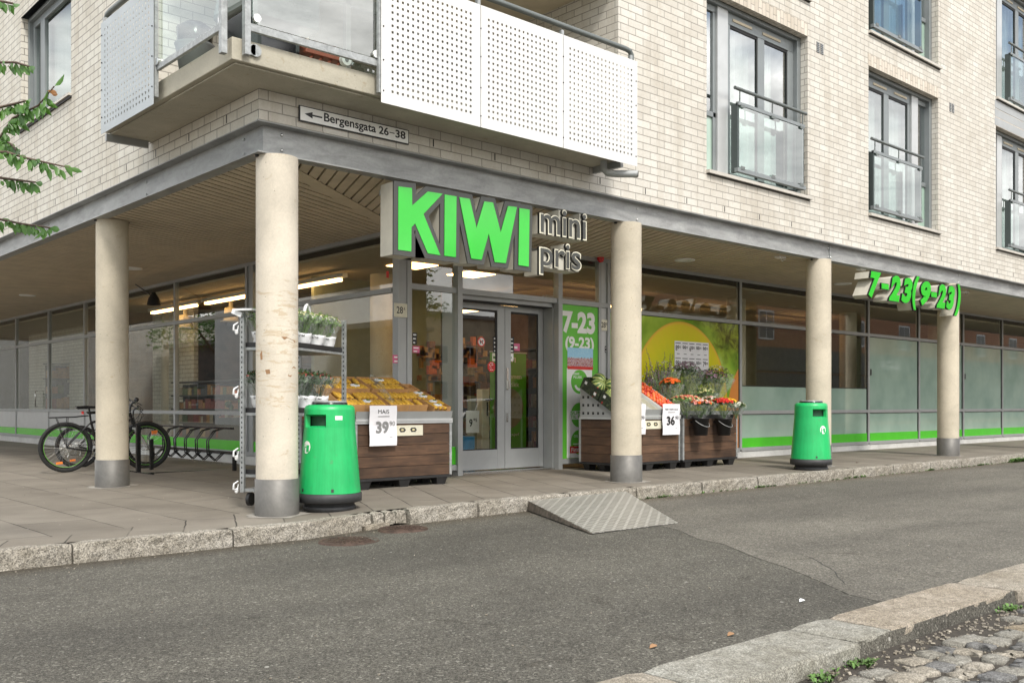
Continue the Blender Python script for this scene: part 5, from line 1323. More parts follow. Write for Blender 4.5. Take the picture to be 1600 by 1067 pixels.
# ================= WOODEN CRATE DISPLAYS =================
def crate(x0, x1, y0, y1, label, tray=True):
    z = zp(x0); t = thing('display_crate', label, 'display crate', ((x0+x1)/2, (y0+y1)/2, z), 'dark wooden pallet crates')
    s = MB('wood'); h0, h1 = z+.135, z+.80; n = 5
    for k in range(n):
        a = h0+(h1-h0)*k/n+.003; b = h0+(h1-h0)*(k+1)/n-.003; j = random.uniform(-.003, .003)
        s.box(x0+.03, x1-.03, y0+j, y0+.02, a, b); s.box(x0+.0, x0+.02, y0+.03, y1-.03, a, b); s.box(x1-.02, x1, y0+.03, y1-.03, a, b)
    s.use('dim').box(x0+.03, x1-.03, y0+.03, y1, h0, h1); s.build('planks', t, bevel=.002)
    for x in (x0-.004, x1-.032):
        s = MB('steel_bright'); s.box(x, x+.036, y0-.008, y0-.002, h0-.01, h1+.01); 
        for k in range(9): s.box(x+.008, x+.028, y0-.0095, y0-.008, h0+.03+k*.07, h0+.06+k*.07)
        s.build('corner_strip', t)
    for ya in (y0, y1-.04): s = MB('steel_bright'); s.box(x0-.008, x0-.002, ya, ya+.04, h0, h1); s.build('corner_strip', t)
    s = MB('black'); s.box(x0, x1, y0-.01, y1, z+.10, z+.134)
    for fx in (x0+.06, (x0+x1)/2-.09, x1-.24):
        for fy in (y0+.0, (y0+y1)/2-.07, y1-.16):
            s.add([(fx+.03, fy+.02, z), (fx+.15, fy+.02, z), (fx+.15, fy+.12, z), (fx+.03, fy+.12, z), (fx, fy, z+.10), (fx+.18, fy, z+.10), (fx+.18, fy+.15, z+.10), (fx, fy+.15, z+.10)],
                  [(0, 3, 2, 1), (4, 5, 6, 7), (0, 1, 5, 4), (1, 2, 6, 5), (2, 3, 7, 6), (3, 0, 4, 7)])
    s.build('plastic_pallet', t, bevel=.004)
    if tray:
        s = MB('alu_light'); s.box(x0-.01, x1+.01, y0-.02, y1, h1+.004, h1+.03); s.box(x0-.0, x1+.0, y0-.03, y0-.015, h1+.031, h1+.065)
        s.use('inkgrey'); s.use('alu'); s.prism([(x0+.01, y0-.01, h1+.066), (x1-.02, y0-.01, h1+.066), (x1-.0, y0-.035, h1+.155), (x0-.0, y0-.035, h1+.155)], (0, .006, 0))
        s.build('grey_tray', t)
        s = MB('plate'); cx_ = (x0+x1)/2; s.box(cx_-.14, cx_+.27, y0-.014, y0-.004, h1-.15, h1-.02); s.use('ink')
        for k in (-.05, .12):
            s.prism([(cx_+k-.05, y0-.0155, h1-.07), (cx_+k-.03, y0-.0155, h1-.05), (cx_+k+.03, y0-.0155, h1-.05), (cx_+k+.055, y0-.0155, h1-.08), (cx_+k+.03, y0-.0155, h1-.105), (cx_+k-.03, y0-.0155, h1-.105)], (0, .001, 0))
        s.use('husk'); 
        for k in (-.05, .12): s.ball((cx_+k, y0-.015, h1-.078), .02, 8, 5, (1.4, .15, .6))
        s.build('handle_plate', t)
    return t, h1
random.seed(31)
c1, H1 = crate(6.42, 7.90, 9.93, 10.72, 'dark plank crate left of the entrance carrying boxes of corn')
c2, _ = crate(11.02, 12.50, 9.80, 10.62, 'dark plank crate right of the entrance carrying melons and red fruit')
c3, _ = crate(12.58, 14.08, 9.80, 10.62, 'rightmost dark plank crate carrying the cut flowers', False)
# --- cardboard boxes of corn ---
cob = MB('corn')
def cobgeo(L, r):
    n = 10; prof = [(r*.5, -L/2), (r*.95, -L/2+.02), (r, -L*.2), (r*.95, L*.15), (r*.7, L*.38), (r*.2, L/2)]
    vs = []; fs = []
    for q, z in prof:
        for k in range(n): a = 2*math.pi*k/n; vs.append((z, q*math.cos(a), q*math.sin(a)))
    for j in range(len(prof)-1):
        for k in range(n): fs.append((j*n+k, j*n+(k+1) % n, (j+1)*n+(k+1) % n, (j+1)*n+k))
    return vs, fs
cob.add(*cobgeo(.19, .027), True); cob0 = cob.build('corn_cob'); tag(cob0, 'peeled yellow corn cob packed in the boxes left of the entrance', 'corn cob', 'corn cobs packed in the cardboard boxes')
cobmesh = cob0.data; bpy.data.objects.remove(cob0)
tray_ = MB('whitewrap'); tray_.ball((0, 0, 0), .05, 10, 6, (1.5, .9, .35)); tray_.use('leaf').ball((.01, 0, .016), .02, 6, 4, (1.4, 1, .3)); tr0 = tray_.build('label_wrap'); trmesh = tr0.data; bpy.data.objects.remove(tr0)
def put(name, mesh, loc, rot, label, cat, group=None, sc=1):
    o = bpy.data.objects.new(name, mesh); C.objects.link(o); o.location = loc; o.rotation_euler = rot; o.scale = (sc, sc, sc) if isinstance(sc, (int, float)) else sc; return tag(o, label, cat, group)
def carton(x0, x1, ya, yb, za, zb, dep, label, cobs=True, mat='card', inner='card'):
    """open cardboard box tilted so its rim runs from (ya,za) to (yb,zb)"""
    t = thing('cardboard_box', label, 'cardboard box', (x0, ya, za-dep), 'cardboard boxes of corn on the crate')
    d = Vector((0, yb-ya, zb-za)); L = d.length; d.normalize(); n = Vector((0, -d.z, d.y)); o = Vector((x0, ya, za)); w = x1-x0
    def P_(a, b, c): return o+UX*a+d*b-n*c
    s = MB(mat)
    def wall(p, q, thick):
        s.prism([P_(*p, 0), P_(*q, 0), P_(*q, dep), P_(*p, dep)], thick)
    s.prism([P_(0, 0, 0), P_(w, 0, 0), P_(w, 0, dep), P_(0, 0, dep)], d*.008); s.prism([P_(0, L, 0), P_(w, L, 0), P_(w, L, dep), P_(0, L, dep)], -d*.008)
    s.prism([P_(0, 0.009, 0), P_(0, L-.009, 0), P_(0, L-.009, dep), P_(0, .009, dep)], UX*.008); s.prism([P_(w, .009, 0), P_(w, L-.009, 0), P_(w, L-.009, dep), P_(w, .009, dep)], -UX*.008)
    s.prism([P_(0, L*.5-.004, .015), P_(w, L*.5-.004, .015), P_(w, L*.5-.004, dep), P_(0, L*.5-.004, dep)], d*.008)
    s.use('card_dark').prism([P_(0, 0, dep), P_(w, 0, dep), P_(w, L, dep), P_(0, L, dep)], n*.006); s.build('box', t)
    s = MB('inkgrey')
    for k in range(3): s.prism([P_(w*.08, -.001, dep*.25+k*dep*.2), P_(w*.08+.08, -.001, dep*.25+k*dep*.2), P_(w*.08+.08, -.001, dep*.29+k*dep*.2), P_(w*.08, -.001, dep*.29+k*dep*.2)], -d*.0006)
    s.prism([P_(w*.5, -.001, dep*.06), P_(w*.5+.003, -.001, dep*.06), P_(w*.5+.003, -.001, dep*.95), P_(w*.5, -.001, dep*.95)], -d*.0006); s.build('print', t)
    ang = math.atan2(d.z, d.y)
    if cobs:
        for half in (0, 1):
            nx = int((w-.03)/.056)
            for i in range(nx):
                x = x0+.036+i*(w-.07)/max(1, nx-1); p = P_(x-x0, L*(.25+.5*half), dep*.14+random.uniform(-.008, .008))
                if random.random() < .13: continue
                put('corn_cob', cobmesh, p, (ang, 0, R(90)+random.uniform(-.12, .12)), 'peeled yellow corn cob packed in the boxes left of the entrance', 'corn cob', 'corn cobs packed in the cardboard boxes', (1, 1, 1)).rotation_euler = (Matrix.Rotation(ang, 3, 'X') @ Matrix.Rotation(R(90)+random.uniform(-.12, .12), 3, 'Z')).to_euler()
            if random.random() < .7:
                p = P_(random.uniform(.1, w-.1), L*(.25+.5*half), -dep*.02)
                put('price_wrap', trmesh, p, (ang, 0, random.uniform(-.3, .3)), 'white plastic wrap with a green label lying on the corn', 'wrapping', 'wraps lying on the corn')
    return t
random.seed(41)
zt0 = H1+.19+zp(7)*0
cols = [(5.98+.44, 6.98, 9.93), (7.02, 7.56, 9.93)]
X = [onY(p, 0, 9.95).x for p in (545, 607, 667)]
rimF, rimM, rimB = 1.045, 1.22, 1.40
for i, (a, b) in enumerate(((X[0]-.10, X[1]-.02), (X[1]+.02, X[2]))):
    nm = ('left', 'middle')[i]
    carton(a, b, 9.92, 10.30, rimF, rimM, .13, '%s front box of corn above the price sign' % nm)
    carton(a, b, 10.32, 10.70, rimM+.03, rimB+.01, .13, '%s back box of corn, raised behind the front one' % nm)
# right hand column: smaller boxes with pale corn
fz, mz, bz_ = 1.02, 1.16, 1.25
carton(X[2]+.10, 7.90, 9.93, 10.19, fz, 1.115, .11, 'rightmost front box of small wrapped corn')
carton(X[2]+.05, 7.86, 10.21, 10.45, 1.135, 1.225, .11, 'rightmost middle box of small wrapped corn')
carton(X[2]+.02, 7.80, 10.47, 10.70, 1.245, 1.33, .11, 'rightmost back box, almost empty, against the window', False)
s = MB('wrap'); a = onY(581, 589, 10.6); b = onY(612, 626, 9.98); s.tube([a, a.lerp(b, .3)+UZ*.02, a.lerp(b, .6)-UZ*.01, b], [.04, .05, .045, .04], 8); tag(recenter(s.build('plastic_sheet')), 'crumpled clear plastic sheet between the corn boxes', 'plastic sheet')
s = MB('dim'); s.box(6.45, 7.86, 10.0, 10.70, H1+.03, H1+.08); s.build('inner_stand', c1)
# price signs
def price(px0, px1, py0, py1, Y, small, lb, head, head_mat='ink', tilt=.0, hide=False, pricet='39', off=.0):
    a = onY(px0, py1, Y); b = onY(px1, py0, Y); w = b.x-a.x; h = b.z-a.z
    s = MB('paper'); n = 8
    for i in range(n):
        z0_, z1_ = a.z+h*i/n, a.z+h*(i+1)/n; y0_ = Y-.006*math.sin(i*1.1); y1_ = Y-.006*math.sin((i+1)*1.1)
        s.prism([(a.x, y0_, z0_), (b.x, y0_, z0_), (b.x, y1_, z1_), (a.x, y1_, z1_)], (0, .002, 0))
    q = recenter(s.build('price_sign')); tag(q, lb, 'price sign')
    s = MB(head_mat); y = Y-.0075
    text(s, head, (a.x+w*(.30 if len(head) < 6 else .12), y, a.z+h*.80), UX, UZ, w*(.40 if len(head) < 6 else .76), h*(.10 if len(head) < 6 else .055), off=.0, depth=.001, mat=head_mat)
    s.use('inkgrey').box(a.x+w*.3, a.x+w*.72, y, y+.001, a.z+h*.725, a.z+h*.74)
    text(s, pricet, (a.x+w*.22, y, a.z+h*.31), UX, UZ, w*.47, h*.30, off=.03, depth=.001, mat='inkgrey' if head == 'MAIS' else 'ink')
    text(s, '90', (a.x+w*.72, y, a.z+h*.50), UX, UZ, w*.20, h*.11, off=.0, depth=.001, mat='inkgrey' if head == 'MAIS' else 'ink'); s.box(a.x+w*.72, a.x+w*.83, y, y+.001, a.z+h*.2, a.z+h*.212)
    s.build('price_lettering', q); return q
price(577.5, 620, 633.5, 697, 9.86, None, 'white MAIS 39.90 price sign clipped to the corn crate', 'MAIS')
price(1035.5, 1062, 631, 679.5, 9.73, None, 'white 36.90 price sign in front of the red fruit', 'NEKTARIN ALLE', pricet='36')
price(984, 1008.5, 631, 679, 9.73, None, 'price sign mostly hidden behind the concrete column', 'MELON', pricet='10')
# --- melons in dark printed cartons on the second crate ---
def cartonprint():
    m, nt, b = newmat('dark_printed_carton'); n = noise(nt, 16, 5, .75, dist=.8); n2 = noise(nt, 7, 2)
    nt.links.new(mixc(nt, ramp(nt, n, [(.5, (.022, .03, .018)), (.60, (.06, .09, .04)), (.66, (.20, .18, .10))]), (.40, .03, .03), math_(nt, 'GREATER_THAN', n2, .67)), b.inputs['Base Color']); b.inputs['Roughness'].default_value = .5; return m
M['carton_print'] = cartonprint()
def sidewall(mb, pts, dx): mb.prism(pts, (dx, 0, 0))
s = MB('alu')
XA = 11.02; zf, zb_ = onX(957, 664, XA).z-.0, onX(906, 628, XA).z
t = thing('fruit_stand', 'grey perforated sloping stand carrying the melon cartons', 'display stand', (11.75, 10.2, c2.location.z+.80))
yb0, yf0 = 10.60, 9.82; zt_ = c2.location.z+.80
s.prism([(XA, yf0, zt_+.02), (XA, yb0, zt_+.02), (XA, yb0, zt_+.50), (XA, yf0, zt_+.06)], (.006, 0, 0)); s.build('side_panel', t)
for r_, nn in enumerate((5, 4, 2)):
    for k in range(nn): s = MB('ink'); yy = yb0-.07-k*.105; s.box(XA-.002, XA+.0, yy-.02, yy+.02, zt_+.075+r_*.125, zt_+.115+r_*.125); s.build('square_hole', t)
s = MB('alu'); s.prism([(XA+.01, yf0, zt_+.05), (12.48, yf0, zt_+.05), (12.48, yb0, zt_+.49), (XA+.01, yb0, zt_+.49)], (0, 0, -.008)); s.build('shelf', t)
def mcarton(x0, x1, v0, v1, lb, mat='carton_print', dep=.18):
    o = Vector((x0, yf0, zt_+.06)); d = Vector((0, yb0-yf0, .44)).normalized(); n = Vector((0, -d.z, d.y)); w = x1-x0
    def P_(a, b, c): return o+UX*a+d*b+n*c
    t = thing('fruit_carton', lb, 'carton', P_(0, v0, 0), 'fruit cartons on the sloping stands'); s = MB(mat)
    s.prism([P_(0, v0, .003), P_(w, v0, .003), P_(w, v0, dep), P_(0, v0, dep)], d*.01); s.prism([P_(0, v1, .003), P_(w, v1, .003), P_(w, v1, dep), P_(0, v1, dep)], -d*.01)
    s.prism([P_(0, v0+.011, .003), P_(0, v1-.011, .003), P_(0, v1-.011, dep), P_(0, v0+.011, dep)], UX*.01); s.prism([P_(w, v0+.011, .003), P_(w, v1-.011, .003), P_(w, v1-.011, dep), P_(w, v0+.011, dep)], -UX*.01)
    s.use('card_dark' if mat == 'carton_print' else 'alu_light').prism([P_(0.01, v0+.01, .004), P_(w-.01, v0+.01, .004), P_(w-.01, v1-.01, .004), P_(.01, v1-.01, .004)], n*.004); s.build('box', t)
    s = MB('white')
    for (a, c) in ((v0+.07, .05), (v1-.11, .11)): s.prism([P_(-.001, a, c), P_(-.001, a+.05, c), P_(-.001, a+.05, c+.045), P_(-.001, a, c+.045)], -UX*.001)
    s.build('label', t); return P_
Ld = math.hypot(yb0-yf0, .44)
Pa = mcarton(11.0, 11.52, .02, Ld/2-.01, 'front dark printed carton of melons next to the column', dep=.19)
Pb = mcarton(11.0, 11.52, Ld/2+.01, Ld-.01, 'back dark printed carton of melons next to the green poster', dep=.19)
mm = MB('melon'); mm.ball((0, 0, 0), .125, 20, 14, (1, .92, .94)); mo = mm.build('watermelon'); mmesh = mo.data; bpy.data.objects.remove(mo)
for k, (P_, a, b_, lb) in enumerate(((Pb, .13, .66, 'striped melon at the back left of the cartons'), (Pb, .38, .62, 'striped melon at the back, right beside the column'), (Pa, .14, .34, 'striped melon in the middle of the front carton'), (Pa, .39, .33, 'striped melon half hidden by the column'), (Pa, .25, .14, 'lowest striped melon near the front of the carton'), (Pb, .26, .80, 'topmost striped melon at the back of the carton'))):
    put('watermelon', mmesh, P_(a, b_, .15+.03*(k % 2)), (R(60+k*40), R(30*k), k*1.3), lb, 'melon', 'striped melons in the cartons')
Pc = mcarton(11.56, 12.02, .02, Ld/2-.01, 'pale carton hidden behind the column', 'plate', .07); 
mcarton(11.56, 12.02, Ld/2+.01, Ld-.01, 'second pale carton hidden behind the column', 'plate', .07)
Pd = mcarton(12.04, 12.48, .03, Ld-.01, 'long white rimmed carton full of red fruit', 'white', .12)
fm = MB('red'); 
def fruitm():
    m, nt, b = newmat('red_orange_fruit'); oi = nt.nodes.new('ShaderNodeObjectInfo')
    nt.links.new(ramp(nt, oi.outputs['Random'], [(0, (.50, .03, .02)), (.6, (.72, .10, .03)), (1, (.75, .22, .06))]), b.inputs['Base Color']); b.inputs['Roughness'].default_value = .3; return m
M['redfruit'] = fruitm(); fm = MB('redfruit'); fm.ball((0, 0, 0), .031, 10, 7, (1.15, 1, .95)); fo = fm.build('nectarine'); fmesh = fo.data; bpy.data.objects.remove(fo)
for i in range(6):
    for j in range(12):
        put('nectarine', fmesh, Pd(.05+i*.068+random.uniform(-.008, .008), .05+j*.070, .10+random.uniform(0, .03)), (random.random()*3, random.random()*3, 0), 'small red fruit in the white carton beside the column', 'fruit', 'red fruit packed in the carton')
tp = MB('whitewrap'); 
for i in range(3): o = Pd(.08+.13*i, .035, .10); tp.obox(o, (.09, .02, .05))
tag(recenter(tp.build('punnet_labels')), 'row of pale punnet edges at the front of the red fruit', 'punnets')

# ================= FLOWERS =================
PET = {}
def petal(name, c): PET[name] = M['p_'+name] = plain('petal_'+name, c, .6, var=.15, scale=40)
for nme, c in (('red', (.62, .03, .02)), ('orange', (.80, .16, .02)), ('yellow', (.85, .55, .03)), ('pink', (.72, .34, .30)), ('white', (.80, .78, .68)), ('purple', (.26, .10, .17)), ('mauve', (.42, .26, .36)), ('burgundy', (.20, .035, .05)), ('cream', (.74, .70, .36)), ('coral', (.70, .16, .13)), ('brown', (.26, .07, .04))): petal(nme, c)
def rnd_dir(up=.6):
    while True:
        v = Vector((random.uniform(-1, 1), random.uniform(-1, 1), random.uniform(-.1, 1)+up))
        if v.length > .2: return v.normalized()
def bouquet(base, hgt, rad, cols_, label, group, kind='round', lean=(0, 0), nfl=38, fs=.022, wrap=True, fol='leaf', nleaf=260, spike=False, pot=None):
    base = Vector(base); t = thing('flower_bouquet' if not pot else 'potted_plant', label, 'bouquet' if not pot else 'potted plant', base, group)
    ln = Vector((lean[0], lean[1], 1)).normalized()
    ctr = base+ln*hgt*(.72 if not pot else .64)
    s = MB(fol)
    for _ in range(int(nleaf*1.5)):
        d = rnd_dir(.1); q = ctr+Vector((d.x*rad, d.y*rad, d.z*hgt*(.30 if not pot else .36)))*random.uniform(.35, 1.0)-ln*hgt*.04
        a = rnd_dir(.3); w = a.orthogonal().normalized()*random.uniform(.008, .017)*(1 if not pot else .8); l = a*random.uniform(.035, .07)*(1 if not pot else .8)
        s.add([q-w*.2, q+l*.45+w, q+l, q+l*.45-w], [(0, 1, 2, 3)])
    for _ in range(26):
        d = rnd_dir(.2); e = ctr+Vector((d.x*rad*.8, d.y*rad*.8, d.z*hgt*.1)); s.tube([base+Vector((random.uniform(-.02, .02), random.uniform(-.02, .02), hgt*.05)), e], .0025, 4)
    s.build('foliage', t)
    # blossoms
    groups = {}
    for i in range(int(nfl*1.8)):
        d = rnd_dir(.45); q = ctr+Vector((d.x*rad*1.02, d.y*rad*1.02, d.z*hgt*.28)); c = cols_[int(((math.atan2(d.y, d.x)+math.pi)/6.2832*len(cols_)+random.uniform(-.3, .3))) % len(cols_)] if kind == 'sector' else random.choice(cols_)
        groups.setdefault(c, []).append((q, d))
    for c, L in groups.items():
        s = MB('p_'+c)
        for q, d in L:
            u = d.orthogonal().normalized(); w = d.cross(u); r_ = fs*random.uniform(.8, 1.4); n = 9
            for lay, (k0, k1, lift) in enumerate(((.15, 1.0, .25), (.05, .62, .55))):
                for k in range(n):
                    a = 2*math.pi*(k+.5*lay)/n; e = u*math.cos(a)+w*math.sin(a); f = d.cross(e)
                    s.add([q+e*r_*k0, q+e*r_*k1*.6+f*r_*.26+d*r_*lift*.7, q+e*r_*k1+d*r_*lift, q+e*r_*k1*.6-f*r_*.26+d*r_*lift*.7], [(0, 1, 2, 3)])
        s.build('blossoms', t)
    if spike:
        s = MB('leaf_pale'); f = s
        for i in range(9):
            d = Vector((random.uniform(-.32, .32), random.uniform(-.2, .2), 1)); tip = base+d*hgt*random.uniform(.95, 1.3); s.use('leaf_pale').tube([base, base.lerp(tip, .5)+Vector((d.x*.04, 0, 0)), tip], [.006, .004, .002], 5)
            for j in range(14):
                q = base.lerp(tip, .62+.38*j/14); e = rnd_dir(0)*.024; f.use('p_mauve' if j < 8 else 'p_purple').ball(q+e*.6, .010*(1.3-j/16), 6, 4, (1, 1, 1.3))
            lf = Vector((random.uniform(-.5, .5), random.uniform(-.3, .3), 1)); p2 = base+lf*hgt*.8; sd = Vector((.012, 0, 0)); s.use('leaf_pale').add([base-sd, base+sd, base.lerp(p2, .6)+sd*1.2, p2, base.lerp(p2, .6)-sd*1.2], [(0, 1, 2, 3, 4)])
        s.build('flower_spikes', t)
    if wrap:
        s = MB('wrap'); n = 22; rows = []
        for (f, rr) in ((.0, .22), (.25, .5), (.5, .85), (.66, 1.08), (.80, 1.22)):
            c_ = base+ln*hgt*f; rows.append([c_+Vector((math.cos(2*math.pi*k/n), math.sin(2*math.pi*k/n), 0))*rad*rr*(1+.10*math.sin(k*2.7+f*5))+UZ*(.045*math.sin(k*1.9) if f > .9 else 0) for k in range(n)])
        for a, b in zip(rows, rows[1:]):
            for k in range(n): s.add([a[k], a[(k+1) % n], b[(k+1) % n], b[k]], [(0, 1, 2, 3)], True)
        s.build('cellophane', t)
    if pot:
        s = MB(pot); pr = rad*.58; s.lathe([(pr*.85, 0), (pr*.98, hgt*.10), (pr*1.05, hgt*.22), (pr*1.15, hgt*.30), (pr*1.05, hgt*.29)], base, 18)
        for v in range(len(s.v)): s.v[v] += Vector((random.uniform(-.009, .009), random.uniform(-.009, .009), random.uniform(-.008, .008)))
        s.build('pot_wrap', t)
        s = MB('ink'); vd = Vector((-.67, -.74, 0)); ud = Vector((.74, -.67, 0)); o = base+vd*pr*1.03
        for k in range(7): s.obox(o+ud*(k-3)*pr*.18+UZ*(hgt*.24+.006*math.sin(k*2)), (.006, .006, .02+.008*math.sin(k*3)), Matrix.Rotation(k, 3, 'Y'))
        s.build('pot_print', t)
    return t
random.seed(77); FG = 'cut flower bouquets on the rightmost crate'
def fb(px, pyb, Y, h_, r_, *a, **k):
    k['nleaf'] = int(k.get('nleaf', 260)*1.35); return bouquet(onY(px, pyb, Y), h_*1.04, r_*1.2, *a, **k)
# black buckets on the front of the crate
for px, lb in ((1095, 'black bucket with wire handle, the left of two hung on the crate'), (1131, 'black bucket with wire handle, the right of two hung on the crate')):
    o = onY(px, 680, 9.62); t = thing('flower_bucket', lb, 'bucket', o, 'black flower buckets'); s = MB('black'); s.lathe([(.001, .0), (.105, .0), (.135, .27), (.143, .27), (.143, .285), (.13, .285), (.10, .02)], o, 28); s.build('bucket', t)
    s = MB('steel_bright'); s.tube([o+Vector((.14*math.cos(R(a)), .14*math.sin(R(a))-.0, .24-.10*math.sin(R((a-180)))*1.0)) for a in range(180, 361, 12)], .005, 6); s.build('wire_handle', t)
    s = MB('black'); s.box(o.x-.05, o.x+.05, o.y+.13, 9.80, o.z+.2, o.z+.23); s.build('bracket', t)
s = MB('wrap'); 
fb(1094, 655, 9.62, .30, .19, ['pink', 'orange', 'white', 'brown'], 'pink orange and white bouquet in the left black bucket', FG, nfl=60, fs=.026)
fb(1131, 655, 9.62, .33, .19, ['red', 'yellow', 'yellow', 'white', 'red'], 'red and yellow bouquet in the right black bucket', FG, nfl=70, fs=.028, kind='sector')
fb(1150, 655, 9.80, .28, .13, ['white', 'white', 'cream'], 'white bouquet at the right end of the crate', FG, nfl=30, fs=.028)
fb(1110, 650, 9.90, .32, .14, ['white', 'pink'], 'small white and pink bouquet between the two buckets', FG, nfl=40, fs=.018)
fb(1072, 655, 9.85, .38, .22, ['coral', 'coral', 'cream'], 'coral red stonecrop bouquet in grey paper', FG, nfl=80, fs=.016, fol='leaf_pale')
fb(1100, 650, 10.3, .48, .17, ['cream', 'leaf' if False else 'cream'], 'cream and green bouquet in the middle of the crate', FG, nfl=50, fs=.014, fol='leaf_pale')
fb(1108, 645, 10.35, .72, .30, ['purple', 'mauve', 'purple'], 'large purple heather bouquet in clear wrap', FG, nfl=130, fs=.014, nleaf=500)
fb(1072, 640, 10.5, .80, .22, ['mauve', 'purple'], 'tall mauve bouquet behind the orange one', FG, nfl=80, fs=.014, nleaf=320)
fb(1048, 640, 10.1, .50, .15, ['orange'], 'bright orange bouquet beside the red fruit', FG, nfl=36, fs=.026)
fb(1036, 640, 10.4, .78, .20, ['white', 'mauve'], 'tall bouquet of violet flower spikes in pale wrap', FG, nfl=8, fs=.016, spike=True, nleaf=60)
fb(1018, 645, 10.55, .66, .16, ['white', 'mauve'], 'slender violet and white bouquet nearest the column', FG, nfl=10, fs=.018, spike=True, nleaf=80)
fb(1120, 640, 10.65, .78, .20, ['white', 'cream'], 'pale bouquet wrapped in white at the back of the crate', FG, nfl=40, fs=.014, nleaf=200)
s = MB('black'); s.box(12.62, 14.04, 9.84, 10.60, c3.location.z+.80, c3.location.z+.86); s.build('bucket_tray', c3)

# ================= FLOWER TROLLEY =================
Mx = Vector((4.98, 8.88, 0)); du = Vector((math.cos(R(32)), math.sin(R(32)), 0)); dv = Vector((-du.y, du.x, 0)); LT, WT, HT = 1.22, .565, 2.02
z0 = zp(5.2); t = thing('plant_trolley', 'galvanised plant trolley with shelves of wrapped plants behind the corner column', 'trolley', (Mx.x+.4, Mx.y+.5, z0))
s = MB('steel_bright')
def Tp(a, b, z): return Mx+du*a+dv*b+UZ*z
rotm = Matrix.Rotation(R(32), 3, 'Z')
for a in (0, LT):
    for b in (0, WT):
        s = MB('steel_bright'); s.obox(Tp(a, b, z0+.15+(HT-.15)/2), (.035, .045, HT-.15), rotm); s.build('post', t)
s = MB('ink')
for a, b in ((0, 0), (0, WT), (LT, 0), (LT, WT)):
    for k in range(34): s.obox(Tp(a, b, z0+.25+k*.052), (.037, .014, .022), rotm)
s.build('slots', t)
SH = [1.66, .98, .34]
for zz in SH:
    s = MB('steel_bright'); s.obox(Tp(LT/2, WT/2, zz-.03), (LT-.04, WT-.02, .03), rotm); s.use('black'); s.obox(Tp(LT/2, WT/2, zz+.012), (LT-.07, WT-.01, .05), rotm); s.build('shelf', t, bevel=.003)
s = MB('black')
for a in (.05, LT-.05):
    for b in (.06, WT-.06): c_ = Tp(a, b, z0+.075); s.cyl(c_-dv*.018, c_+dv*.018, .07, n=18)
s.use('steel_bright').obox(Tp(LT/2, WT/2, z0+.17), (LT, WT, .03), rotm); s.build('castor_base', t)
PG = 'wrapped plants on the trolley'; random.seed(55)
tops = [(.17, .14), (.47, .14), (.78, .14), (1.06, .15), (.15, .42), (.5, .43), (.85, .43), (1.08, .44)]
for i, (a, b) in enumerate(tops):
    lab = ['first', 'second', 'third', 'fourth'][i % 4]+' cream flowered plant from the column in the %s row of the top shelf' % ('front' if i < 4 else 'back')
    bouquet(Tp(a, b, SH[0]+.037), .38, .175, ['cream', 'white', 'cream'], lab, PG, nfl=46, fs=.011, fol='leaf_pale', nleaf=420, wrap=True, pot='whitewrap')
mids = [(.17, .14), (.52, .14), (.88, .16), (.16, .42), (.55, .42), (1.0, .42)]
for i, (a, b) in enumerate(mids):
    lab = ['left', 'middle', 'right'][i % 3]+' dark leaved plant with red buds in the %s row of the middle shelf' % ('front' if i < 3 else 'back')
    bouquet(Tp(a, b, SH[1]+.037), .42, .20, ['burgundy', 'brown', 'coral'], lab, PG, nfl=50, fs=.009, fol='leaf_dark', nleaf=520, wrap=True, pot='whitewrap')
# carrier handles of the bags standing up
def bag(o, w, h, lb, r_=.011):
    s = MB('whitewrap'); pts = [o+du*(w/2)*math.cos(R(a))+UZ*h*math.sin(R(a)) for a in range(0, 181, 15)]
    for p, q in zip(pts, pts[1:]):
        n = dv*.018; s.add([p-n, q-n, q+n, p+n, ], [(0, 1, 2, 3)]); 
    s.tube([p for p in pts], r_, 6); tag(recenter(s.build('bag_handle')), lb, 'plastic bag', 'white carrier bag handles')
bag(Tp(.30, .15, 1.97), .13, .14, 'white plastic bag handle sticking up nearest the column'); bag(Tp(.62, .15, 1.97), .14, .17, 'tall white plastic bag handle in the middle of the top shelf')
bag(Tp(1.12, .10, 1.86), .08, .07, 'small white bag handle at the right end of the top shelf')
for k, (zz, lb) in enumerate(((1.90, 'white bag hanging from the left side of the trolley, topmost'), (1.24, 'white bag hanging from the left side of the trolley, middle height'), (.60, 'white bag hanging from the left side of the trolley, lowest'), (.26, 'white scrap of bag knotted at the foot of the left post'))):
    o = Tp(-.05, WT+.02, zz); s = MB('whitewrap'); s.tube([o, o+Vector((-.04, .02, -.03)), o+Vector((-.055, .0, -.08)), o+Vector((-.01, 0, -.10)), o+Vector((0, 0, -.03))], [.008, .010, .013, .009, .004], 6); s.ball(o+Vector((-.02, 0, -.10)), .022, 8, 5, (1.0, .4, 1.3)); tag(recenter(s.build('plastic_bag')), lb, 'plastic bag', 'white plastic bags on the trolley side')
o = Tp(.05, WT-.05, 2.03); s = MB('whitewrap'); s.obox(o, (.25, .20, .02), rotm); s.obox(o+Vector((-.1, .05, -.03)), (.07, .12, .05), rotm @ Matrix.Rotation(.4, 3, 'X')); tag(recenter(s.build('plastic_cover')), 'folded white plastic lying on top of the left trolley post', 'plastic')

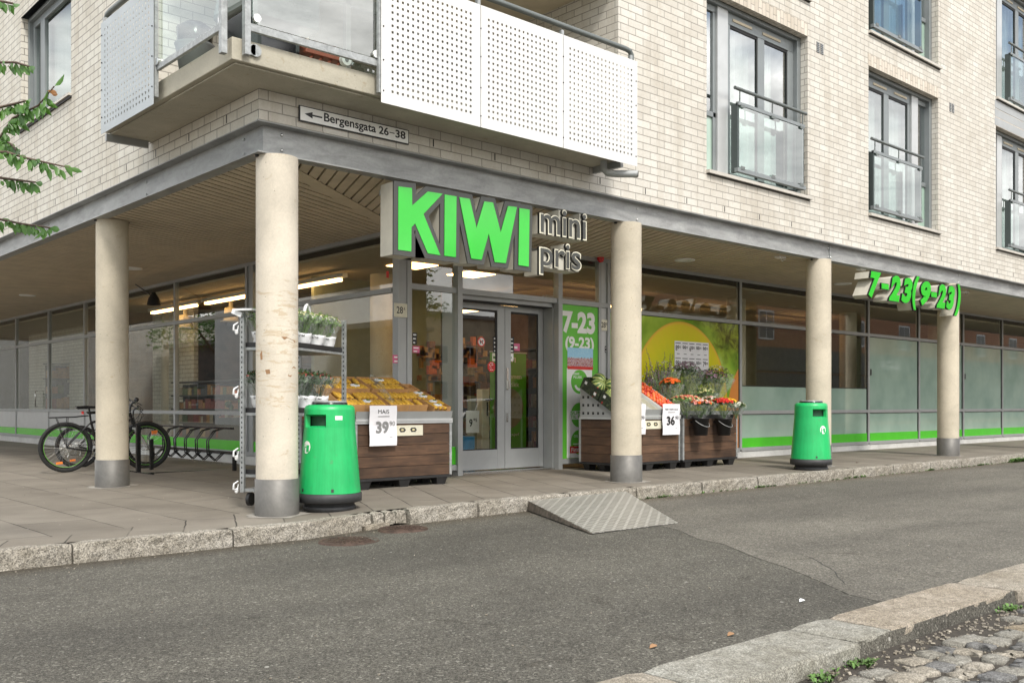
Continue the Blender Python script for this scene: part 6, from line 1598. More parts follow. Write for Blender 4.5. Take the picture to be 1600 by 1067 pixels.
# ================= BICYCLES =================
def bicycle(Rr, ang, label, rim, fork, rack, sc=1.13, helm=False):
    Rr = Vector(Rr); t = thing('bicycle', label, 'bicycle', Rr, 'bicycles parked in the rack'); D = .355
    T = Matrix.Translation(Rr) @ Matrix.Rotation(ang, 4, 'Z') @ Matrix.Scale(sc, 4) @ Matrix.Rotation(R(3), 4, 'X')
    def mb_(m): s = MB(m); s.X = T; return s
    def circ(cx_, cz, r_, n=48, y=0): return [(cx_+r_*math.cos(2*math.pi*k/n), y, cz+r_*math.sin(2*math.pi*k/n)) for k in range(n)]
    for wx, rear in ((0, True), (1.08, False)):
        s = mb_('tyre'); s.tube(circ(wx, D, D-.025), .025, 10, closed=True); w_ = s.build('wheel', t)
        s = mb_('blackgloss'); s.tube(circ(wx, D, D-.060), .0095, 8, closed=True); s.use(rim).tube(circ(wx, D, D-.072), .0032, 6, closed=True); s.build('rim', w_)
        s = mb_('chrome')
        for k in range(32):
            a = 2*math.pi*k/32; y = .028 if k % 2 else -.028; a2 = a+(.5 if k % 4 < 2 else -.5)
            s.tube([(wx+.022*math.cos(a2), y, D+.022*math.sin(a2)), (wx+(D-.065)*math.cos(a), 0, D+(D-.065)*math.sin(a))], .0016, 4)
        s.cyl((wx, -.05, D), (wx, .05, D), .020, n=12); s.build('spokes', w_)
        s = mb_('chrome'); s.tube(circ(wx, D, .076, 36, .045 if not rear else -.035), .004, 6, closed=True)
        for k in range(8): a = k*math.pi/4; y = .045 if not rear else -.035; s.tube([(wx+.03*math.cos(a), y, D+.03*math.sin(a)), (wx+.076*math.cos(a+.3), y, D+.076*math.sin(a+.3))], .003, 4)
        s.build('brake_disc', w_)
        s = mb_('orange'); a = R(250 if rear else 60); s.obox((wx+(D-.12)*math.cos(a), 0.0, D+(D-.12)*math.sin(a)), (.085, .02, .03), Matrix.Rotation(-.1, 3, 'Y')); s.build('spoke_reflector', w_)
    s = mb_('blackgloss'); bb = (.43, 0, .29); st = (.33, 0, .70); hd = (.86, 0, .80); hb = (.895, 0, .66)
    s.tube([bb, (.38, 0, .5), st], .018, 10); s.tube([st, hd], .018, 10); s.tube([bb, hb], .022, 10); s.tube([(.85, 0, .84), hb, (.91, 0, .62)], .021, 10)
    for y in (-.055, .055): s.tube([(0, y, D), (.2, y*.8, .31), bb], .010, 8); s.tube([(0, y, D), (.17, y*.7, .55), st], .009, 8)
    s.build('frame', t)
    s = mb_(fork)
    for y in (-.055, .055): s.tube([(.915, y, .60), (1.0, y, .48), (1.08, y, D)], [.016, .015, .011], 8)
    s.box(.88, .95, -.07, .07, .595, .625); s.build('fork', t)
    s = mb_('blackgloss'); s.cyl((.33, 0, .69), (.30, 0, .90), .014, n=10)
    s.add([(.12, -.075, .93), (.12, .075, .93), (.25, .05, .94), (.42, .018, .93), (.44, 0, .925), (.42, -.018, .93), (.25, -.05, .94), (.14, -.07, .89), (.14, .07, .89), (.40, .015, .905), (.40, -.015, .905)],
          [(0, 6, 2, 1), (6, 5, 3, 2), (5, 4, 3), (0, 1, 8, 7), (1, 2, 9, 8), (0, 7, 10, 6), (2, 3, 9), (6, 10, 5), (7, 8, 9, 10), (5, 10, 9, 3, 4)]); s.build('saddle', t, bevel=.012)
    s = mb_('blackgloss'); s.tube([(.85, 0, .85), (.86, 0, .95), (.90, 0, .99)], .015, 8); s.tube([(.86, -.31, 1.03), (.90, -.15, 1.00), (.91, 0, .99), (.90, .15, 1.00), (.86, .31, 1.03)], .013, 8)
    for y in (-1, 1): s.tube([(.86, .31*y, 1.03), (.885, .20*y, 1.01)], .018, 8); s.tube([(.90, .17*y, 1.0), (.97, .20*y, .96), (.93, .29*y, .96)], .006, 6)
    s.tube([(.92, .1, .98), (1.02, .06, .90), (.96, .03, .7)], .004, 5); s.tube([(.92, -.1, .98), (1.03, -.02, .88), (.90, -.02, .7)], .004, 5)
    if helm: s.ball((.93, -.05, 1.03), .035, 8, 6)
    s.build('handlebar', t)
    s = mb_('chrome'); s.tube(circ(.43, .29, .085, 30, -.03), .005, 6, closed=True); s.tube(circ(.43, .29, .02, 12, -.03), .012, 6, closed=True)
    s.tube([(.43, -.05, .29), (.50, -.06, .14)], .010, 8); s.tube([(.43, .05, .29), (.36, .06, .44)], .010, 8)
    s.use('tyre'); s.box(.46, .54, -.15, -.06, .125, .145); s.box(.32, .40, .06, .15, .43, .45)
    s.tube([(.43, -.03, .375), (0, -.035, .40)], .004, 5); s.tube([(.43, -.03, .205), (.05, -.035, .25)], .004, 5); s.use('chrome')
    for rr in (.05, .042, .034, .026): s.tube(circ(0, D, rr, 24, -.035-(.05-rr)*.5), .003, 5, closed=True)
    s.tube([(.0, -.05, .34), (.035, -.055, .27), (.02, -.055, .22)], .010, 6); s.build('crankset', t)
    if rack:
        s = mb_('blackgloss')
        for y in (-.06, .06): s.tube([(-.22, y, .77), (.12, y, .78), (.30, y*.6, .80)], .006, 6); s.tube([(0, y, D+.02), (-.12, y, .76)], .005, 6); s.tube([(0, y, D+.02), (.02, y, .77)], .005, 6)
        for x in (-.22, -.1, .04): s.tube([(x, -.06, .775), (x, .06, .775)], .005, 6)
        s.build('luggage_rack', t); s = mb_('red'); s.box(.20, .23, -.02, .02, .82, .86); s.build('rear_light', t)
    return t
bicycle((5.02, 16.05, zp(5)), R(-9), 'black bicycle with luggage rack and green rims nearest the column', 'p_green_rim', 'alu_light', True, 1.12, True)
bicycle((5.50, 16.95, zp(5)), R(-9), 'dark bicycle standing behind the one with a luggage rack', 'chrome', 'blackgloss', False, 1.02)
# rack
t = thing('bicycle_rack', 'black steel bicycle rack with curved wheel hoops under the shop window', 'bicycle rack', (6.9, 16.5, 0)); s = MB('blackgloss')
rx = 6.95; y0_, y1_ = 14.25, 17.4
s.box(rx-.03, rx+.03, y0_, y1_, .66, .69); s.box(rx-.02, rx+.02, y0_-.1, y1_, .27, .31)
for y in (y0_-.08, y1_): s.box(rx-.025, rx+.025, y-.02, y+.03, 0, .28)
s.build('rails', t)
for y in [y0_+.32+.42*k for k in range(4)]+[16.3, 16.95]:
    s = MB('blackgloss')
    for dy in (-.035, .035): s.tube([(rx, y+dy, .67), (rx-.15, y+dy, .63), (rx-.26, y+dy, .48), (rx-.25, y+dy, .27), (rx-.13, y+dy, .16), (rx, y+dy, .28)], .011, 7)
    s.build('wheel_hoop', t)
s = MB('blackgloss'); px_ = onX(216, 700, 5.75); s.box(5.72, 5.78, px_.y-.03, px_.y+.03, 0, .73); s.box(5.75, 7.3, px_.y-.35, px_.y-.31, 0, .018); s.box(5.72, 5.76, px_.y-.6, px_.y+.8, 0, .018); s.box(6.1, 6.15, px_.y+.4, px_.y+.45, 0, .5); s.build('ground_frame', t)

# ================= TREE (branches reach in at the upper left) =================
random.seed(101)
TB = Vector((.2, 9.6, zp(0))); tr = thing('cherry_tree', 'young cherry tree at the kerb whose leafy twigs hang in from the left', 'tree', TB)
TB = Vector((-1.3, 8.2, zp(0))); tr.location = TB
s = MB('bark'); s.tube([TB-UZ*.1, TB+Vector((.05, 0, 1.5)), TB+Vector((.15, -.1, 3.0)), TB+Vector((.25, -.1, 4.4)), TB+Vector((.3, 0, 5.8))], [.11, .09, .075, .05, .02], 12)
twigs = []
DD = 6.2
def cam_at(px, py, d): r = (px-CX)*d/F_PX; return Vector((CO*d+SI*r, SI*d-CO*r, CH+(HY-py)*d/F_PX))
paths = [[(-160, 250), (-60, 235), (0, 215), (20, 185), (60, 165), (85, 135)], [(-160, 120), (-80, 105), (0, 98), (25, 98), (45, 104)], [(-160, 60), (-60, 15), (0, 2), (20, 6)],
         [(-170, 260), (-50, 236), (10, 238), (40, 247), (75, 255), (108, 262)], [(-170, 290), (-40, 270), (0, 278), (30, 282), (55, 285)], [(-150, 350), (-40, 345), (0, 343), (35, 350), (78, 356)], [(-150, 200), (-40, 160), (0, 168), (25, 162), (40, 158)], [(-160, 260), (-60, 228), (0, 216), (18, 226), (25, 235)]]
lv = MB('cherry'); lr = MB('cherry_red')
def leafgeo(mb, p, d, L):
    d = d.normalized(); w = d.cross(Vector((CO, SI, 0))+Vector((random.uniform(-.5, .5), random.uniform(-.5, .5), random.uniform(-.3, .3)))).normalized()*L*random.uniform(.17, .24); n = w.cross(d).normalized()*L*.07
    a, b, c = p+d*L*.3, p+d*L*.62, p+d*L-n*1.5
    mb.add([p, a-w*.85+n, a, a+w*.85+n, b-w*.8+n*.6, b-n*.5, b+w*.8+n*.6, c], [(0, 2, 1), (0, 3, 2), (1, 2, 5, 4), (2, 3, 6, 5), (4, 5, 7), (5, 6, 7)], True)
for bi, pth in enumerate(paths):
    dep = DD+(bi % 3-1)*.25; pts = [cam_at(px, py, dep+.1*math.sin(i)) for i, (px, py) in enumerate(pth)]
    root = TB+Vector((.2, -.08, 1.6+.35*(8-bi) if bi != 5 else 2.2)); 
    s.tube([root]+pts, [.03]+[.012-.0016*i for i in range(len(pts))], 6)
    for i in range(len(pts)-1):
        seg = (pts[i+1]-pts[i]); n = max(2, int(seg.length/.034))
        for k in range(n):
            p = pts[i]+seg*(k/n); side = 1 if k % 2 else -1
            for _ in range(3 if bi in (0, 6, 7) else 2):
                d = seg.normalized()*random.uniform(.3, .9)+Vector((random.uniform(-.3, .3), random.uniform(-.3, .3), -random.uniform(.1, 1.4)))
                last = (bi == 0 and i == len(pts)-2 and k >= n-1)
                leafgeo(lr if last else lv, p+Vector((random.uniform(-.015, .015), random.uniform(-.015, .015), random.uniform(-.02, .01))), d if not last else Vector((random.uniform(-.2, 1), -.3, -.1)), random.uniform(.06, .105) if not last else .07)
    leafgeo(lv, pts[-1], pts[-1]-pts[-2]+UZ*-.02, .1)
s.build('trunk_and_twigs', tr); lv.build('leaves', tr); lr.build('reddish_leaves', tr)
# crown further up and left, out of the picture but casting its reflection
cw = MB('cherry')
for _ in range(2600):
    d = rnd_dir(0); q = TB+Vector((.0, .3, 5.6))+Vector((d.x*1.7, d.y*1.7, d.z*1.6))*random.uniform(.45, 1)**.6
    pp = q-Vector((0, 0, CH)); dd_ = CO*q.x+SI*q.y
    if dd_ > .5 and 800+F_PX*(SI*q.x-CO*q.y)/dd_ > -40: continue
    leafgeo(cw, q, rnd_dir(-.8), .11)
cw.build('crown', tr)

# ================= THINGS ON THE BALCONY =================
z = 4.305
o = Vector((4.75, 8.75, z)); t = thing('covered_barbecue', 'barbecue under a pale cover behind the left balcony glass', 'barbecue', o); s = MB('greyplaster'); 
s.prism([(4.25, 9.2, z+.55), (4.25, 9.0, z+.95), (4.3, 8.8, z+1.1), (4.35, 8.55, z+1.1), (4.35, 8.35, z+.95), (4.3, 8.35, z+.55)], (.6, 0, 0)); s.build('cover', t, bevel=.05)
s = MB('blackgloss'); s.box(4.25, 4.9, 8.2, 8.5, z+.35, z+.75); s.box(4.3, 4.34, 8.3, 9.1, z, z+.5); s.box(4.7, 4.74, 8.3, 9.1, z, z+.5); s.build('cart', t)
s = MB('inkgrey'); s.lathe([(.001, 0), (.14, 0), (.19, .32), (.20, .34), (.17, .34)], (4.16, 9.35, z), 20); s.use('blackgloss').lathe([(.17, .33), (.18, .5), (.10, .56), (.001, .58)], (4.16, 9.35, z), 20); tag(recenter(s.build('plant_pot')), 'grey tub on the balcony beside the perforated side panel', 'pot')
s = MB('p_brown'); x = 4.75
for k in range(4): s.tube([(x+.1*k, 8.2, z+.01), (x+.12+.1*k, 8.25, z+.13), (x+.1*k, 8.3, z+.2)], .015, 6)
s.box(x, x+.5, 8.2, 8.24, z+.12, z+.16); s.box(x, x+.5, 8.3, 8.5, z+.18, z+.2); tag(recenter(s.build('folding_chair')), 'orange red folding chair behind the balcony glass', 'chair')
s = MB('white'); s.cyl((5.12, 8.06, z+.09), (5.12, 8.11, z+.09), .055, n=20); s.use('inkgrey').cyl((5.12, 8.055, z+.09), (5.12, 8.06, z+.09), .02, n=10); tag(recenter(s.build('toy_wheel')), 'small white wheel standing at the balcony edge', 'wheel')
s = MB('frost'); s.use('p_blue' if False else 'glass_rail'); s.box(5.2, 5.5, 8.1, 8.35, z, z+.10); tag(recenter(s.build('storage_box')), 'low clear plastic box at the balcony edge', 'box')
# ================= ACROSS THE STREET (seen in the glass) =================
def car(loc, rz, body, label):
    t = thing('parked_car', label, 'car', loc); T = Matrix.Translation(loc) @ Matrix.Rotation(rz, 4, 'Z')
    prof = [(-2.2, .35), (-2.25, .75), (-2.1, .95), (-1.6, 1.02), (-1.35, 1.38), (-.6, 1.46), (.5, 1.42), (1.15, 1.0), (1.95, .86), (2.2, .68), (2.22, .35)]
    s = MB(body); s.X = T
    low = [(x, z) for x, z in prof if z < 1.05]; 
    s.prism([(x, -.86, z) for x, z in ((-2.2, .3), (-2.25, .75), (-2.1, .95), (-1.6, 1.0), (1.15, .98), (1.95, .86), (2.2, .68), (2.22, .3))], (0, 1.72, 0))
    s.prism([(x, -.66, z) for x, z in ((-1.38, 1.36), (-.6, 1.46), (.5, 1.42), (.55, 1.38), (-1.3, 1.32))], (0, 1.32, 0))
    for x0, x1 in ((-1.62, -1.36), (-.35, -.30), (1.12, .52)):
        for y in (-.80, .74): s.prism([(x0, y, 1.0), (x0+.07, y, 1.0), (x1+.07, y*.84, 1.38), (x1, y*.84, 1.38)], (0, .05, 0))
    s.build('body', t, bevel=.05)
    s = MB('blackgloss'); s.X = T; s.add([(-1.58, -.80, 1.0), (1.12, -.80, .98), (.5, -.64, 1.40), (-1.34, -.64, 1.36), (-1.58, .80, 1.0), (1.12, .80, .98), (.5, .64, 1.40), (-1.34, .64, 1.36)], [(0, 1, 2, 3), (7, 6, 5, 4), (1, 5, 6, 2), (0, 3, 7, 4)]); s.build('windows', t)
    for x in (-1.35, 1.35):
        for y in (-.80, .80):
            s = MB('tyre'); s.X = T; s.cyl((x, y-.1, .31), (x, y+.1, .31), .31, n=24); w_ = s.build('wheel', t); s = MB('chrome'); s.X = T; s.cyl((x, y-.105, .31), (x, y+.105, .31), .19, n=16); s.build('rim', w_)
    for y in (-.7, .7): s = MB('white'); s.X = T; s.box(2.17, 2.235, y-.15, y+.15, .6, .74); s.build('headlight', t)
    return t
car((24.5, -5.5, zr(20)-.05), R(2), 'chrome', 'silver car parked across the street, seen only in the shop glass')
car((31.5, -5.6, zr(20)-.05), R(-1), 'white', 'white car parked across the street, right of the silver one, seen only in the glass')
car((-3.2, 33.0, zr(0)), R(92), 'red', 'red car on the side street, seen only in the side windows')
car((-3.4, 27.0, zr(0)), R(90), 'white', 'pale car on the side street, seen only in the side windows')
def block(name, x0, x1, y0, y1, h, mat, label, front, wins, sill=1.0, fh=3.0, wmat='glass_dark'):
    t = thing(name, label, 'building', ((x0+x1)/2, (y0+y1)/2, zr(x0))); s = MB(mat); s.box(x0, x1, y0, y1, -.3, h); s.build('walls', t)
    s = MB('inkgrey'); s.box(x0-.3, x1+.3, y0-.3, y1+.3, h, h+.3); s.build('roof', t)
    f = 0
    while sill+f*fh+1.6 < h:
        for w0 in wins:
            if front == 'y': a = MB('alu_light'); a.box(x0+w0, x0+w0+1.5, y1, y1+.03, sill+f*fh, sill+f*fh+1.6); fr_ = a.build('window', t); g = MB('blackgloss'); g.box(x0+w0+.1, x0+w0+.7, y1+.03, y1+.04, sill+f*fh+.1, sill+f*fh+1.5); g.box(x0+w0+.8, x0+w0+1.4, y1+.03, y1+.04, sill+f*fh+.1, sill+f*fh+1.5); g.build('pane', fr_)
            else: a = MB('alu_light'); a.box(x1, x1+.03, y0+w0, y0+w0+1.5, sill+f*fh, sill+f*fh+1.6); fr_ = a.build('window', t); g = MB('blackgloss'); g.box(x1+.03, x1+.04, y0+w0+.1, y0+w0+1.4, sill+f*fh+.1, sill+f*fh+1.5); g.build('pane', fr_)
        f += 1
    return t
bb = block('brick_warehouse', 38, 88, -20, -8, 9.5, 'redbrick', 'long red brick building across the street, seen only in the shop glass', 'y', [2, 7, 12, 17, 23, 29, 35, 41], 4.6, 3.2)
s = MB('signblack'); s.box(38, 88, -8, -7.85, 2.9, 4.2); s.build('dark_fascia', bb)
s = MB('signblack'); s.box(38.5, 87, -8, -7.95, 0, 2.8); s.build('dark_shopfront', bb)
sgn = MB('white'); text(sgn, '6-24', (60.6, -7.82, 3.25), -UX, UZ, 2.4, .62, off=.02, depth=.02, mat='white'); tag(recenter(sgn.build('hours_lettering')), 'white 6-24 lettering on the dark fascia across the street', 'sign')
block('apartment_house', 46, 66, -54, -40, 8.2, 'plaster', 'pale apartment house far across the street, seen in the door glass', 'y', [1.5, 5, 9, 13, 16.5], 1.4, 2.9)
block('apartment_house', 32, 44, -46, -36, 6.5, 'greyplaster', 'low grey apartment house left of the pale one, seen in the door glass', 'y', [1.5, 5, 8.6], 1.2, 2.9)
block('white_pavilion', -16, -8, 47, 50.5, 7.6, 'white', 'white building across the side street, seen in the side windows', 'x', [], 1.2, 3.2)
block('sky_block_row', -24, -14, 27, 71, 5.2, 'dim', 'added long dark low building along the side street, blocking bright sky in the side windows', 'x', [3, 9, 15, 21, 27, 33, 39], 1.0, 2.6)  # added to keep bright sky out of the side glass reflections
block('brick_hall', -26, -9, 72, 140, 7.5, 'brick_side', 'long pale brick building far down the side street', 'x', [], 1.2, 3.2)
def bigtree(x, y, h, r, label):
    t = thing('street_tree', label, 'tree', (x, y, -.2)); s = MB('bark'); s.tube([(x, y, -.3), (x+.1, y, h*.4), (x, y+.1, h*.7)], [.25, .18, .08], 10)
    for k in range(6): a = k*1.05; s.tube([(x+.05, y, h*.42), (x+r*.6*math.cos(a), y+r*.6*math.sin(a), h*.7)], [.09, .03], 6)
    s.build('trunk', t); s = MB('cherry')
    cl = [(Vector((x, y, h*.68))+Vector((random.uniform(-1, 1)*r*.7, random.uniform(-1, 1)*r*.7, random.uniform(-.7, 1)*r*.6)), random.uniform(.35, .6)*r) for _ in range(14)]
    for _ in range(2600):
        c, rr = random.choice(cl); d = rnd_dir(0); leafgeo(s, c+d*rr*random.uniform(.6, 1), rnd_dir(-.5), .28)
    s.build('crown', t)
bigtree(30, -20, 9, 3.0, 'leafy street tree across the street beside the brick building'); bigtree(-12, 34, 8, 2.8, 'leafy tree across the side street')
bigtree(-11, 50, 8.5, 3.2, 'leafy tree beside the white building, seen in the side windows'); bigtree(-13, 60, 9, 3.6, 'leafy tree in front of the pale brick building down the side street')
bigtree(-20, -30, 10, 4, 'leafy tree at the far corner of the crossing')

# ================= INSIDE THE SHOP =================
random.seed(12)
def tube_light(x0, y0, x1, y1, lb, z=3.0):
    a, b = Vector((x0, y0, z)), Vector((x1, y1, z)); d = (b-a).normalized(); L = (b-a).length; rot = Matrix.Rotation(math.atan2(d.y, d.x), 3, 'Z')
    t = thing('strip_light', lb, 'ceiling light', a.lerp(b, .5)+UZ*0, 'strip lights inside the shop'); s = MB('alu_light'); s.obox(a.lerp(b, .5)+UZ*.07, (L+.3, .10, .07), rot); s.build('housing', t)
    s = MB('lamp'); s.obox(a.lerp(b, .5)+UZ*.005, (L, .09, .045), rot); s.build('tube', t)
k = 0
for y in (13.9, 16.7, 19.5): 
    for x in (8.7, 12.9): k += 1; tube_light(x, y, x, y+2.3, 'warm strip light %s of the shop ceiling, seen through the side windows' % ('over the near aisle' if x < 11 else 'over the far aisle'), 3.12 if x < 11 else 3.0)
for x in (12.8, 17, 21): tube_light(x, 13.1 if x < 13 else 13.6, x+2.6, 13.1 if x < 13 else 13.6, 'warm strip light behind the street front, over the flower stand side')
s = MB('lamp'); s.box(9.0, 9.6, 12.4, 13.0, 3.285, 3.295); tag(recenter(s.build('ceiling_light_panel')), 'square warm light panel in the entrance ceiling', 'ceiling light')
s = MB('lamp'); s.box(10.4, 11.0, 12.6, 13.2, 3.285, 3.295); tag(recenter(s.build('ceiling_light_panel')), 'added square light panel over the doors, lighting the banner in the hall', 'ceiling light')  # unseen panel added to light the roller banner
o = 0
for (x, y) in ((8.95, 18.4), (8.95, 16.6), (8.95, 20.6), (11.4, 19.5)):
    s = MB('plaster'); s.lathe([(.20, 2.72), (.22, 2.73), (.15, 2.76), (.13, 3.0), (.05, 3.02), (.03, 3.3)], (x, y, 0), 20); tag(recenter(s.build('pendant_lamp')), 'cream pendant lamp above the aisle near the side window', 'lamp', 'pendant lamps inside the shop')
# shelves full of goods
gm = [plain('goods_%d' % i, c, .5, var=.25, scale=18) for i, c in enumerate([(.30, .12, .05), (.35, .24, .10), (.16, .07, .04), (.10, .13, .06), (.36, .30, .22), (.22, .04, .03), (.06, .06, .07), (.34, .17, .05)])]
def shelf(x0, x1, y0, y1, h, lb):
    t = thing('shop_shelf', lb, 'shelf', ((x0+x1)/2, (y0+y1)/2, .03)); s = MB('dim'); lv_ = 5
    for k in range(lv_+1): s.box(x0, x1, y0, y1, .03+h*k/lv_, .06+h*k/lv_)
    s.box((x0+x1)/2-.02, (x0+x1)/2+.02, y0, y1, .06, h) if x1-x0 < y1-y0 else s.box(x0, x1, (y0+y1)/2-.02, (y0+y1)/2+.02, .06, h)
    s.build('boards', t); s = MB(gm[0])
    for k in range(lv_):
        z = .061+h*k/lv_; L = (y1-y0) if x1-x0 < y1-y0 else (x1-x0); p = 0
        while p < L-.2:
            w = random.uniform(.08, .3); hh = random.uniform(.12, h/lv_-.08); s.use(random.choice(gm))
            if x1-x0 < y1-y0: s.box(x0+.02, x0+.22, y0+p, y0+p+w-.01, z, z+hh); s.box(x1-.22, x1-.02, y0+p, y0+p+w-.01, z, z+hh)
            else: s.box(x0+p, x0+p+w-.01, y0+.02, y0+.22, z, z+hh)
            p += w
    q = s.build('goods', t); q['kind'] = 'stuff'
shelf(9.0, 9.6, 15.4, 21.5, 1.5, 'low shelf of mixed goods along the side windows'); shelf(12.2, 12.9, 15.4, 24, 2.0, 'tall shelf of goods in the far aisle'); shelf(14.2, 14.9, 16.0, 26, 2.0, 'tall shelf of goods against the back')
shelf(10.2, 15.5, 25.5, 26.2, 1.9, 'shelf of goods across the back of the shop'); shelf(12.9, 15.8, 12.6, 13.1, 1.7, 'shelf behind the fruit poster')
shelf(15.5, 15.95, 16.2, 35, 2.3, 'tall wall shelf of goods along the far wall of the shop'); shelf(10.6, 11.3, 15.6, 22, 1.6, 'middle aisle shelf of mixed goods'); shelf(8.9, 15.5, 30, 30.5, 2.2, 'shelf of goods at the deep end of the shop')
shelf(8.9, 11.5, 14.35, 14.8, 2.1, 'shelf of goods on the partition behind the entrance hall') if False else None
for k_, (x, y) in enumerate(((9.4, 12.2), (13.6, 18), (11.6, 22), (9.9, 16.2))):
    s = MB('dim'); s.cyl((x, y, 3.1), (x, y+7, 3.1), .16, n=14); tag(recenter(s.build('ventilation_duct')), ['', 'dark ventilation duct over the tall far aisle shelf', 'dark ventilation duct at the deep end of the shop', 'dark ventilation duct nearest the side windows'][k_], 'duct') if k_ else bpy.data.objects.remove(s.build('duct_unused'))
# flowers of warm colour near the inner counter
s = MB('p_orange')
for _ in range(120): s.use(random.choice(['p_orange', 'leaf_dark', 'p_brown', 'leaf'])); s.ball((random.uniform(8.3, 8.8), random.uniform(12.6, 17.4), random.uniform(.75, 1.35)), random.uniform(.03, .09), 6, 4)
s.use('dim').box(8.25, 8.85, 12.5, 17.5, .03, .8); tag(recenter(s.build('produce_counter')), 'dark counter heaped with orange and green produce inside the side window', 'counter')
# entrance hall: roller banner, security gate
def banner(x0, x1, y, lb):
    t = thing('roller_banner', lb, 'banner', ((x0+x1)/2, y, .03)); s = MB('postergreen'); s.box(x0, x1, y, y+.01, .12, 2.06); s.build('sheet', t)
    s = MB('alu_light'); s.box(x0-.02, x1+.02, y-.08, y+.08, .03, .12); s.box(x0-.01, x1+.01, y-.012, y+.015, 2.06, 2.09); s.build('base', t)
    s = MB('white'); w = x1-x0; text(s, 'KIWI', (x0+w*.3, y-.002, 1.88), UX, UZ, w*.4, .1, off=.03, depth=.001, mat='white')
    text(s, 'Velkommen', (x0+w*.14, y-.002, 1.56), UX, UZ, w*.72, .09, off=.0, depth=.001, mat='white'); text(s, 'til butikk', (x0+w*.2, y-.002, 1.40), UX, UZ, w*.6, .09, off=.0, depth=.001, mat='white')
    s.use('inpale').cyl((x0+w/2, y-.002, .98), (x0+w/2, y-.001, .98), w*.42, n=40, smooth=False)
    text(s, 'butikksjef', (x0+w*.2, y-.003, .42), UX, UZ, w*.6, .07, off=0, depth=.001, mat='white'); s.build('banner_print', t)
bx0, bx1 = onY(766, 0, 14.2).x, onY(822, 0, 14.2).x; banner(bx0, bx1, 14.2, 'green roller banner standing inside behind the glass doors')
g0 = onY(755, 0, 13.0).x; s = MB('plate'); s.box(g0-.07, g0+.10, 12.95, 13.1, .03, 1.32); s.use('blackgloss').box(g0-.0, g0+.16, 12.93, 12.95, 1.12, 1.15); s.box(g0+.03, g0+.06, 12.93, 12.95, .85, 1.1); tag(recenter(s.build('security_gate', bevel=.01)), 'cream security gate post inside the left door', 'security gate')
s = MB('inpale'); s.box(g0-.32, g0-.20, 12.95, 13.05, .03, 1.2); tag(recenter(s.build('gate_rail')), 'pale rail post left of the security gate inside the door', 'post')
o = onY(727, 700, 12.6); s = MB('p_blue' if False else 'frost'); M['bluep'] = plain('blue_plastic', (.02, .22, .50), .4); s = MB('bluep'); s.box(o.x-.12, o.x+.12, 12.5, 12.8, .03, .52); tag(recenter(s.build('shopping_basket')), 'blue shopping basket stack inside the left door', 'basket')
s = MB('paper'); s.box(o.x-.10, o.x+.18, 12.45, 12.46, .58, .95); q = recenter(s.build('price_sign')); tag(q, 'white price card inside the left door', 'price sign'); s = MB('ink'); text(s, '9', (o.x-.04, 12.448, .68), UX, UZ, .07, .13, off=.03, depth=.001); text(s, '95', (o.x+.05, 12.448, .76), UX, UZ, .08, .06, off=.02, depth=.001); s.build('price_lettering', q)
s = MB(gm[7]); 
for _ in range(90): s.use(random.choice([gm[7], gm[0], gm[5], 'p_orange', 'card'])); a = random.uniform(11.0, 12.6); z = random.uniform(.5, 2.3); s.box(a, a+random.uniform(.05, .25), 14.80, 14.88, z, z+random.uniform(.05, .2))
tag(recenter(s.build('wall_rack')), 'orange and brown goods rack on the wall behind the right door', 'rack')

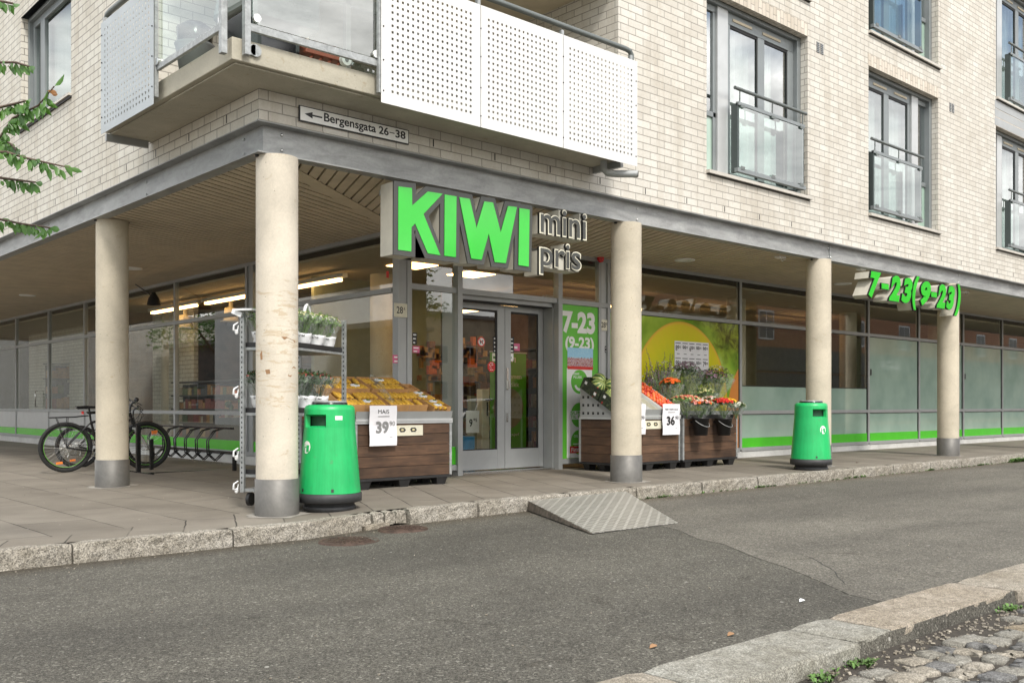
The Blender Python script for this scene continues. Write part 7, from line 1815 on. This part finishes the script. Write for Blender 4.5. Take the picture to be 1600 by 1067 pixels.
# ================= LIGHT, SKY, CAMERA =================
w = bpy.data.worlds.new('World'); bpy.context.scene.world = w; w.use_nodes = True; nt = w.node_tree
bg = nt.nodes['Background']; sky = nt.nodes.new('ShaderNodeTexSky'); sky.sky_type = 'NISHITA'; sky.sun_disc = False
SUN_EL, SUN_AZ = R(48), R(200)     # azimuth measured clockwise from +Y
sky.sun_elevation = SUN_EL; sky.sun_rotation = SUN_AZ; sky.air_density = 1.2; sky.dust_density = 2.0
tc = nt.nodes.new('ShaderNodeTexCoord'); mp = nt.nodes.new('ShaderNodeMapping'); mp.inputs['Scale'].default_value = (1, 1, 2.2); nt.links.new(tc.outputs['Generated'], mp.inputs[0])
n1 = noise(nt, 2.6, 9, .62, mp.outputs[0], dist=.35); n2 = noise(nt, 1.3, 5, .55, mp.outputs[0], dist=.2)
cloud = ramp(nt, n1, [(.36, (4.2, 4.3, 4.5)), (.5, (9.8, 9.7, 9.5)), (.62, (17.5, 17.2, 16.6))])
cover = ramp(nt, n2, [(.43, (0, 0, 0)), (.52, (1, 1, 1))])
col = mixc(nt, sky.outputs[0], (8, 8, 8), cover); 
mixn = col.node; nt.links.new(cloud, mixn.inputs[7]); nt.links.new(col, bg.inputs[0]); bg.inputs[1].default_value = .115
sd = bpy.data.lights.new('sun', 'SUN'); sd.energy = 2.0; sd.angle = R(11); sd.color = (1, .95, .87); so = bpy.data.objects.new('sun', sd); C.objects.link(so)
dirv = Vector((math.sin(SUN_AZ)*math.cos(SUN_EL), math.cos(SUN_AZ)*math.cos(SUN_EL), math.sin(SUN_EL))); so.rotation_euler = dirv.to_track_quat('Z', 'Y').to_euler(); so.location = (0, -10, 20)
cd = bpy.data.cameras.new('camera'); co = bpy.data.objects.new('camera', cd); C.objects.link(co); bpy.context.scene.camera = co
co.location = (0, 0, CH); co.rotation_euler = (R(90), 0, math.atan2(SI, CO)-R(90)); cd.sensor_width = 36; cd.lens = F_PX/1600*36; cd.shift_y = (HY-533.5)/1600; cd.clip_end = 1000; cd.clip_start = .05
sc = bpy.context.scene; sc.render.engine = 'CYCLES'; sc.view_settings.view_transform = 'Standard'; sc.view_settings.look = 'None'; sc.view_settings.gamma = 1; sc.view_settings.exposure = 0.78
sc.cycles.max_bounces = 10; sc.cycles.transparent_max_bounces = 24; sc.cycles.glossy_bounces = 4; sc.cycles.diffuse_bounces = 4
